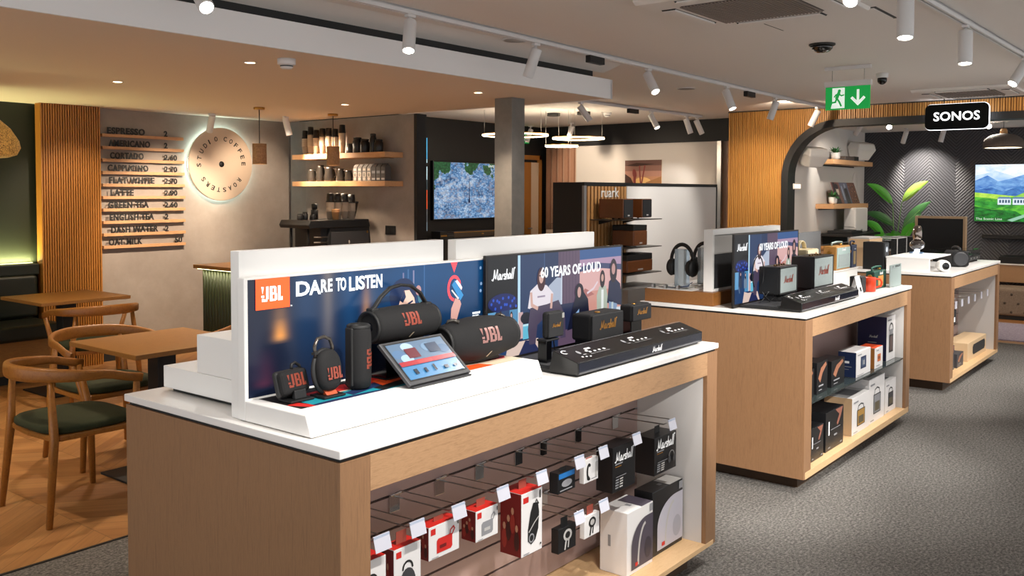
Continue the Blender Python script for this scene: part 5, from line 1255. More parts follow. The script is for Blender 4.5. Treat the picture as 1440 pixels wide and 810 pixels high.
cup_stack((5.80, 6.76, zt), 3, 'short stack of kraft cups without lids on the espresso machine', 'cup stacks on the espresso machine', r=.038, lid=False, hh=.010, body=.07, mt=mat('kraft_cup', '#b98a5c', .7))
t = thing('bean_hopper', (6.16, 6.90, zt), 'tapered dark bean hopper on the espresso machine, behind the last cup stack', 'bean hopper')
m = MB(); m.lathe([(.035,.001), (.05,.05), (.07,.15), (.072,.155)], (6.165,6.95,zt), mat('smoked_hopper', '#1e1410', .1, trans=.4), 24); build('hopper', m, t); m = MB(); m.lathe([(.075,.155), (.075,.17), (.001,.172)], (6.165,6.95,zt), charcoal, 24); build('lid', m, t)
t = thing('coffee_grinder', (5.68, 6.95, zt), 'small black grinder head on the espresso machine beside the cups', 'grinder')
m = MB(); m.lathe([(.035,.001), (.035,.09), (.02,.10)], (5.70,6.95,zt), black, 20); build('body', m, t); m = MB(); m.lathe([(.026,.10), (.03,.15), (.001,.155)], (5.70,6.95,zt), charcoal, 20); build('hopper', m, t)
for i, (xx, h) in enumerate(((5.47, .06), (5.53, .075), (5.62, .05))):
    jar((xx, 6.88, zt), .028, h, 'little black pot on the espresso machine, %s from its outer end' % words_[i], 'tamper pots on the espresso machine', black)
t = thing('tumbler', (4.98, 6.7, .9325), 'pair-side dark tumbler standing on the coffee bar near the round sign', 'cup', 'tumblers on the coffee bar')
m = MB(); m.lathe([(.035,.001), (.04,.11), (.037,.11), (.033,.006)], (4.98,6.7,.9325), lidm, 20); build('body', m, t); m = MB(); m.lathe([(.0405,.05), (.0405,.07)], (4.98,6.7,.9325), lgrey, 20, cap=False); build('band', m, t)
dup(t, (5.09, 6.72, .9325), 'dark tumbler on the coffee bar, closer one to the espresso machine'); t['label'] = 'dark tumbler on the coffee bar, farther one from the espresso machine'
t = thing('cup_rack', (6.28, 6.62, .9325), 'low wire rack of dark cups on the coffee bar under the socket', 'rack')
m = MB()
for zz in (.02, .09): m.tube([(6.20,6.50,.9325+zz), (6.36,6.50,.9325+zz), (6.36,6.72,.9325+zz), (6.20,6.72,.9325+zz)], .003, black, 6, closed=True)
for a, b_ in ((6.20,6.50), (6.36,6.50), (6.36,6.72), (6.20,6.72)): m.cyl((a,b_,.933), (a,b_,1.025), .003, black, n=6)
build('wire_frame', m, t)
for k in range(3): build('cup', MB().lathe([(.025,.004), (.034,.07), (.031,.07)], (6.28, 6.55+.072*k, .9325), lidm, 16), t)
t = thing('wall_socket', (6.398, 6.625, 1.2), 'square black socket plate on the concrete side wall', 'socket')
build('plate', MB().box(6.392, 6.399, 6.555, 6.70, 1.155, 1.245, black), t, .003); m = MB(); m.box(6.390, 6.3925, 6.575, 6.615, 1.18, 1.22, charcoal); m.box(6.390, 6.3925, 6.64, 6.68, 1.18, 1.22, charcoal); build('outlet', m, t)

# ------------------------------------------------------------------ middle island
console(2.14, .035, 'wide band-photo screen with black tilted console, on the middle island behind silver-fronted amplifiers')
knob_m = brass
for (cx, sx, sy, sz, yf, lb) in ((5.075, .262, .125, .158, 2.00, 'smaller silver-fronted guitar-amp speaker, before the middle screen'), (5.575, .335, .142, .192, 1.975, 'larger silver-fronted guitar-amp speaker, rising above the middle console')):
    t, bd = cab_speaker((cx, yf+sy/2, 1.006), sx, sy, sz, lb, grille_lt, vinyl, 'amp_speaker', copper_ink, .006, True)
    m = MB(); m.box(cx-sx/2+.02, cx+sx/2-.02, yf+.02, yf+sy-.02, .972, .992, black); m.box(cx-sx/2+.03, cx+sx/2-.03, yf+.03, yf+sy-.02, .992, 1.007, black); build('foot', m, t)
    m = MB(); m.box(cx-sx*.34, cx+sx*.34, yf+.03, yf+.085, 1.006+sz-.002, 1.006+sz+.0015, mat('dark_brass', '#6b5333', .35, 1)); tp = build('top_plate', m, t)
    m = MB()
    for k in range(5): m.cyl((cx-sx*.26+sx*.13*k, yf+.057, 1.006+sz+.001), (cx-sx*.26+sx*.13*k, yf+.057, 1.006+sz+.009), .006, mat('dark_brass', '#6b5333', .35, 1), n=12)
    build('control_knobs', m, tp)
t = thing('power_cable', (4.86, 2.06, .972), 'looped black cable beside the smaller silver-fronted amp', 'cable')
m = MB(); m.tube([(4.855+.075*cos(a), 2.09, 1.13+.10*sin(a)) for a in [PI*(1.25-1.5*i/14) for i in range(15)]], .003, black, 6); build('upper_loop', m, t)
m = MB(); m.tube([(4.80,2.05,.978), (4.83,2.04,1.0), (4.87,2.035,1.03), (4.915,2.03,1.02), (4.93,2.03,.99), (4.88,2.03,.978), (4.82,2.035,1.01), (4.80,2.04,1.035)], .003, black, 6); build('lower_loop', m, t)
# wood tray with the divider and the headphones on acrylic stands
t = thing('oak_tray', (5.4, 2.47, ZW), 'low oak plinth along the rear edge of the middle island', 'plinth')
m = MB(); m.box(4.655, 6.0, 2.265, 2.70, .951, 1.025, wood('tray_oak', '#7a4c22', '#93602e', (4, 20, 20), .4)); build('body', m, t, .002)
m = MB(); m.box(4.665, 5.99, 2.40, 2.69, 1.0255, 1.028, white); build('top_inlay', m, t)
for k, y in enumerate((2.50, 2.58, 2.66)): build('metal_clip', MB().box(4.675, 4.70, y-.008, y+.008, 1.0285, 1.05, steel), t, .002)
t = thing('white_divider', (5.15, 2.32, 1.026), 'white divider board with grey inset, rising behind the middle screen', 'divider', 'white divider boards')
m = MB(); m.box(4.70, 5.66, 2.292, 2.348, 1.026, 1.040, white); m.box(4.70, 4.72, 2.292, 2.348, 1.040, 1.376, white); m.box(5.64, 5.66, 2.292, 2.348, 1.040, 1.376, white); m.box(4.72, 5.64, 2.292, 2.348, 1.345, 1.376, white); build('frame', m, t, .001)
build('upper_inset', MB().box(4.72, 5.64, 2.30, 2.34, 1.235, 1.345, lgrey), t); build('lower_inset', MB().box(4.72, 5.64, 2.302, 2.338, 1.04, 1.235, darkgrey), t)
for i, (x, y, lb) in enumerate(((4.80, 2.535, 'black over-ear headphones on clear stand at the island corner'), (5.02, 2.50, 'black over-ear headphones on clear stand, half hidden by the divider'))):
    t = thing('headphone_stand', (x, y, 1.0285), ('clear acrylic headphone stand at the corner of the oak plinth', 'clear acrylic headphone stand half hidden by the grey-inset divider')[i], 'headphone stand', 'acrylic headphone stands')
    m = MB(); m.box(x-.035, x+.035, y-.032, y+.032, 1.034, 1.254, mat('frosted_acrylic', '#c9d6dd', .12, trans=.75)); build('block', m, t, .003); m = MB(); m.box(x-.06, x+.06, y-.06, y+.06, 1.0285, 1.034, acrylic); build('base', m, t)
    headphones('headphones', (x, y, 1.093), math.radians(-12), lb, black, charcoal, 1.0, group='headphones on clear stands')
t = thing('power_cable', (4.78, 2.52, 1.03), 'thin dark headphone lead trailing across the oak plinth', 'cable')
m = MB(); m.tube([(4.728,2.43,1.07), (4.72,2.46,1.045), (4.715,2.55,1.033), (4.71,2.64,1.033)], .0022, navy_ink, 6); build('lead', m, t)
# stepped white riser with radios
t = thing('white_riser', (6.3, 2.3, ZW), 'white riser box carrying the radios on the middle island', 'riser')
m = MB(); m.box(5.93, 6.585, 2.095, 2.11, .951, 1.052, white); m.box(5.93, 5.945, 2.11, 2.26, .951, 1.052, white); m.box(6.57, 6.585, 2.11, 2.26, .951, 1.052, white); build('body', m, t)
m = MB(); m.box(5.925, 6.59, 2.09, 2.262, 1.0525, 1.060, white_t); build('top', m, t, .001)
t = thing('display_backboard', (6.0, 2.24, ZW), 'plain grey back panel standing behind the cream speaker', 'panel')
build('board', MB().box(5.80, 6.33, 2.268, 2.285, 1.0285, 1.318, mat('panel_grey', '#6f7071', .5)), t, .002); build('foot', MB().box(5.82, 6.31, 2.266, 2.29, 1.0255, 1.029, steel), t)
cream = mat('cream_plastic', '#d8c7a0', .45)
t = thing('portable_speaker', (5.80, 2.17, 1.19), 'cream guitar-style speaker with looped strap, above the larger silver amp', 'speaker')
m = MB(); m.box(5.70, 5.90, 2.13, 2.235, 1.165, 1.222, cream); bd = build('cabinet', m, t, .006); m = MB(); m.box(5.705, 5.895, 2.126, 2.131, 1.17, 1.217, mat('cream_grille', '#e3d6b5', .7)); build('grille', m, t)
m = MB(); m.tube([(5.72+.06*(1-cos(a)), 2.20, 1.222+.05*sin(a)) for a in [PI*i/12 for i in range(13)]], .008, cream, 8, sq=(1.8,.6)); build('strap', m, t)
m = MB(); sh = Sheet(m, (5.70, 2.1257, 1.165), XA, ZA); sh.oval(.15, .028, .016, .007, gold_ink); build('logo', m, bd)
t2 = thing('display_block', (5.80, 2.18, ZW), 'black pedestal under the cream guitar-style speaker', 'display block')
build('block', MB().box(5.755, 5.85, 2.175, 2.235, .951, 1.1645, black), t2, .002); build('base_plate', MB().box(5.75, 5.855, 2.17, 2.24, .9505, .952, charcoal), t2)
def radio(x0, x1, y0, y1, z0, z1, label, body, front, trim, dial=None, name='radio'):
    t = thing(name, ((x0+x1)/2, (y0+y1)/2, z0), label, 'radio')
    bd = build('case', MB().box(x0, x1, y0, y1, z0, z1, body), t, .006, 3)
    w = x1-x0; h = z1-z0
    if front: build('front_panel', MB().box(x0+.006, x1-.006, y0-.004, y0+.002, z0+.010, z1-.010, trim), t, .002); g = build('grille', MB().box(x0+w*.12, x1-w*.12, y0-.006, y0-.003, z0+h*.14, z1-h*.34, front), t)
    else: g = bd
    if dial: m = MB(); m.box(x0+w*.30, x1-w*.30, y0-.003, y0+.001, z0+h*.14, z0+h*.72, dial); build('dial_panel', m, t, .001)
    m = MB(); m.tube([(x0+w*.12,(y0+y1)/2,z1), (x0+w*.14,(y0+y1)/2,z1+.022), (x0+w*.5,(y0+y1)/2,z1+.026), (x1-w*.14,(y0+y1)/2,z1+.022), (x1-w*.12,(y0+y1)/2,z1)], .006, trim, 8); build('handle', m, t)
    m = MB(); m.cyl((x0-.010,(y0+y1)/2,z0+h*.72), (x0,(y0+y1)/2,z0+h*.72), .014, brass, n=14); m.cyl((x0+w*.75,(y0+y1)/2,z1), (x0+w*.75,(y0+y1)/2,z1+.012), .010, brass, n=12); build('control_knobs', m, t)
    m = MB(); sh = Sheet(m, (x0, y0-.0046, z0), XA, ZA); script_word(sh, w*.36, h*.80, w*.28, white_ink, .3); build('logo', m, bd)
    return t
radio(6.16, 6.435, 2.10, 2.19, 1.0605, 1.222, 'tan-sided radio with pale duck-egg front, on the white riser', mat('tan_leather', '#c08a45', .5), grille_lt, mat('duck_egg', '#9fb2ad', .5), None)
radio(6.475, 6.585, 2.10, 2.135, 1.0605, 1.220, 'navy upright radio with a gold dial panel, next to the tan one', mat('navy_leather', '#1d2a47', .45), None, navy_ink, mat('gold_dial', '#a98f5e', .35, .5))
def plain_spk(x0, x1, y0, y1, z0, z1, label, fr=grille_dk, body=black, cat='speaker', name='bookshelf_speaker', grp=None):
    t = thing(name, ((x0+x1)/2, (y0+y1)/2, z0), label, cat, grp)
    build('cabinet', MB().box(x0, x1, y0, y1, z0, z1, body), t, .003); g = build('baffle', MB().box(x0+.006, x1-.006, y0-.006, y0-.0005, z0+.008, z1-.008, charcoal), t, .002)
    w, h = x1-x0, z1-z0; m = MB()
    q = min(w, h*.6); m.lathe([(q*.30,-.0062), (q*.26,-.003), (q*.10,-.001), (.001,-.004)], ((x0+x1)/2, y0, z0+h*.34), grey, 24, 'y'); m.lathe([(q*.18,-.0062), (q*.14,-.003), (.001,-.005)], ((x0+x1)/2, y0, z0+h*.74), steel, 20, 'y'); build('driver', m, g)
    return t
# black monitor beyond the riser, standing on the third island
plain_spk(7.77, 7.90, 2.262, 2.43, .951, 1.178, 'black bookshelf speaker with steel drivers, behind the navy upright radio')
# counter-top row near the open side
t = thing('leaflet_holder', (5.46, 1.83, ZW), 'small white tent card behind the middle console', 'card')
m = MB(); m.add([(5.70,1.80,.951), (5.79,1.80,.951), (5.79,1.83,1.07), (5.70,1.83,1.07), (5.70,1.862,.951), (5.79,1.862,.951)], [(0,1,2,3), (3,2,5,4)], mat('card_white', '#d8d6d4', .5)); c_ = build('card', m, t); m = MB(); m.add([(5.74,1.8055,.975), (5.77,1.8055,.975), (5.77,1.8115,1.0), (5.74,1.8115,1.0)], [(0,1,2,3)], black_ink); build('print', m, c_)
t = thing('portable_speaker', (5.88, 1.85, ZW), 'dark grey cube speaker beside the red mug', 'speaker')
m = MB(); m.box(5.835, 5.935, 1.835, 1.905, .951, 1.058, charcoal); bd = build('cabinet', m, t, .006); m = MB(); m.box(5.842, 5.928, 1.831, 1.836, .958, 1.05, grille_dk); build('grille', m, t); m = MB(); m.box(5.86, 5.91, 1.86, 1.89, 1.0585, 1.061, lgrey); build('top_plate', m, t)
t = thing('mug', (6.02, 1.84, ZW), 'bright red-orange mug on the middle worktop', 'mug')
mg = mat('mug_orange', '#e2421c', .3); m = MB(); m.lathe([(.037,.001), (.041,.004), (.042,.088), (.0415,.092), (.038,.092), (.037,.012), (.001,.010)], (6.02,1.84,ZW), mg, 28); build('body', m, t); m = MB(); m.tube([(6.052,1.815,1.030), (6.082,1.791,1.028), (6.094,1.782,1.008), (6.088,1.786,.984), (6.052,1.815,.972)], .0065, mg, 8); build('handle', m, t)
radio(6.125, 6.385, 1.838, 1.895, .951, 1.070, 'dark green radio with orange dial panel, between red mug and clear sign', mat('green_leather', '#16483c', .45), None, mat('green_trim', '#1f5a4a', .45), mat('amber_dial', '#c98a3c', .4))
t = thing('acrylic_sign', (6.52, 1.83, ZW), 'frosted acrylic sign panel with black heading at the end of the middle island', 'sign')
fa = mat('frosted_sign', '#a9b7b4', .35, trans=.25)
m = MB(); m.box(6.335, 6.592, 1.80, 1.806, .954, 1.10, fa); pn = build('panel', m, t); m = MB(); m.box(6.40, 6.588, 1.79, 1.83, .951, .9535, fa); build('foot', m, t)
m = MB(); text(m, 'QUALITY', (6.45, 1.7996, 1.080), XA, ZA, .115, .016, black_ink, bold=.04, depth=.0006, space=1.3); text(m, 'THE', (6.375, 1.7996, 1.082), XA, ZA, .04, .010, grey_ink, depth=.0006); m.box(6.37, 6.50, 1.7993, 1.7997, 1.074, 1.0755, grey_ink); build('heading', m, pn)
# boxed goods under the middle worktop
def carton(x0, x1, yf, d, z0, z1, label, mt, deco, side=None, top=None, name='boxed_radio', grp=None):
    t = thing(name, ((x0+x1)/2, yf, z0), label, 'boxed product', grp)
    ct = build('carton', MB().box(x0, x1, yf, yf+d, z0, z1, mt), t, .0015)
    m = MB(); sh = Sheet(m, (x0, yf-.0004, z0), XA, ZA); deco(sh, x1-x0, z1-z0)
    if side: side(Sheet(m, (x0-.0004, yf+d, z0), (0,-1,0), ZA), d, z1-z0)
    if top: top(Sheet(m, (x0, yf, z1+.0005), XA, YA), x1-x0, d)
    build('print', m, ct); return t
def d_radio(c):
    def f(sh, w, h):
        sh.line([(w*.32, h*.60), (w*.36, h*.72), (w*.5, h*.76), (w*.64, h*.72), (w*.68, h*.60)], .008, black_ink); sh.rect(w*.28, w*.74, h*.18, h*.62, black_ink); sh.rect(w*.31, w*.71, h*.20, h*.60, c); sh.rect(w*.36, w*.66, h*.24, h*.44, mat('print_mesh', '#5d5540', .5)); sh.rect(w*.08, w*.34, h*.84, h*.88, grey_ink); sh.rect(w*.08, w*.30, h*.05, h*.07, grey_ink)
    return f
def d_dark(sh, w, h):
    sh.poly([(w*.52, h*.98), (w*.96, h*.98), (w*.80, h*.70), (w*.66, h*.55), (w*.60, h*.62), (w*.74, h*.82)], mat('print_rose', '#8e5a4a', .4)); sh.rect(w*.14, w*.2, h*.40, h*.75, white_ink); sh.rect(w*.26, w*.80, h*.505, h*.52, grey_ink); sh.rect(w*.45, w*.62, h*.32, h*.37, grey_ink); sh.rect(w*.12, w*.24, h*.07, h*.10, grey_ink); sh.rect(w*.8, w*.9, h*.06, h*.10, grey_ink)
def d_darkface(sh, w, h):
    sh.poly([(w*.10, h*.5), (w*.35, h*.8), (w*.8, h*.95), (w*.9, h*.85), (w*.5, h*.62), (w*.3, h*.35)], mat('print_rose2', '#a06a50', .4)); sh.rect(w*.15, w*.6, h*.22, h*.27, grey_ink); sh.rect(w*.15, w*.45, h*.10, h*.13, grey_ink)
def d_cam(sh, w, h): sh.rect(w*.30, w*.68, h*.28, h*.76, navy_ink); sh.rect(w*.36, w*.62, h*.36, h*.68, mat('print_slate', '#47566e', .5)); sh.rect(w*.45, w*.49, h*.42, h*.60, lgrey); sh.rect(w*.52, w*.56, h*.42, h*.60, lgrey); sh.rect(w*.08, w*.35, h*.85, h*.89, grey_ink); sh.rect(w*.06, w*.5, h*.06, h*.08, grey_ink)
def s_dark(sh, d, h): sh.rect(.001, d-.001, .001, h-.001, navy_ink); sh.rect(d*.3, d*.62, h*.55, h*.64, white_ink); sh.rect(d*.3, d*.75, h*.40, h*.43, grey_ink); sh.rect(d*.3, d*.6, h*.30, h*.32, grey_ink)
def s_orange(sh, d, h): sh.rect(.0008, d-.0008, .0008, h-.0008, mat('print_amber', '#b5732f', .5))
def d_or(sh, w, h): sh.rect(w*.34, w*.74, h*.30, h*.66, mat('print_orange_set', '#c96a32', .5)); sh.rect(w*.40, w*.66, h*.42, h*.56, mat('print_brown', '#8a4a26', .5)); sh.rect(w*.2, w*.5, h*.84, h*.88, grey_ink); sh.rect(w*.2, w*.6, h*.10, h*.14, grey_ink)
def t_or(sh, w, d): sh.rect(.0008, w-.0008, .0008, d-.0008, mat('print_hot_orange', '#e4552a', .45))
def s_navy(sh, d, h):
    sh.rect(.001, d-.001, .001, h-.001, mat('print_deep_navy', '#1b1a3f', .45)); script_word(sh, d*.40, h*.52, d*.30, lgrey, .3); sh.rect(d*.36, d*.66, h*.40, h*.42, grey_ink)
def d_tall(sh, w, h):
    sh.line([(w*(.5+.22*cos(a)), h*(.68+.15*sin(a))) for a in [PI*i/10 for i in range(11)]], .012, black_ink); sh.rect(w*.28, w*.72, h*.56, h*.70, grey_ink); sh.rect(w*.26, w*.74, h*.18, h*.58, black_ink); sh.rect(w*.34, w*.66, h*.22, h*.54, mat('print_brownset', '#5a4642', .5)); sh.rect(w*.10, w*.5, h*.90, h*.93, grey_ink)
def s_beige(sh, d, h): sh.rect(.001, d-.001, .001, h-.001, mat('print_kraft_side', '#b99a76', .6))
def t_grey(sh, w, d): sh.rect(w*.25, w*.8, d*.2, d*.8, grey_ink)
ZS = .4605
for i, (a, b_, z1) in enumerate(((4.775, 4.955, .615), (5.0, 5.165, .638), (5.235, 5.455, .612))):
    carton(a, b_, 1.80, (.09, .10, .11)[i], ZS, z1, ('black speaker box on the glass shelf, tight against the counter stile', 'taller black speaker box on the glass shelf', 'black speaker box with rosy corner on the glass shelf, next to the navy-sided box')[i], black_box, d_darkface, None, None, 'boxed_speaker', 'black boxes on the glass shelf')
carton(5.605, 5.882, 1.78, .11, ZS, .615, 'white box with navy side and a square picture, on the glass shelf', white_box, d_cam, s_dark)
carton(5.965, 6.135, 1.78, .11, ZS, .593, 'small orange-topped box on the glass shelf', white_box, d_or, s_orange, t_or)
carton(6.285, 6.478, 1.80, .19, ZS, .758, 'largest navy-sided radio box on the glass shelf', white_box, d_tall, s_navy)
ZB = .1155
carton(4.84, 5.045, 1.775, .16, ZB, .298, 'short black speaker box on the shelf board, against the counter stile', black_box, d_dark, None, None, 'boxed_speaker')
carton(5.095, 5.390, 1.78, .17, ZB, .340, 'big black speaker box with rosy corner on the shelf board', black_box, d_dark, None, None, 'boxed_speaker')
carton(5.545, 5.870, 1.78, .17, ZB, .344, 'white box with tan side picturing a tan radio, on the shelf board', white_box, d_radio(mat('print_tan', '#b0863f', .5)), s_beige, t_grey)
carton(5.885, 6.205, 1.785, .15, ZB, .402, 'tallest white box picturing a grey radio, on the shelf board', white_box, d_radio(grey_ink), None, t_grey)
carton(6.24, 6.480, 1.79, .15, ZB, .330, 'white box picturing a dark radio, last on the shelf board', white_box, d_radio(darkgrey), None, t_grey)
# ------------------------------------------------------------------ farthest island
t = thing('white_riser', (8.1, 2.2, ZW), 'open-ended white riser box with a steel flask speaker on it, farthest island', 'riser')
m = MB(); m.box(7.755, 8.42, 2.215, 2.235, .951, 1.055, white); m.box(7.755, 7.775, 1.905, 2.215, .951, 1.055, white); m.box(8.40, 8.42, 2.10, 2.215, .951, 1.055, white); build('body', m, t); build('top', MB().box(7.75, 8.425, 1.90, 2.24, 1.0555, 1.066, white), t, .001)
t = thing('statement_speaker', (8.30, 2.14, 1.0665), 'polished flask-shaped speaker with glowing glass base, on the farthest white riser', 'speaker')
pol = mat('polished_steel', '#8b8078', .08, 1)
m = MB(); m.lathe([(.03,.105), (.04,.14), (.041,.18), (.034,.22), (.024,.238), (.001,.242)], (8.30,2.14,1.0665), pol, 28); build('upper_body', m, t)
m = MB(); m.ell((8.30,2.14,1.0665+.075), (.064,.064,.045), mat('smoked_globe', '#2a2422', .05, coat=1), 28, 16); build('globe', m, t)
m = MB(); m.lathe([(.022,.001), (.020,.03), (.022,.04)], (8.30,2.14,1.0665), led('cool_base_glow', '#dfe9ff', 4), 20); build('glowing_stem', m, t)
m = MB()
for a in (0, 2.1, 4.2): m.box(8.30+.045*cos(a)-.014, 8.30+.045*cos(a)+.014, 2.14+.045*sin(a)-.014, 2.14+.045*sin(a)+.014, 1.067, 1.082, mat('blue_glass', '#7d98b4', .05, trans=.7))
build('glass_foot', m, t)
lamp('speaker_glow', 'POINT', (8.30, 2.04, 1.095), .35, (.75,.85,1), size=.03)
t = thing('camera_speaker', (7.93, 1.84, ZW), 'small white round speaker with dark eye on its side, before the riser', 'speaker')
m = MB(); m.lathe([(.030,-.05), (.043,-.043), (.047,-.02), (.047,.02), (.043,.043), (.03,.05)], (7.93,1.845,.998), white, 28, 'x'); T = Matrix.Translation((7.93,1.845,0)) @ Matrix.Rotation(math.radians(38), 4, 'Z') @ Matrix.Translation((-7.93,-1.845,0)); m.xf(T); build('body', m, t)
m = MB(); m.lathe([(.030,-.0505), (.024,-.053), (.001,-.053)], (7.93,1.845,.998), blackg, 24, 'x'); m.xf(T); build('lens', m, t)
t = thing('bluetooth_speaker', (8.44, 1.90, ZW), 'black boombox speaker with ring-shaped end and carry handle, farthest island', 'speaker')
T = Matrix.Translation((8.62, 1.90, 1.020)) @ Matrix.Rotation(math.radians(30), 4, 'Z')
m = MB(); prof = [(-.07,-.05), (-.06,-.066), (.06,-.066), (.07,-.05), (.072,.03), (.055,.066), (-.055,.066), (-.072,.03)]; m.prism(prof, 'x', -.12, .12, fabric_blk); m.xf(T); bd = build('body', m, t, .014, 3)
m = MB(); m.lathe([(.052,-.128), (.060,-.122), (.062,-.110)], (0,0,0), darkgrey, 28, 'x'); m.lathe([(.050,-.1275), (.040,-.118), (.001,-.121)], (0,0,0), blackg, 28, 'x'); m.xf(T); build('end_cap', m, t)
m = MB(); m.tube([(-.10,0,.064), (-.095,0,.085), (-.04,0,.098), (.04,0,.098), (.095,0,.085), (.10,0,.064)], .010, charcoal, 10); m.xf(T); build('handle', m, t)
m = MB(); sh = Sheet(m, (.05, -.0725, -.02), XA, ZA); sh.rect(0,.03,0,.012, white_ink); m.xf(T); build('badge', m, bd)
t = thing('turntable', (9.35, 2.05, ZW), 'black turntable with green record, at the far end of the last island', 'turntable')
m = MB(); m.box(9.05, 9.48, 1.88, 2.22, .968, 1.005, charcoal); bd = build('plinth', m, t, .006)
for a, b_ in ((9.10,1.92), (9.43,1.92), (9.10,2.18), (9.43,2.18)): build('foot', MB().cyl((a,b_,.951), (a,b_,.969), .025, black), t)
m = MB(); m.lathe([(.145,.0), (.147,.010), (.001,.011)], (9.23,2.05,1.006), steel, 40); pt_ = build('platter', m, t); m = MB(); m.lathe([(.143,.0112), (.145,.013), (.001,.0132)], (9.23,2.05,1.006), mat('green_vinyl', '#1f8f3a', .2), 40); build('record', m, pt_)
m = MB(); m.lathe([(.03,0), (.028,.02), (.012,.035)], (9.42,2.15,1.006), steel, 18); m.tube([(9.42,2.15,1.036), (9.425,2.03,1.038), (9.40,1.95,1.030)], .004, steel, 8); build('tonearm', m, t)
m = MB(); m.box(9.05, 9.48, 1.885, 1.888, 1.012, 1.06, acrylic); m.box(9.05,9.053,1.885,2.22,1.012,1.06, acrylic); m.box(9.477,9.48,1.885,2.22,1.012,1.06, acrylic); m.box(9.05,9.48,1.885,2.22,1.06,1.063, acrylic); build('dust_cover', m, t)
for k in range(3): build('control_button', MB().cyl((9.10+.12*k,1.878,.988), (9.10+.12*k,1.882,.988), .008, steel, n=12), t)
# rear things on the last island
plain_spk(9.30, 9.52, 2.44, 2.64, .951, 1.16, 'black floor monitor behind the turntable at the counter end')
t = thing('acrylic_case', (8.95, 2.55, ZW), 'clear acrylic display case behind the polished flask speaker', 'display case')
m = MB(); a0,a1,b0,b1,z0,z1 = 8.72, 9.02, 2.42, 2.62, .951, 1.17
for bx in ((a0,a1,b0,b0+.005), (a0,a1,b1-.005,b1), (a0,a0+.005,b0+.005,b1-.005), (a1-.005,a1,b0+.005,b1-.005)): m.box(*bx, z0, z1, acrylic)
build('walls', m, t); m = MB()
for p, q in (((a0,b0,z1),(a1,b0,z1)), ((a0,b1,z1),(a1,b1,z1)), ((a0,b0,z0),(a0,b0,z1)), ((a1,b0,z0),(a1,b0,z1)), ((a0,b0,z1),(a0,b1,z1)), ((a1,b0,z1),(a1,b1,z1))): m.cyl(p, q, .004, lgrey, n=6)
build('edges', m, t)
pale = mat('pale_birch', '#c9a983', .5)
t = thing('birch_speaker', (8.1, 2.6, .951), 'row-end pale birch speaker behind the polished flask', 'speaker')
t['label'] = 'pale birch speaker cabinet standing behind the polished flask speaker'
build('cabinet', MB().box(8.05, 8.40, 2.46, 2.64, .951, 1.185, pale), t, .003); build('top_pad', MB().box(8.06, 8.39, 2.47, 2.63, 1.1855, 1.20, lgrey), t, .003)
# under the last worktop
def small_hook(x, z, i):
    t = thing('display_hook', (x, 2.07, z), 'small chrome hook with white tag under the farthest worktop, %s from the end panel' % words_[i], 'display hook', 'small hooks under the farthest worktop')
    m = MB(); m.box(x-.02, x+.02, 2.064, 2.067, z-.03, z+.02, chrome); build('hook_plate', m, t)
    m = MB(); m.tube([(x,2.064,z), (x,1.83,z+.005)], .0025, steel, 6); m.tube([(x,2.064,z+.02), (x,1.80,z+.03)], .002, steel, 6); build('prong', m, t)
    build('price_tag', MB().box(x-.022, x+.022, 1.79, 1.797, z-.03, z+.03, mat('tag_card', '#dcdce2', .35)), t)
for i, x in enumerate((7.95, 8.17, 8.38, 8.62, 8.86, 9.12, 9.38)): small_hook(x, .66, i)
for i, (x, h) in enumerate(((8.05, .14), (8.17, .12))):
    t = thing('boxed_earbuds', (x, 1.81, .60-h), 'slim dark pouch hanging under the farthest worktop, %s from its stile' % words_[i], 'boxed product', 'pouches under the farthest worktop')
    ct = build('pouch', MB().box(x-.045, x+.045, 1.80, 1.815, .62-h, .62, charcoal), t, .003); m = MB(); Sheet(m, (x-.045,1.7996,.62-h), XA, ZA).rect(.01,.05,.02,.06, white_ink); build('print', m, ct)
t = thing('boxed_speaker', (9.1, 1.80, .1155), 'long birch-coloured box with dark oval window on the farthest shelf board', 'boxed product')
ct = build('carton', MB().box(8.66, 9.40, 1.80, 1.99, .1155, .275, mat('birch_carton', '#cdb08a', .5)), t, .003)
m = MB(); sh = Sheet(m, (8.66, 1.7994, .1155), XA, ZA); pts = [(.22,.035), (.66,.035), (.69,.055), (.69,.105), (.66,.125), (.22,.125), (.19,.105), (.19,.055)]; sh.poly(pts, grille_dk); build('window_print', m, ct)
carton(8.28, 8.50, 1.80, .10, .1155, .232, 'small dark box beside the long birch-coloured box', mat('slate_carton', '#39393d', .45), d_darkface, name='boxed_speaker')
carton(8.02, 8.22, 1.81, .10, .1155, .318, 'upright dark box at the stile of the farthest island', mat('slate_carton', '#39393d', .45), d_dark, name='boxed_speaker')
# ------------------------------------------------------------------ backlit arch sign
t = thing('arch_sign', (10.66, 2.38, 2.405), 'black rounded sign with glowing white letters, hanging before the arch', 'sign')
y0, y1, z0, z1, r = 2.065, 2.695, 2.272, 2.545, .055
def rrect(g):
    pts = []
    for cy_, cz2, a0 in ((y1-r, z1-r, 0), (y0+r, z1-r, 90), (y0+r, z0+r, 180), (y1-r, z0+r, 270)):
        for k in range(7):
            a = math.radians(a0+15*k); pts.append((cy_+(r+g)*cos(a), cz2+(r+g)*sin(a)))
    return pts
bx = build('sign_box', MB().prism(rrect(0), 'x', 10.655, 10.675, mat('sign_black', '#050708', .6, spec=.2)), t, .002)
build('halo', MB().prism(rrect(.004), 'x', 10.6755, 10.70, led('sign_white_halo', '#f3f7ff', 2.5)), t)
m = MB(); text(m, 'SONOS', (10.6545, 2.605, 2.365), (0,-1,0), ZA, .455, .095, led('sign_letters', '#ffffff', 2.2), bold=.012, depth=.004, space=1.03); build('lettering', m, bx)
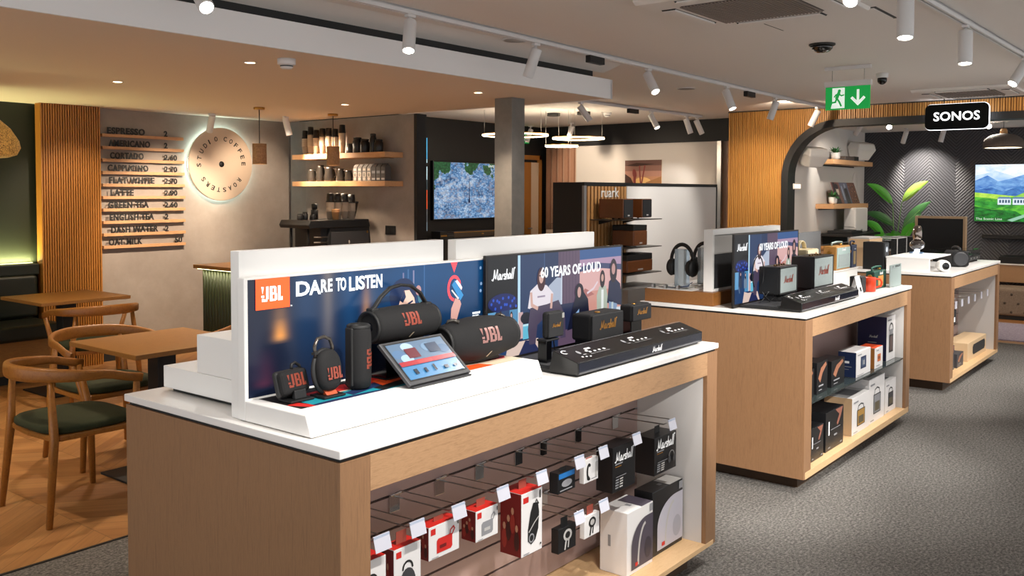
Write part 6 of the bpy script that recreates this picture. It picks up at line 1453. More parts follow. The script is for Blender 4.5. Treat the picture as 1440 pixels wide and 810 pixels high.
for yy in (2.25, 2.51): build('bracket', MB().cyl((10.69, yy, z1-.03), (10.69, yy, CZ-.001), .006, black, n=8), t)
# ------------------------------------------------------------------ listening room
def rspot(key, piv, dr, label, e=40, tgt=None, col=COOL, ang=55): spot(key, piv, dr, label, 'spotlights in the listening room', top=SZ, L_=.15, R_=.032, on=False, e=e, tgt=tgt, col=col, ang=ang)
rspot('n1', (11.364, 3.601, 2.400), (.511,.604,-.611), 'white spotlight tilted towards the white shelf wall inside the arch', 30, (12.3, 4.3, 1.5), ang=85)
rspot('n2', (13.058, 3.540, 2.400), (.325,.343,-.881), 'white spotlight over the tall leafy plant', 130, (13.75, 3.45, 1.75), ang=72)
rspot('n3', (12.900, 3.028, 2.400), (-.006,.233,-.972), 'white spotlight hanging below the lit black sign', 20, (13.3, 3.2, 1.0))
star = led('bright_lens', '#fff4e4', 30)
for i, (x, y, lb) in enumerate(((12.07, 3.479, 'brightest round ceiling spotlight inside the arch, above the plant'), (12.67, 2.454, 'round ceiling spotlight peeking out below the lit black sign'))):
    t = thing('ceiling_spotlight', (x, y, SZ), lb, 'spotlight', 'round spotlights inside the arch')
    m = MB(); m.lathe([(.055,0), (.055,-.012), (.05,-.014)], (x,y,SZ), white_metal, 24); build('rim', m, t)
    d = Vector((-.8, -.35, -.5)).normalized(); T = Matrix.Translation((x, y, SZ-.035)) @ d.to_track_quat('-Z', 'Y').to_matrix().to_4x4()
    m = MB(); m.lathe([(.03,.02), (.036,0), (.036,-.03), (.031,-.03), (.03,-.025)], (0,0,0), white_metal, 24); m.xf(T); hd = build('lamp_head', m, t); m = MB(); m.lathe([(.0305,-.026), (.001,-.026)], (0,0,0), star, 20); m.xf(T); build('lens', m, hd)
    lamp('ceiling_spot_lamp', 'SPOT', Vector((x,y,SZ-.035))+d*.04, 26, COOL, size=.03, spot=110, blend=.7, target=(x-1, y-.5, 0))
t = thing('dome_pendant', (12.6, 2.27, SZ), 'wide grey dome pendant lamp before the landscape screen', 'pendant light')
felt = speck('grey_felt', '#4f4640', '#6a5f57', 160, .9, .2)
m = MB(); m.lathe([(.05, -.145), (.14, -.165), (.205, -.21), (.228, -.265), (.230, -.325), (.222, -.325), (.218, -.265), (.195, -.215), (.05, -.155)], (12.6,2.27,SZ), felt, 40); sh_ = build('lamp_shade', m, t)
m = MB(); m.lathe([(.03,-.085), (.042,-.11), (.045,-.145), (.001,-.146)], (12.6,2.27,SZ), wood('pendant_oak', '#a9794a', '#c5955f', (12,12,3), .5), 20); build('wood_cap', m, t); m = MB(); m.cyl((12.6,2.27,SZ), (12.6,2.27,SZ-.085), .004, black, n=8); build('cord', m, t)
m = MB(); m.lathe([(.215,-.318), (.001,-.318)], (12.6,2.27,SZ), led('dome_diffuser', '#ffe6bd', 1.6), 32); build('diffuser', m, sh_)
lamp('pendant_lamp', 'SPOT', (12.6, 2.27, SZ-.34), 16, WARM, size=.1, spot=120, blend=.7, target=(12.6, 2.27, 0))
# landscape screen
t = thing('tv_screen', (13.74, 2.0, 1.58), 'wall screen showing green hills, blue mountains and a train', 'television')
build('casing', MB().box(13.69, 13.745, 1.40, 2.812, 1.195, 1.98, blackg), t, .004)
tv = em('landscape_sky', '#9cc3ee', .0)
m = MB(); sh = Sheet(m, (13.6895, 2.80, 1.207), (0,-1,0), ZA, .0001)
S = lambda n, c, e=.95: mat('tv_'+n, '#000000', .25, emit=c, es=e)
W, H = 1.385, .765
def tvn(n, c1, c2, sc, e=.95):
    m_ = mat('tv_'+n, '#000000', .25, emit=c1, es=e); nt, N, L, b = nodes(m_)
    L.new(ramp(nt, noise(nt, coords(nt, (1,1,2.2)), sc, 6, .65, .4), [(.36, c1), (.62, c2)]), b.inputs['Emission Color']); return m_
tvn('sky', '#8dbcf0', '#dbe9f8', 2.5); tvn('cloud', '#bcd5f2', '#ffffff', 4); tvn('far_hills', '#2f69b8', '#7fb0e0', 5); tvn('mid_hills', '#1d4f97', '#4a86c8', 7); tvn('meadow', '#1f7d22', '#5fbf34', 8); tvn('light_meadow', '#7fc02f', '#c3e65a', 6); tvn('dark_meadow', '#07420f', '#1f8a2a', 9); tvn('mid_meadow', '#146b1d', '#3aa536', 9); tvn('bright_meadow', '#58a82c', '#a6d85a', 7)
sh.rect(0, W, 0, H, S('sky', '#a9cdf0')); sh.poly([(0,.62),(.25,.68),(.5,.60),(.8,.70),(1.1,.63),(W,.7),(W,H),(0,H)], S('cloud', '#e7eef8'))
sh.poly([(0,.3),(0,.55),(.15,.62),(.28,.54),(.42,.57),(.6,.63),(.8,.55),(1.0,.60),(1.2,.52),(W,.58),(W,.3)], S('far_hills', '#3f7fce')); sh.poly([(0,.3),(0,.42),(.2,.46),(.35,.40),(.55,.48),(.75,.42),(1,.5),(W,.42),(W,.3)], S('mid_hills', '#2b62ab'))
sh.poly([(.4,.3),(.62,.40),(.82,.46),(1.1,.42),(W,.45),(W,.2),(.4,.2)], S('bright_meadow', '#7cc03a'))
sh.poly([(0,.37),(.25,.36),(.5,.33),(.8,.33),(W,.38),(W,0),(0,0)], S('meadow', '#2f9a2d')); sh.poly([(0,.39),(.3,.36),(.5,.34),(.3,.30),(0,.33)], S('light_meadow', '#9ad23c'))
sh.poly([(0,.0),(0,.20),(.2,.16),(.5,.14),(.7,0)], S('dark_meadow', '#0f5f1d')); sh.poly([(0,.22),(.25,.18),(.55,.22),(.3,.26),(0,.28)], S('mid_meadow', '#1f8526'))
sh.poly([(.40,.02),(.60,.10),(.85,.15),(W,.19),(W,.165),(.88,.125),(.64,.075),(.46,.0)], S('rail_line', '#8fbfa5'))
for a, b_ in ((.28,.44), (.46,.74), (.76,1.0)):
    sh.rect(a, b_, .225, .305, S('train', '#d3e0ea')); sh.poly([(a-.01,.305),(b_+.01,.305),(b_-.02,.33),(a+.02,.33)], S('train_roof', '#5f7f9f'))
    x = a+.02
    while x < b_-.03: sh.rect(x, x+.022, .25, .29, S('train_window', '#2f4d66')); sh.k -= 1; x += .035
    sh.k += 1
text(m, 'The Scenic Line', Vector((13.6895-.012, 2.78, 1.225)), (0,-1,0), ZA, .32, .03, S('caption', '#d7ead7'), depth=.0005)
build('screen', m, t)
t = thing('wall_mounted_soundbar', (13.68, 2.0, 1.0), 'long black soundbar on the dark wall under the landscape screen', 'soundbar')
bd = build('bar', MB().box(13.62, 13.745, 1.35, 2.69, .972, 1.025, black), t, .012); m = MB(); m.box(13.618, 13.6205, 1.38, 2.66, .98, 1.017, grille_dk); build('grille', m, bd)
t = thing('floating_shelf_cabinet', (13.5, 1.6, .43), 'floating oak media console with white top and black device, below the soundbar', 'console')
build('cabinet', MB().box(13.28, 13.745, .2, 2.95, .43, .655, oak), t, .003); build('top', MB().box(13.26, 13.745, .18, 2.97, .6555, .672, white_t), t, .002); build('black_slab', MB().box(13.30, 13.72, .3, 2.42, .6725, .76, black), t, .003)
t = thing('tufted_pouf', (13.0, 1.9, 0), 'buttoned beige ottoman under the floating console', 'ottoman')
tuf = speck('beige_velvet', '#7d6d5d', '#92816f', 80, .9, .1)
build('seat', MB().box(12.78, 13.25, 1.2, 2.40, .05, .40, tuf), t, .04, 4); build('plinth', MB().box(12.82, 13.22, 1.25, 2.36, 0, .05, charcoal), t)
m = MB()
for j in range(3):
    for k in range(8): m.ell((12.778, 2.32-.15*k-(.075 if j % 2 else 0), .10+.11*j), (.008,.016,.016), mat('button_dark', '#4b4037', .8), 10, 6)
build('buttons', m, t)
t = solo('rug', MB().box(10.95, 12.4, .4, 3.0, .001, .012, speck('lilac_rug', '#8d8498', '#b7adbd', 60, .95, .3)), 'pale lilac rug on the wooden floor inside the arch', 'rug')
# tall leafy plant in a pot
t = thing('potted_plant', (13.35, 3.75, 0), 'tall potted plant with long paddle leaves before the dark wall', 'plant')
m = MB(); m.lathe([(.13,.001), (.17,.05), (.19,.36), (.175,.36), (.16,.33), (.001,.33)], (13.35,3.75,0), charcoal, 28); build('pot', m, t)
lf = mat('plant_leaf', '#48a02e', .4); lf2 = mat('plant_leaf_variegated', '#8db348', .4); lfd = mat('plant_leaf_dark', '#356b35', .45); stem = mat('plant_stem', '#4f7a35', .5)
def leaf(m, b, tip, wd, mt, droop=.05, nrm=(1,0,0)):
    b = Vector(b); tip = Vector(tip); n = 9; d = (tip-b); side = d.cross(Vector(nrm)).normalized(); N_ = side.cross(d).normalized()
    L_, R_2, C_ = [], [], []
    for i in range(n+1):
        s = i/n; w = wd*(sin(PI*min(1, s**.75))**.8)*(1 if s < .98 else .1); c = b+d*s+Vector((0,0,-droop*4*(s-.5)**2+droop))
        C_.append(c); L_.append(c+side*w+N_*w*.35); R_2.append(c-side*w+N_*w*.35)
    vs = L_+C_+R_2; k = n+1; fs = []
    for i in range(n): fs += [(i, i+1, k+i+1, k+i), (k+i, k+i+1, 2*k+i+1, 2*k+i)]
    m.add(vs, fs, mt, True)
base = Vector((13.35, 3.75, .33))
LV = [((13.40,3.79,1.43), (13.42,4.16,1.72), .062, lf, (13.37,3.76,.95)), ((13.40,3.67,1.46), (13.42,3.33,1.75), .060, lf2, (13.37,3.72,.95)), ((13.40,3.77,1.12), (13.42,4.19,1.30), .062, lfd, (13.37,3.76,.8)), ((13.30,3.87,.96), (13.2,4.13,1.19), .058, lf, (13.34,3.80,.75)), ((13.44,3.66,1.12), (13.5,3.31,1.47), .060, lfd, (13.40,3.71,.8)), ((13.42,3.68,.98), (13.46,3.42,1.30), .055, lfd, (13.38,3.72,.75)), ((13.36,3.66,.90), (13.3,3.46,1.17), .062, lf, (13.36,3.72,.72)), ((13.25,3.72,.86), (13.12,3.66,1.06), .07, lf, (13.32,3.74,.65)), ((13.28,3.83,.84), (13.16,3.98,1.03), .065, lf, (13.33,3.8,.65)), ((13.28,3.76,.84), (13.1,3.80,1.02), .065, lf, (13.32,3.76,.65))]
for b_, tp, w, mt_, md in LV:
    m = MB(); leaf(m, b_, tp, w, mt_); lo = build('leaf', m, t)
    m = MB(); m.tube([base, md, b_, Vector(b_)+(Vector(tp)-Vector(b_))*.6+Vector((0,0,.02))], [.009,.008,.006,.003], stem, 8); build('stem', m, t)
# white wall: shelves and things
def lshelf(x0, x1, z, label):
    t = thing('wall_shelf', ((x0+x1)/2, YW, z), label, 'shelf', 'oak shelves on the white listening room wall')
    build('board', MB().box(x0, x1, 4.06, YW-.002, z-.062, z, shelf_wood), t, .002); build('bracket', MB().box(x0+.1, x1-.1, YW-.012, YW-.001, z-.080, z-.0625, charcoal), t)
lshelf(11.75, 13.35, 2.02, 'oak shelf on the white wall holding a flat amplifier, upper one inside the arch'); lshelf(11.78, 13.18, 1.44, 'oak shelf on the white wall holding record sleeves, lower one inside the arch')
def pot_plant(x, y, z, label, r=.05, hang=False):
    t = thing('small_plant', (x, y, z), label, 'plant')
    m = MB(); m.lathe([(r*.75,.001), (r,.02), (r*1.05,.09), (r*.9,.09), (r*.85,.08)], (x,y,z), lgrey if not hang else white, 20); build('pot', m, t)
    m = MB(); rr = random.Random(int(x*100))
    for k in range(26):
        a = rr.uniform(0, 6.28); ln = rr.uniform(.05, .11); ele = rr.uniform(.2, 1.3) if not hang else rr.uniform(-.6, 1.2)
        b_ = Vector((x+r*.4*cos(a), y+r*.4*sin(a), z+.085)); tp = b_+Vector((cos(a)*cos(ele), sin(a)*cos(ele), sin(ele)))*ln
        leaf(m, b_, tp, .012, lfd if k % 2 else mat('small_leaf', '#2f5a33', .5), .01, (0,0,1) if abs(ele) < 1.2 else (1,0,0))
    build('foliage', m, t)
pot_plant(12.05, 4.14, 2.0205, 'little spiky plant in a grey pot on the upper oak shelf', .055); pot_plant(11.92, 4.12, 1.4405, 'trailing plant in a white pot beside the record sleeves', .05, True)
t = thing('amplifier', (12.6, 4.15, 2.0205), 'flat dark amplifier on the upper oak shelf', 'amplifier')
build('case', MB().box(12.25, 12.62, 4.08, 4.25, 2.0206, 2.075, mat('amp_brown', '#4d4038', .5)), t, .003); build('front_block', MB().box(12.63, 12.80, 4.08, 4.24, 2.0206, 2.08, black), t, .003)
for i, (x, c1_, c2_) in enumerate(((12.05, '#6d4a44', '#c9b7a8'), (12.37, '#5d5f70', '#8f93a5'), (12.68, '#6b4538', '#a57a66'))):
    t = thing('record_sleeve', (x+.15, 4.18, 1.4405), ('record sleeve with dark portrait, beside the trailing plant', 'record sleeve in slate tones, between the other two', 'record sleeve with brown speckled cover, nearest the white speaker')[i], 'record', 'record sleeves leaning on the lower oak shelf')
    Tm = Matrix.Translation((x, 4.11, 1.441)) @ Matrix.Rotation(math.radians(-18), 4, 'X')
    m = MB(); m.box(0, .30, 0, .005, 0, .30, mat('sleeve%d' % i, c1_, .5)); m.xf(Tm); sl_ = build('sleeve', m, t)
    m = MB(); sh = Sheet(m, (0,-.0004,0), XA, ZA); a_ = mat('sleeve_art%d' % i, c2_, .5); d_ = mat('sleeve_dark%d' % i, '#2b2226', .5)
    if i == 0: sh.poly([(.0,.0),(.05,.30),(.12,.30),(.20,.05),(.2,0)], d_); sh.oval(.17,.19,.05,.07, a_); sh.oval(.17,.24,.06,.04, d_)
    elif i == 1: sh.poly([(.1,0),(.12,.2),(.2,.24),(.25,.2),(.26,0)], d_); sh.oval(.18,.25,.03,.035, a_); sh.rect(.02,.07,.05,.25, a_)
    else:
        rr = random.Random(3); sh.rect(.002,.298,.002,.298, mat('sleeve_ground', '#6b4538', .5))
        for k in range(40): sh.oval(rr.uniform(.02,.28), rr.uniform(.02,.28), .011, .011, a_ if k % 2 else d_, 8); sh.k -= (k < 39)
    m.xf(Tm); build('cover_art', m, sl_)
t = thing('display_speaker', (12.75, 4.1, 1.05), 'white rectangular speaker standing below the record shelf', 'speaker')
wsp = mat('white_speaker_cloth', '#dcd9d4', .7)
bd = build('cabinet', MB().box(12.46, 12.98, 4.0, 4.16, 1.052, 1.385, wsp), t, .02, 4); m = MB(); Sheet(m, (12.46,3.9996,1.052), XA, ZA).rect(.22,.30,.025,.04, grey_ink); build('badge', m, bd)
t = thing('side_ledge', (12.6, 4.1, 1.02), 'black wall ledge under the white rectangular speaker', 'shelf')
build('board', MB().box(11.9, 13.06, 3.85, YW-.002, 1.015, 1.05, black), t, .004); build('bracket', MB().box(12.0, 13.0, YW-.02, YW-.001, .90, 1.014, charcoal), t)
t = thing('turntable', (12.1, 4.0, 1.05), 'slim black record player on the black ledge inside the arch', 'turntable')
build('plinth', MB().box(11.95, 12.38, 3.88, 4.2, 1.0505, 1.09, black), t, .006); m = MB(); m.lathe([(.14,0), (.142,.012), (.001,.013)], (12.14,4.03,1.0905), charcoal, 32); build('platter', m, t); m = MB(); m.tube([(12.33,4.12,1.10), (12.33,4.12,1.135), (12.31,3.98,1.13), (12.27,3.93,1.115)], .004, steel, 8); build('tonearm', m, t)
t = thing('oak_cabinet', (12.6, 4.0, 0), 'low oak cabinet on the floor below the black ledge', 'cabinet')
build('body', MB().box(11.6, 13.02, 3.72, YW-.004, .08, .86, oak), t, .003); build('top', MB().box(11.58, 13.04, 3.70, YW-.004, .861, .885, wood('cabinet_top', '#a8763f', '#c08c52', (3,20,20), .45)), t, .002); build('plinth', MB().box(11.65, 12.97, 3.78, YW-.03, 0, .08, charcoal), t)
def wall_speaker(x, z, label, s=1.0):
    t = thing('wall_speaker', (x, YW, z), label, 'speaker', 'white speakers on the listening room wall')
    m = MB(); m.cyl((x, YW-.001, z), (x, YW-.07, z), .02, white_metal); build('mount', m, t)
    T = Matrix.Translation((x, YW-.16*s, z)) @ Matrix.Rotation(math.radians(-28), 4, 'Z') @ Matrix.Rotation(math.radians(12), 4, 'X')
    m = MB(); q = .15*s
    lo_, mi_, hi_ = [(-.75*q,-.55*q,-.85*q), (.75*q,-.55*q,-.85*q), (.75*q,.55*q,-.85*q), (-.75*q,.55*q,-.85*q)], [(-1.15*q,-.9*q,.25*q), (1.15*q,-.9*q,.25*q), (1.15*q,.7*q,.25*q), (-1.15*q,.7*q,.25*q)], [(-1.0*q,-.7*q,.85*q), (1.0*q,-.7*q,.85*q), (1.0*q,.6*q,.85*q), (-1.0*q,.6*q,.85*q)]
    vs = lo_+mi_+hi_; fs = [(3,2,1,0), (8,9,10,11)]
    for r_ in (0, 4):
        for k in range(4): fs.append((r_+k, r_+(k+1) % 4, r_+4+(k+1) % 4, r_+4+k))
    m.add(vs, fs, wsp); m.xf(T); build('cabinet', m, t, .02, 4)
wall_speaker(13.08, 2.17, 'white angular wall speaker in the corner by the upper oak shelf', .95); wall_speaker(11.24, 2.03, 'white angular wall speaker beside the arch frame', .95)
t = thing('light_switch', (11.12, YW, 1.66), 'small warm-lit square wall light beside the arch frame', 'wall light')
build('plate', MB().box(11.0, 11.24, YW-.012, YW-.001, 1.63, 1.70, white_metal), t, .002); build('glow', MB().box(11.02, 11.22, YW-.0145, YW-.0122, 1.64, 1.69, led('soft_wall_glow', '#ffdcb0', 1.6)), t); t.name = 'wall_light'
t = thing('wall_panel_art', (13.1, YW-.001, 1.6), 'tall pale oval plaque on the white wall near the corner', 'plaque')
m = MB(); m.lathe([(.001,-.012), (.10,-.012), (.105,-.008), (.105,0)], (13.32, YW, 1.70), wall_white, 28, 'y'); m.v = [(v[0], v[1], 1.70+(v[2]-1.70)*1.7) for v in m.v]; build('plaque', m, t)
# dark display boxes between the last island and the arch
t = thing('framed_display', (10.3, 2.5, 0), 'black display backboard with oak edge standing behind the farthest island', 'display stand')
build('backboard', MB().box(10.40, 10.44, 2.23, 2.68, 0, 1.315, black), t); m = MB(); m.box(10.385, 10.455, 2.205, 2.23, 0, 1.34, pale); m.box(10.385, 10.455, 2.68, 2.705, 0, 1.34, pale); m.box(10.385, 10.455, 2.23, 2.68, 1.3155, 1.34, pale); build('frame', m, t, .002)
build('foot', MB().box(10.25, 10.38, 2.21, 2.70, 0, .03, charcoal), t)
t = thing('display_table', (10.1, 3.0, 0), 'white-topped side table holding a black speaker, behind the farthest island', 'table')
build('top', MB().box(9.80, 10.34, 2.77, 3.16, .985, 1.0, white_t), t, .002); build('body', MB().box(9.83, 10.31, 2.79, 3.14, 0, .985, oak_v), t, .002)
plain_spk(9.95, 10.25, 2.82, 3.10, 1.0005, 1.085, 'wide black receiver on the white-topped side table', name='receiver', cat='receiver')
# ------------------------------------------------------------------ walnut-speaker gondola
YG = 4.6
t = thing('display_gondola', (8.1, YG, 0), 'tall black-sided display wall with slatted panel and pale lettering', 'display wall')
build('core', MB().box(6.825, 9.50, YG+.01, 4.935, 0, 1.675, mat('gondola_black', '#0f0e0e', .6)), t)
m = MB(); m.box(6.825, 9.50, YG-.012, YG+.01, 1.645, 1.676, black); m.box(9.485, 9.505, YG-.012, YG+.01, 0, 1.645, black); build('edge_frame', m, t)
build('end_post', MB().box(6.822, 6.862, YG-.012, YG+.01, 0, 1.645, grey), t)
build('slat_backing', MB().box(6.862, 7.56, YG, YG+.01, .2, 1.645, black), t)
gsl = wood('gondola_slat', '#a8753f', '#c8935a', (22,22,1.4), .45)
m = MB(); x = 6.866
while x < 7.54: m.box(x, x+.036, YG-.022, YG-.0005, .2, 1.640, gsl); x += .057
build('slats', m, t)
build('white_panel', MB().box(7.565, 9.485, YG-.006, YG+.01, .2, 1.645, wall_white), t)
m = MB(); text(m, 'ruark', (7.08, YG-.025, 1.538), XA, ZA, .30, .092, mat('sign_silver', '#efece6', .4), bold=.0, depth=.006); build('lettering', m, t)
def gshelf(z, x0, x1, label):
    t = thing('display_shelf', ((x0+x1)/2, YG, z), label, 'shelf', 'thin steel shelves on the slatted display wall')
    build('board', MB().box(x0, x1, 4.24, YG-.023, z-.008, z, mat('gunmetal', '#5d5750', .35, .7)), t, .001); 
    for xx in (x0+.15, x1-.15): build('bracket', MB().prism([(YG-.023, z-.0085), (YG-.023, z-.05), (4.40, z-.0085)], 'x', xx-.004, xx+.004, black), t)
gshelf(1.340, 6.90, 7.62, 'thin steel shelf under the pair of walnut speakers'); gshelf(1.085, 6.95, 7.62, 'thin steel shelf under the slim walnut radio'); gshelf(.845, 6.98, 7.62, 'lowest thin steel shelf under the long walnut radio')
def walnut_set(x0, x1, z0, z1, label, split=None, name='walnut_speaker', y0=4.27, y1=4.50, top_black=0):
    t = thing(name, ((x0+x1)/2, y0, z0), label, 'speaker')
    zz = z1 - top_black
    bd = build('cabinet', MB().box(x0, x1, y0+.005, y1, z0+.012, zz, walnut), t, .004)
    if top_black: build('upper_panel', MB().box(x0-.001, x1+.001, y0+.004, y1, zz+.0005, z1, black), t, .004)
    g = build('grille', MB().box(x0+.006, x1-.006, y0-.002, y0+.0045, z0+.018, zz-.006, grille_dk if not top_black else walnut), t, .002)
    m = MB(); sh = Sheet(m, (x0, y0-.0026, z0), XA, ZA); sh.rect((x1-x0)*.4, (x1-x0)*.6, .03, .042, lgrey); build('badge', m, g)
    for xx in (x0+.03, x1-.03): build('foot', MB().cyl((xx, (y0+y1)/2, z0+.0005), (xx, (y0+y1)/2, z0+.0125), .012, black, n=12), t)
walnut_set(6.98, 7.145, 1.3405, 1.525, 'walnut speaker on the top steel shelf, closer to the grey post', y0=4.27, y1=4.53); walnut_set(7.31, 7.48, 1.3405, 1.525, 'walnut speaker on the top steel shelf, closer to the white panel', y0=4.27, y1=4.53)
walnut_set(7.16, 7.40, 1.0855, 1.285, 'upright dark-topped walnut radio on the middle steel shelf', name='walnut_radio', top_black=.05); walnut_set(7.05, 7.50, .8455, 1.02, 'long walnut radio with dark top on the lowest steel shelf', name='walnut_radio', top_black=.055)
t = thing('media_streamer', (7.3, 4.4, .3), 'grey cabinet with black slot at the foot of the slatted display wall', 'cabinet')
build('body', MB().box(6.95, 7.66, 4.20, 4.565, 0, .72, grey), t, .003); build('slot', MB().box(7.32, 7.50, 4.197, 4.2005, .60, .665, black), t); build('plinth', MB().box(6.96, 7.65, 4.195, 4.199, 0, .06, charcoal), t)
t.name = 'grey_cabinet'
# ------------------------------------------------------------------ screen on the dark wall
t = thing('tv_screen', (9.83, 8.69, 1.6), 'wall screen showing an aerial city view, behind the concrete pillar', 'television'); t['label'] = 'wall screen showing an aerial city view, behind the concrete pillar'
build('casing', MB().box(9.15, 10.52, 8.64, 8.695, 1.195, 2.015, blackg), t, .004)
ct = mat('city_screen', '#000000', .3, emit='#7aa6d8', es=.8); nt, N, L, b = nodes(ct)
vv = coords(nt, (1,1,1.6)); vo = nt.nodes.new('ShaderNodeTexVoronoi'); vo.inputs['Scale'].default_value = 24; vo.distance = 'CHEBYCHEV'; L.new(vv, vo.inputs['Vector'])
c1 = ramp(nt, vo.outputs['Distance'], [(.12, '#cfdff0'), (.3, '#8db6de'), (.42, '#4c86bd'), (.6, '#1c456f')])
sepc = nt.nodes.new('ShaderNodeSeparateColor'); L.new(vo.outputs['Color'], sepc.inputs[0])
n3 = noise(nt, vv, 7, 5, .7)
c2 = mixc(nt, c1, lin('#b3a29c'), mth(nt, 'MULTIPLY', mth(nt, 'GREATER_THAN', sepc.outputs[0], .72), .7))
c2 = mixc(nt, c2, ramp(nt, n3, [(.38, '#123459'), (.5, '#4c82b6'), (.64, '#d3e2f1')]), .55)
n2 = noise(nt, coords(nt), 3.2, 4, .6)
sp = nt.nodes.new('ShaderNodeSeparateXYZ'); g = nt.nodes.new('ShaderNodeNewGeometry'); L.new(g.outputs['Position'], sp.inputs[0])
gm = mth(nt, 'GREATER_THAN', mth(nt, 'ADD', n2, mth(nt, 'MULTIPLY', mth(nt, 'SUBTRACT', sp.outputs['Z'], 1.9), .55)), .52)
c3 = mixc(nt, c2, ramp(nt, vo.outputs['Distance'], [(.1, '#2f6b3f'), (.6, '#0d3a22')]), gm)
L.new(c3, b.inputs['Emission Color'])
m = MB(); sh = Sheet(m, (9.165, 8.6395, 1.21), XA, ZA); sh.rect(0, 1.34, 0, .79, ct); sh.poly([(.71,.22), (.725,.30), (.73,.55), (.735,.60), (.74,.55), (.745,.30), (.76,.22)], em('city_spire', '#1f2f55', .3)); text(m, 'LIVE', (10.33, 8.638, 1.95), XA, ZA, .12, .03, em('city_caption', '#dfe8df', .8), depth=.0006); build('screen', m, t)
t = thing('soundbar', (10.0, 8.6, 1.0), 'long bronze soundbar on the dark cabinet below the city screen', 'soundbar')
bd = build('bar', MB().box(9.35, 10.62, 8.45, 8.58, .9505, 1.035, mat('bronze_grille', '#4b3d31', .5)), t, .008); m = MB(); m.box(9.36, 10.61, 8.445, 8.4505, 1.020, 1.03, brass); m.ell((9.97, 8.446, .99), (.03,.004,.01), brass, 12, 6); build('trim_line', m, bd)
t = thing('media_cabinet', (10.0, 8.5, 0), 'dark media cabinet below the city screen', 'cabinet')
build('body', MB().box(9.0, 10.9, 8.30, 8.69, .05, .90, charcoal), t, .003); build('top', MB().box(8.98, 10.92, 8.28, 8.692, .9005, .95, black), t, .002); build('open_shelf', MB().box(9.2, 10.7, 8.285, 8.2995, .60, .63, cafe_wood), t); build('plinth', MB().box(9.05, 10.85, 8.36, 8.69, 0, .05, black), t)
for k, (x, h) in enumerate(((9.08, .10), (9.22, .07))):
    t = thing('receiver', (x, 8.45, .9505), ('little brass-lit box at the end of the dark media cabinet', 'black box between brass-lit box and bronze soundbar')[k], 'receiver')
    build('case', MB().box(x-.07, x+.07, 8.38, 8.55, .9505, .9505+h, charcoal), t, .003); build('front_band', MB().box(x-.06, x+.06, 8.377, 8.3805, .98, 1.0, brass if k == 0 else darkgrey), t)
t = thing('display_banner', (9.02, 8.69, 1.0), 'narrow lit banner with blue sky and orange figure beside the city screen', 'banner')
m = MB(); m.box(8.955, 9.07, 8.672, 8.698, 1.04, 2.33, black); build('frame', m, t)
m = MB(); sh = Sheet(m, (8.962, 8.6715, 1.05), XA, ZA)
for z0, z1, c in ((0,.12,'#6d7f8a'), (.12,.30,'#5b5f63'), (.30,.56,'#e8562a'), (.56,.70,'#3a4a52'), (.70,.98,'#bfe0ee'), (.98,1.27,'#4db0e6')): sh.rect(0,.10,z0,z1, em('banner_'+c[1:], c, .75))
sh.rect(0,.05,.72,.95, black_ink); sh.rect(.03,.1,.88,.93, black_ink)
build('lit_print', m, t)
t = thing('exit_sign', (11.2, 8.69, 2.42), 'small green exit arrow sign on the dark rear wall, behind the pillar', 'exit sign')
build('panel', MB().box(11.05, 11.34, 8.66, 8.695, 2.34, 2.48, grn), t, .002); m = MB(); sh = Sheet(m, (11.05, 8.6596, 2.34), XA, ZA); sh.line([(.20,.12), (.20,.03)], .016, wsg); sh.line([(.165,.06), (.20,.022), (.235,.06)], .016, wsg); sh.rect(.03,.10,.02,.12, wsg); build('symbols', m, t)
t = thing('white_speaker', (10.50, 8.6, 1.05), 'small white upright speaker beside the bronze soundbar', 'speaker')
bd = build('cabinet', MB().box(10.66, 10.80, 8.50, 8.62, .9505, 1.19, wsp), t, .01, 3); build('base', MB().box(10.655, 10.805, 8.495, 8.625, .9503, .953, grey), t)
# turntable on an oak console beyond the pillar
t = thing('oak_console', (11.45, 8.0, 0), 'oak sideboard carrying a turntable, beyond the concrete pillar', 'sideboard')
build('top', MB().box(10.55, 11.70, 7.60, 8.10, .90, .935, door_o), t, .002); build('body', MB().box(10.58, 11.68, 7.63, 8.09, 0, .90, door_o), t, .002)
m = MB()
for k in range(3): m.box(10.62+.35*k, 10.94+.35*k, 7.622, 7.6295, .15, .84, mat('pale_door', '#d9c2a4', .5))
build('door_front', m, t)
t = thing('turntable', (11.2, 7.85, .94), 'pale turntable under a clear lid on the oak sideboard', 'turntable')
build('plinth', MB().box(10.95, 11.42, 7.66, 8.04, .975, 1.03, mat('pale_plinth', '#cbb49a', .5)), t, .004); build('black_base', MB().box(11.0, 11.38, 7.70, 8.02, .9355, .9745, black), t)
m = MB(); m.lathe([(.15,0), (.152,.012), (.001,.013)], (11.16,7.85,1.0305), charcoal, 32); build('platter', m, t); m = MB(); m.tube([(11.36,7.98,1.031), (11.36,7.98,1.07), (11.34,7.85,1.065), (11.30,7.76,1.05)], .005, steel, 8); build('tonearm', m, t)
m = MB(); a0,a1,b0,b1 = 10.95,11.42,7.66,8.04
for bx in ((a0,a1,b0,b0+.004), (a0,a1,b1-.004,b1), (a0,a0+.004,b0+.004,b1-.004), (a1-.004,a1,b0+.004,b1-.004)): m.box(*bx, 1.0305, 1.12, acrylic)
m.box(a0,a1,b0,b1,1.1205,1.125, acrylic); build('dust_cover', m, t)
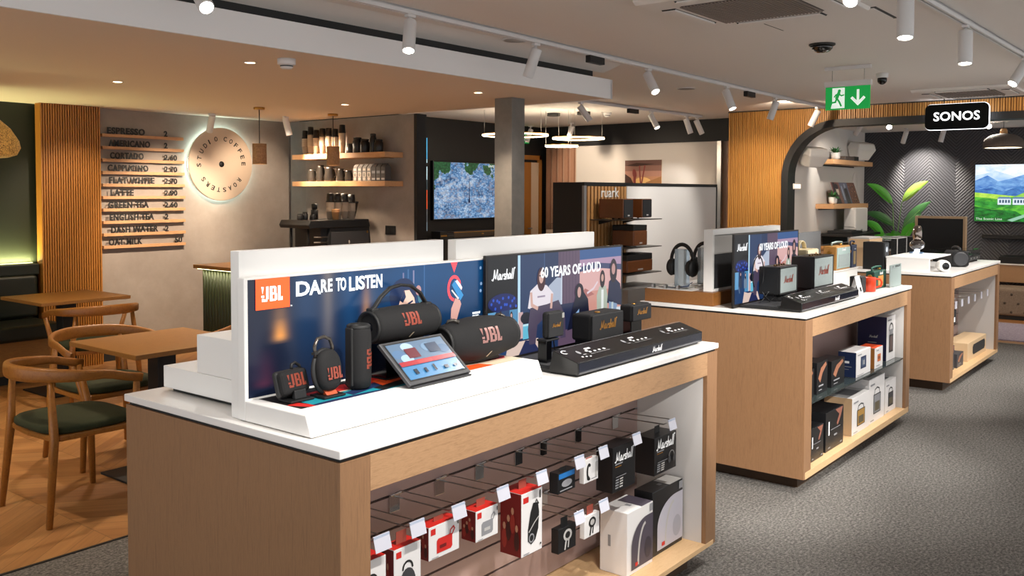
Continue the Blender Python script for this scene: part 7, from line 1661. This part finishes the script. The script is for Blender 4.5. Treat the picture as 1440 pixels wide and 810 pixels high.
# photo print on the display wall
t = thing('photo_print', (11.745, 6.85, 1.9), 'photo print of two lifted feet in warm sunset light on the white display wall', 'picture')
m = MB(); m.box(11.735, 11.749, 6.545, 7.16, 1.66, 2.06, sand_ink); bd = build('panel', m, t)
m = MB(); sh = Sheet(m, (11.7346, 7.16, 1.66), (0,-1,0), ZA); W, H = .615, .40
for i, c in enumerate(('#b97d54', '#c08a66', '#b58470', '#8e6657', '#6b4a40')): sh.rect(0, W, H*i/5, H*(i+1)/5, mat('print_sun%d' % i, c, .5))
sh.oval(.30, .05, .16, .10, mat('print_sun_core', '#f0c27a', .5)); sh.poly([(0,0),(0,.2),(.10,.14),(.18,0)], mat('print_shadow_brown', '#3f2419', .5)); sh.poly([(.35,.07),(W,.16),(W,.02),(.4,.02)], mat('print_tan_dune', '#a8784a', .5)); sh.poly([(0,.32),(.2,.36),(.5,.34),(.2,.31)], mat('print_shadow_brown', '#3f2419', .5))
ft = mat('print_foot', '#8a4038', .5); sh.oval(.165, .20, .035, .07, ft, rot=.2); sh.poly([(.15,.02),(.185,.02),(.19,.16),(.145,.16)], ft); sh.line([(.27,.05),(.255,.20),(.25,.29)], .022, ft); sh.line([(.285,.05),(.315,.20),(.335,.30)], .022, ft); sh.oval(.25,.30,.012,.022, ft); sh.oval(.337,.305,.012,.022, ft)
build('picture_image', m, bd)
# ------------------------------------------------------------------ camera and light
cam = bpy.data.cameras.new('camera'); co = bpy.data.objects.new('camera', cam); COL.objects.link(co)
F_, CY_ = 1283.46, 322.02; yaw, pitch, roll = (math.radians(a) for a in (38.4308, -2.3071, .14588))
fw = Vector((cos(yaw)*cos(pitch), sin(yaw)*cos(pitch), sin(pitch)))
rt = Vector((sin(yaw), -cos(yaw), 0)); up = rt.cross(fw)
r_ = rt*cos(roll) + up*sin(roll); u_ = up*cos(roll) - rt*sin(roll)
co.matrix_world = Matrix(((r_.x, u_.x, -fw.x, 0), (r_.y, u_.y, -fw.y, 0), (r_.z, u_.z, -fw.z, 1.583), (0,0,0,1)))
cam.sensor_width = 36; cam.lens = F_/1440*36; cam.shift_y = -(405-CY_)/1440; cam.clip_start = .05; cam.clip_end = 60
SC.camera = co
w = bpy.data.worlds.new('world'); SC.world = w; w.use_nodes = True
bg = w.node_tree.nodes['Background']; bg.inputs['Color'].default_value = (.95, .97, 1, 1); bg.inputs['Strength'].default_value = 1.2
vs_ = SC.view_settings; vs_.view_transform = 'Standard'; vs_.look = 'None'; vs_.gamma = 1; vs_.exposure = .3; vs_.use_curve_mapping = False
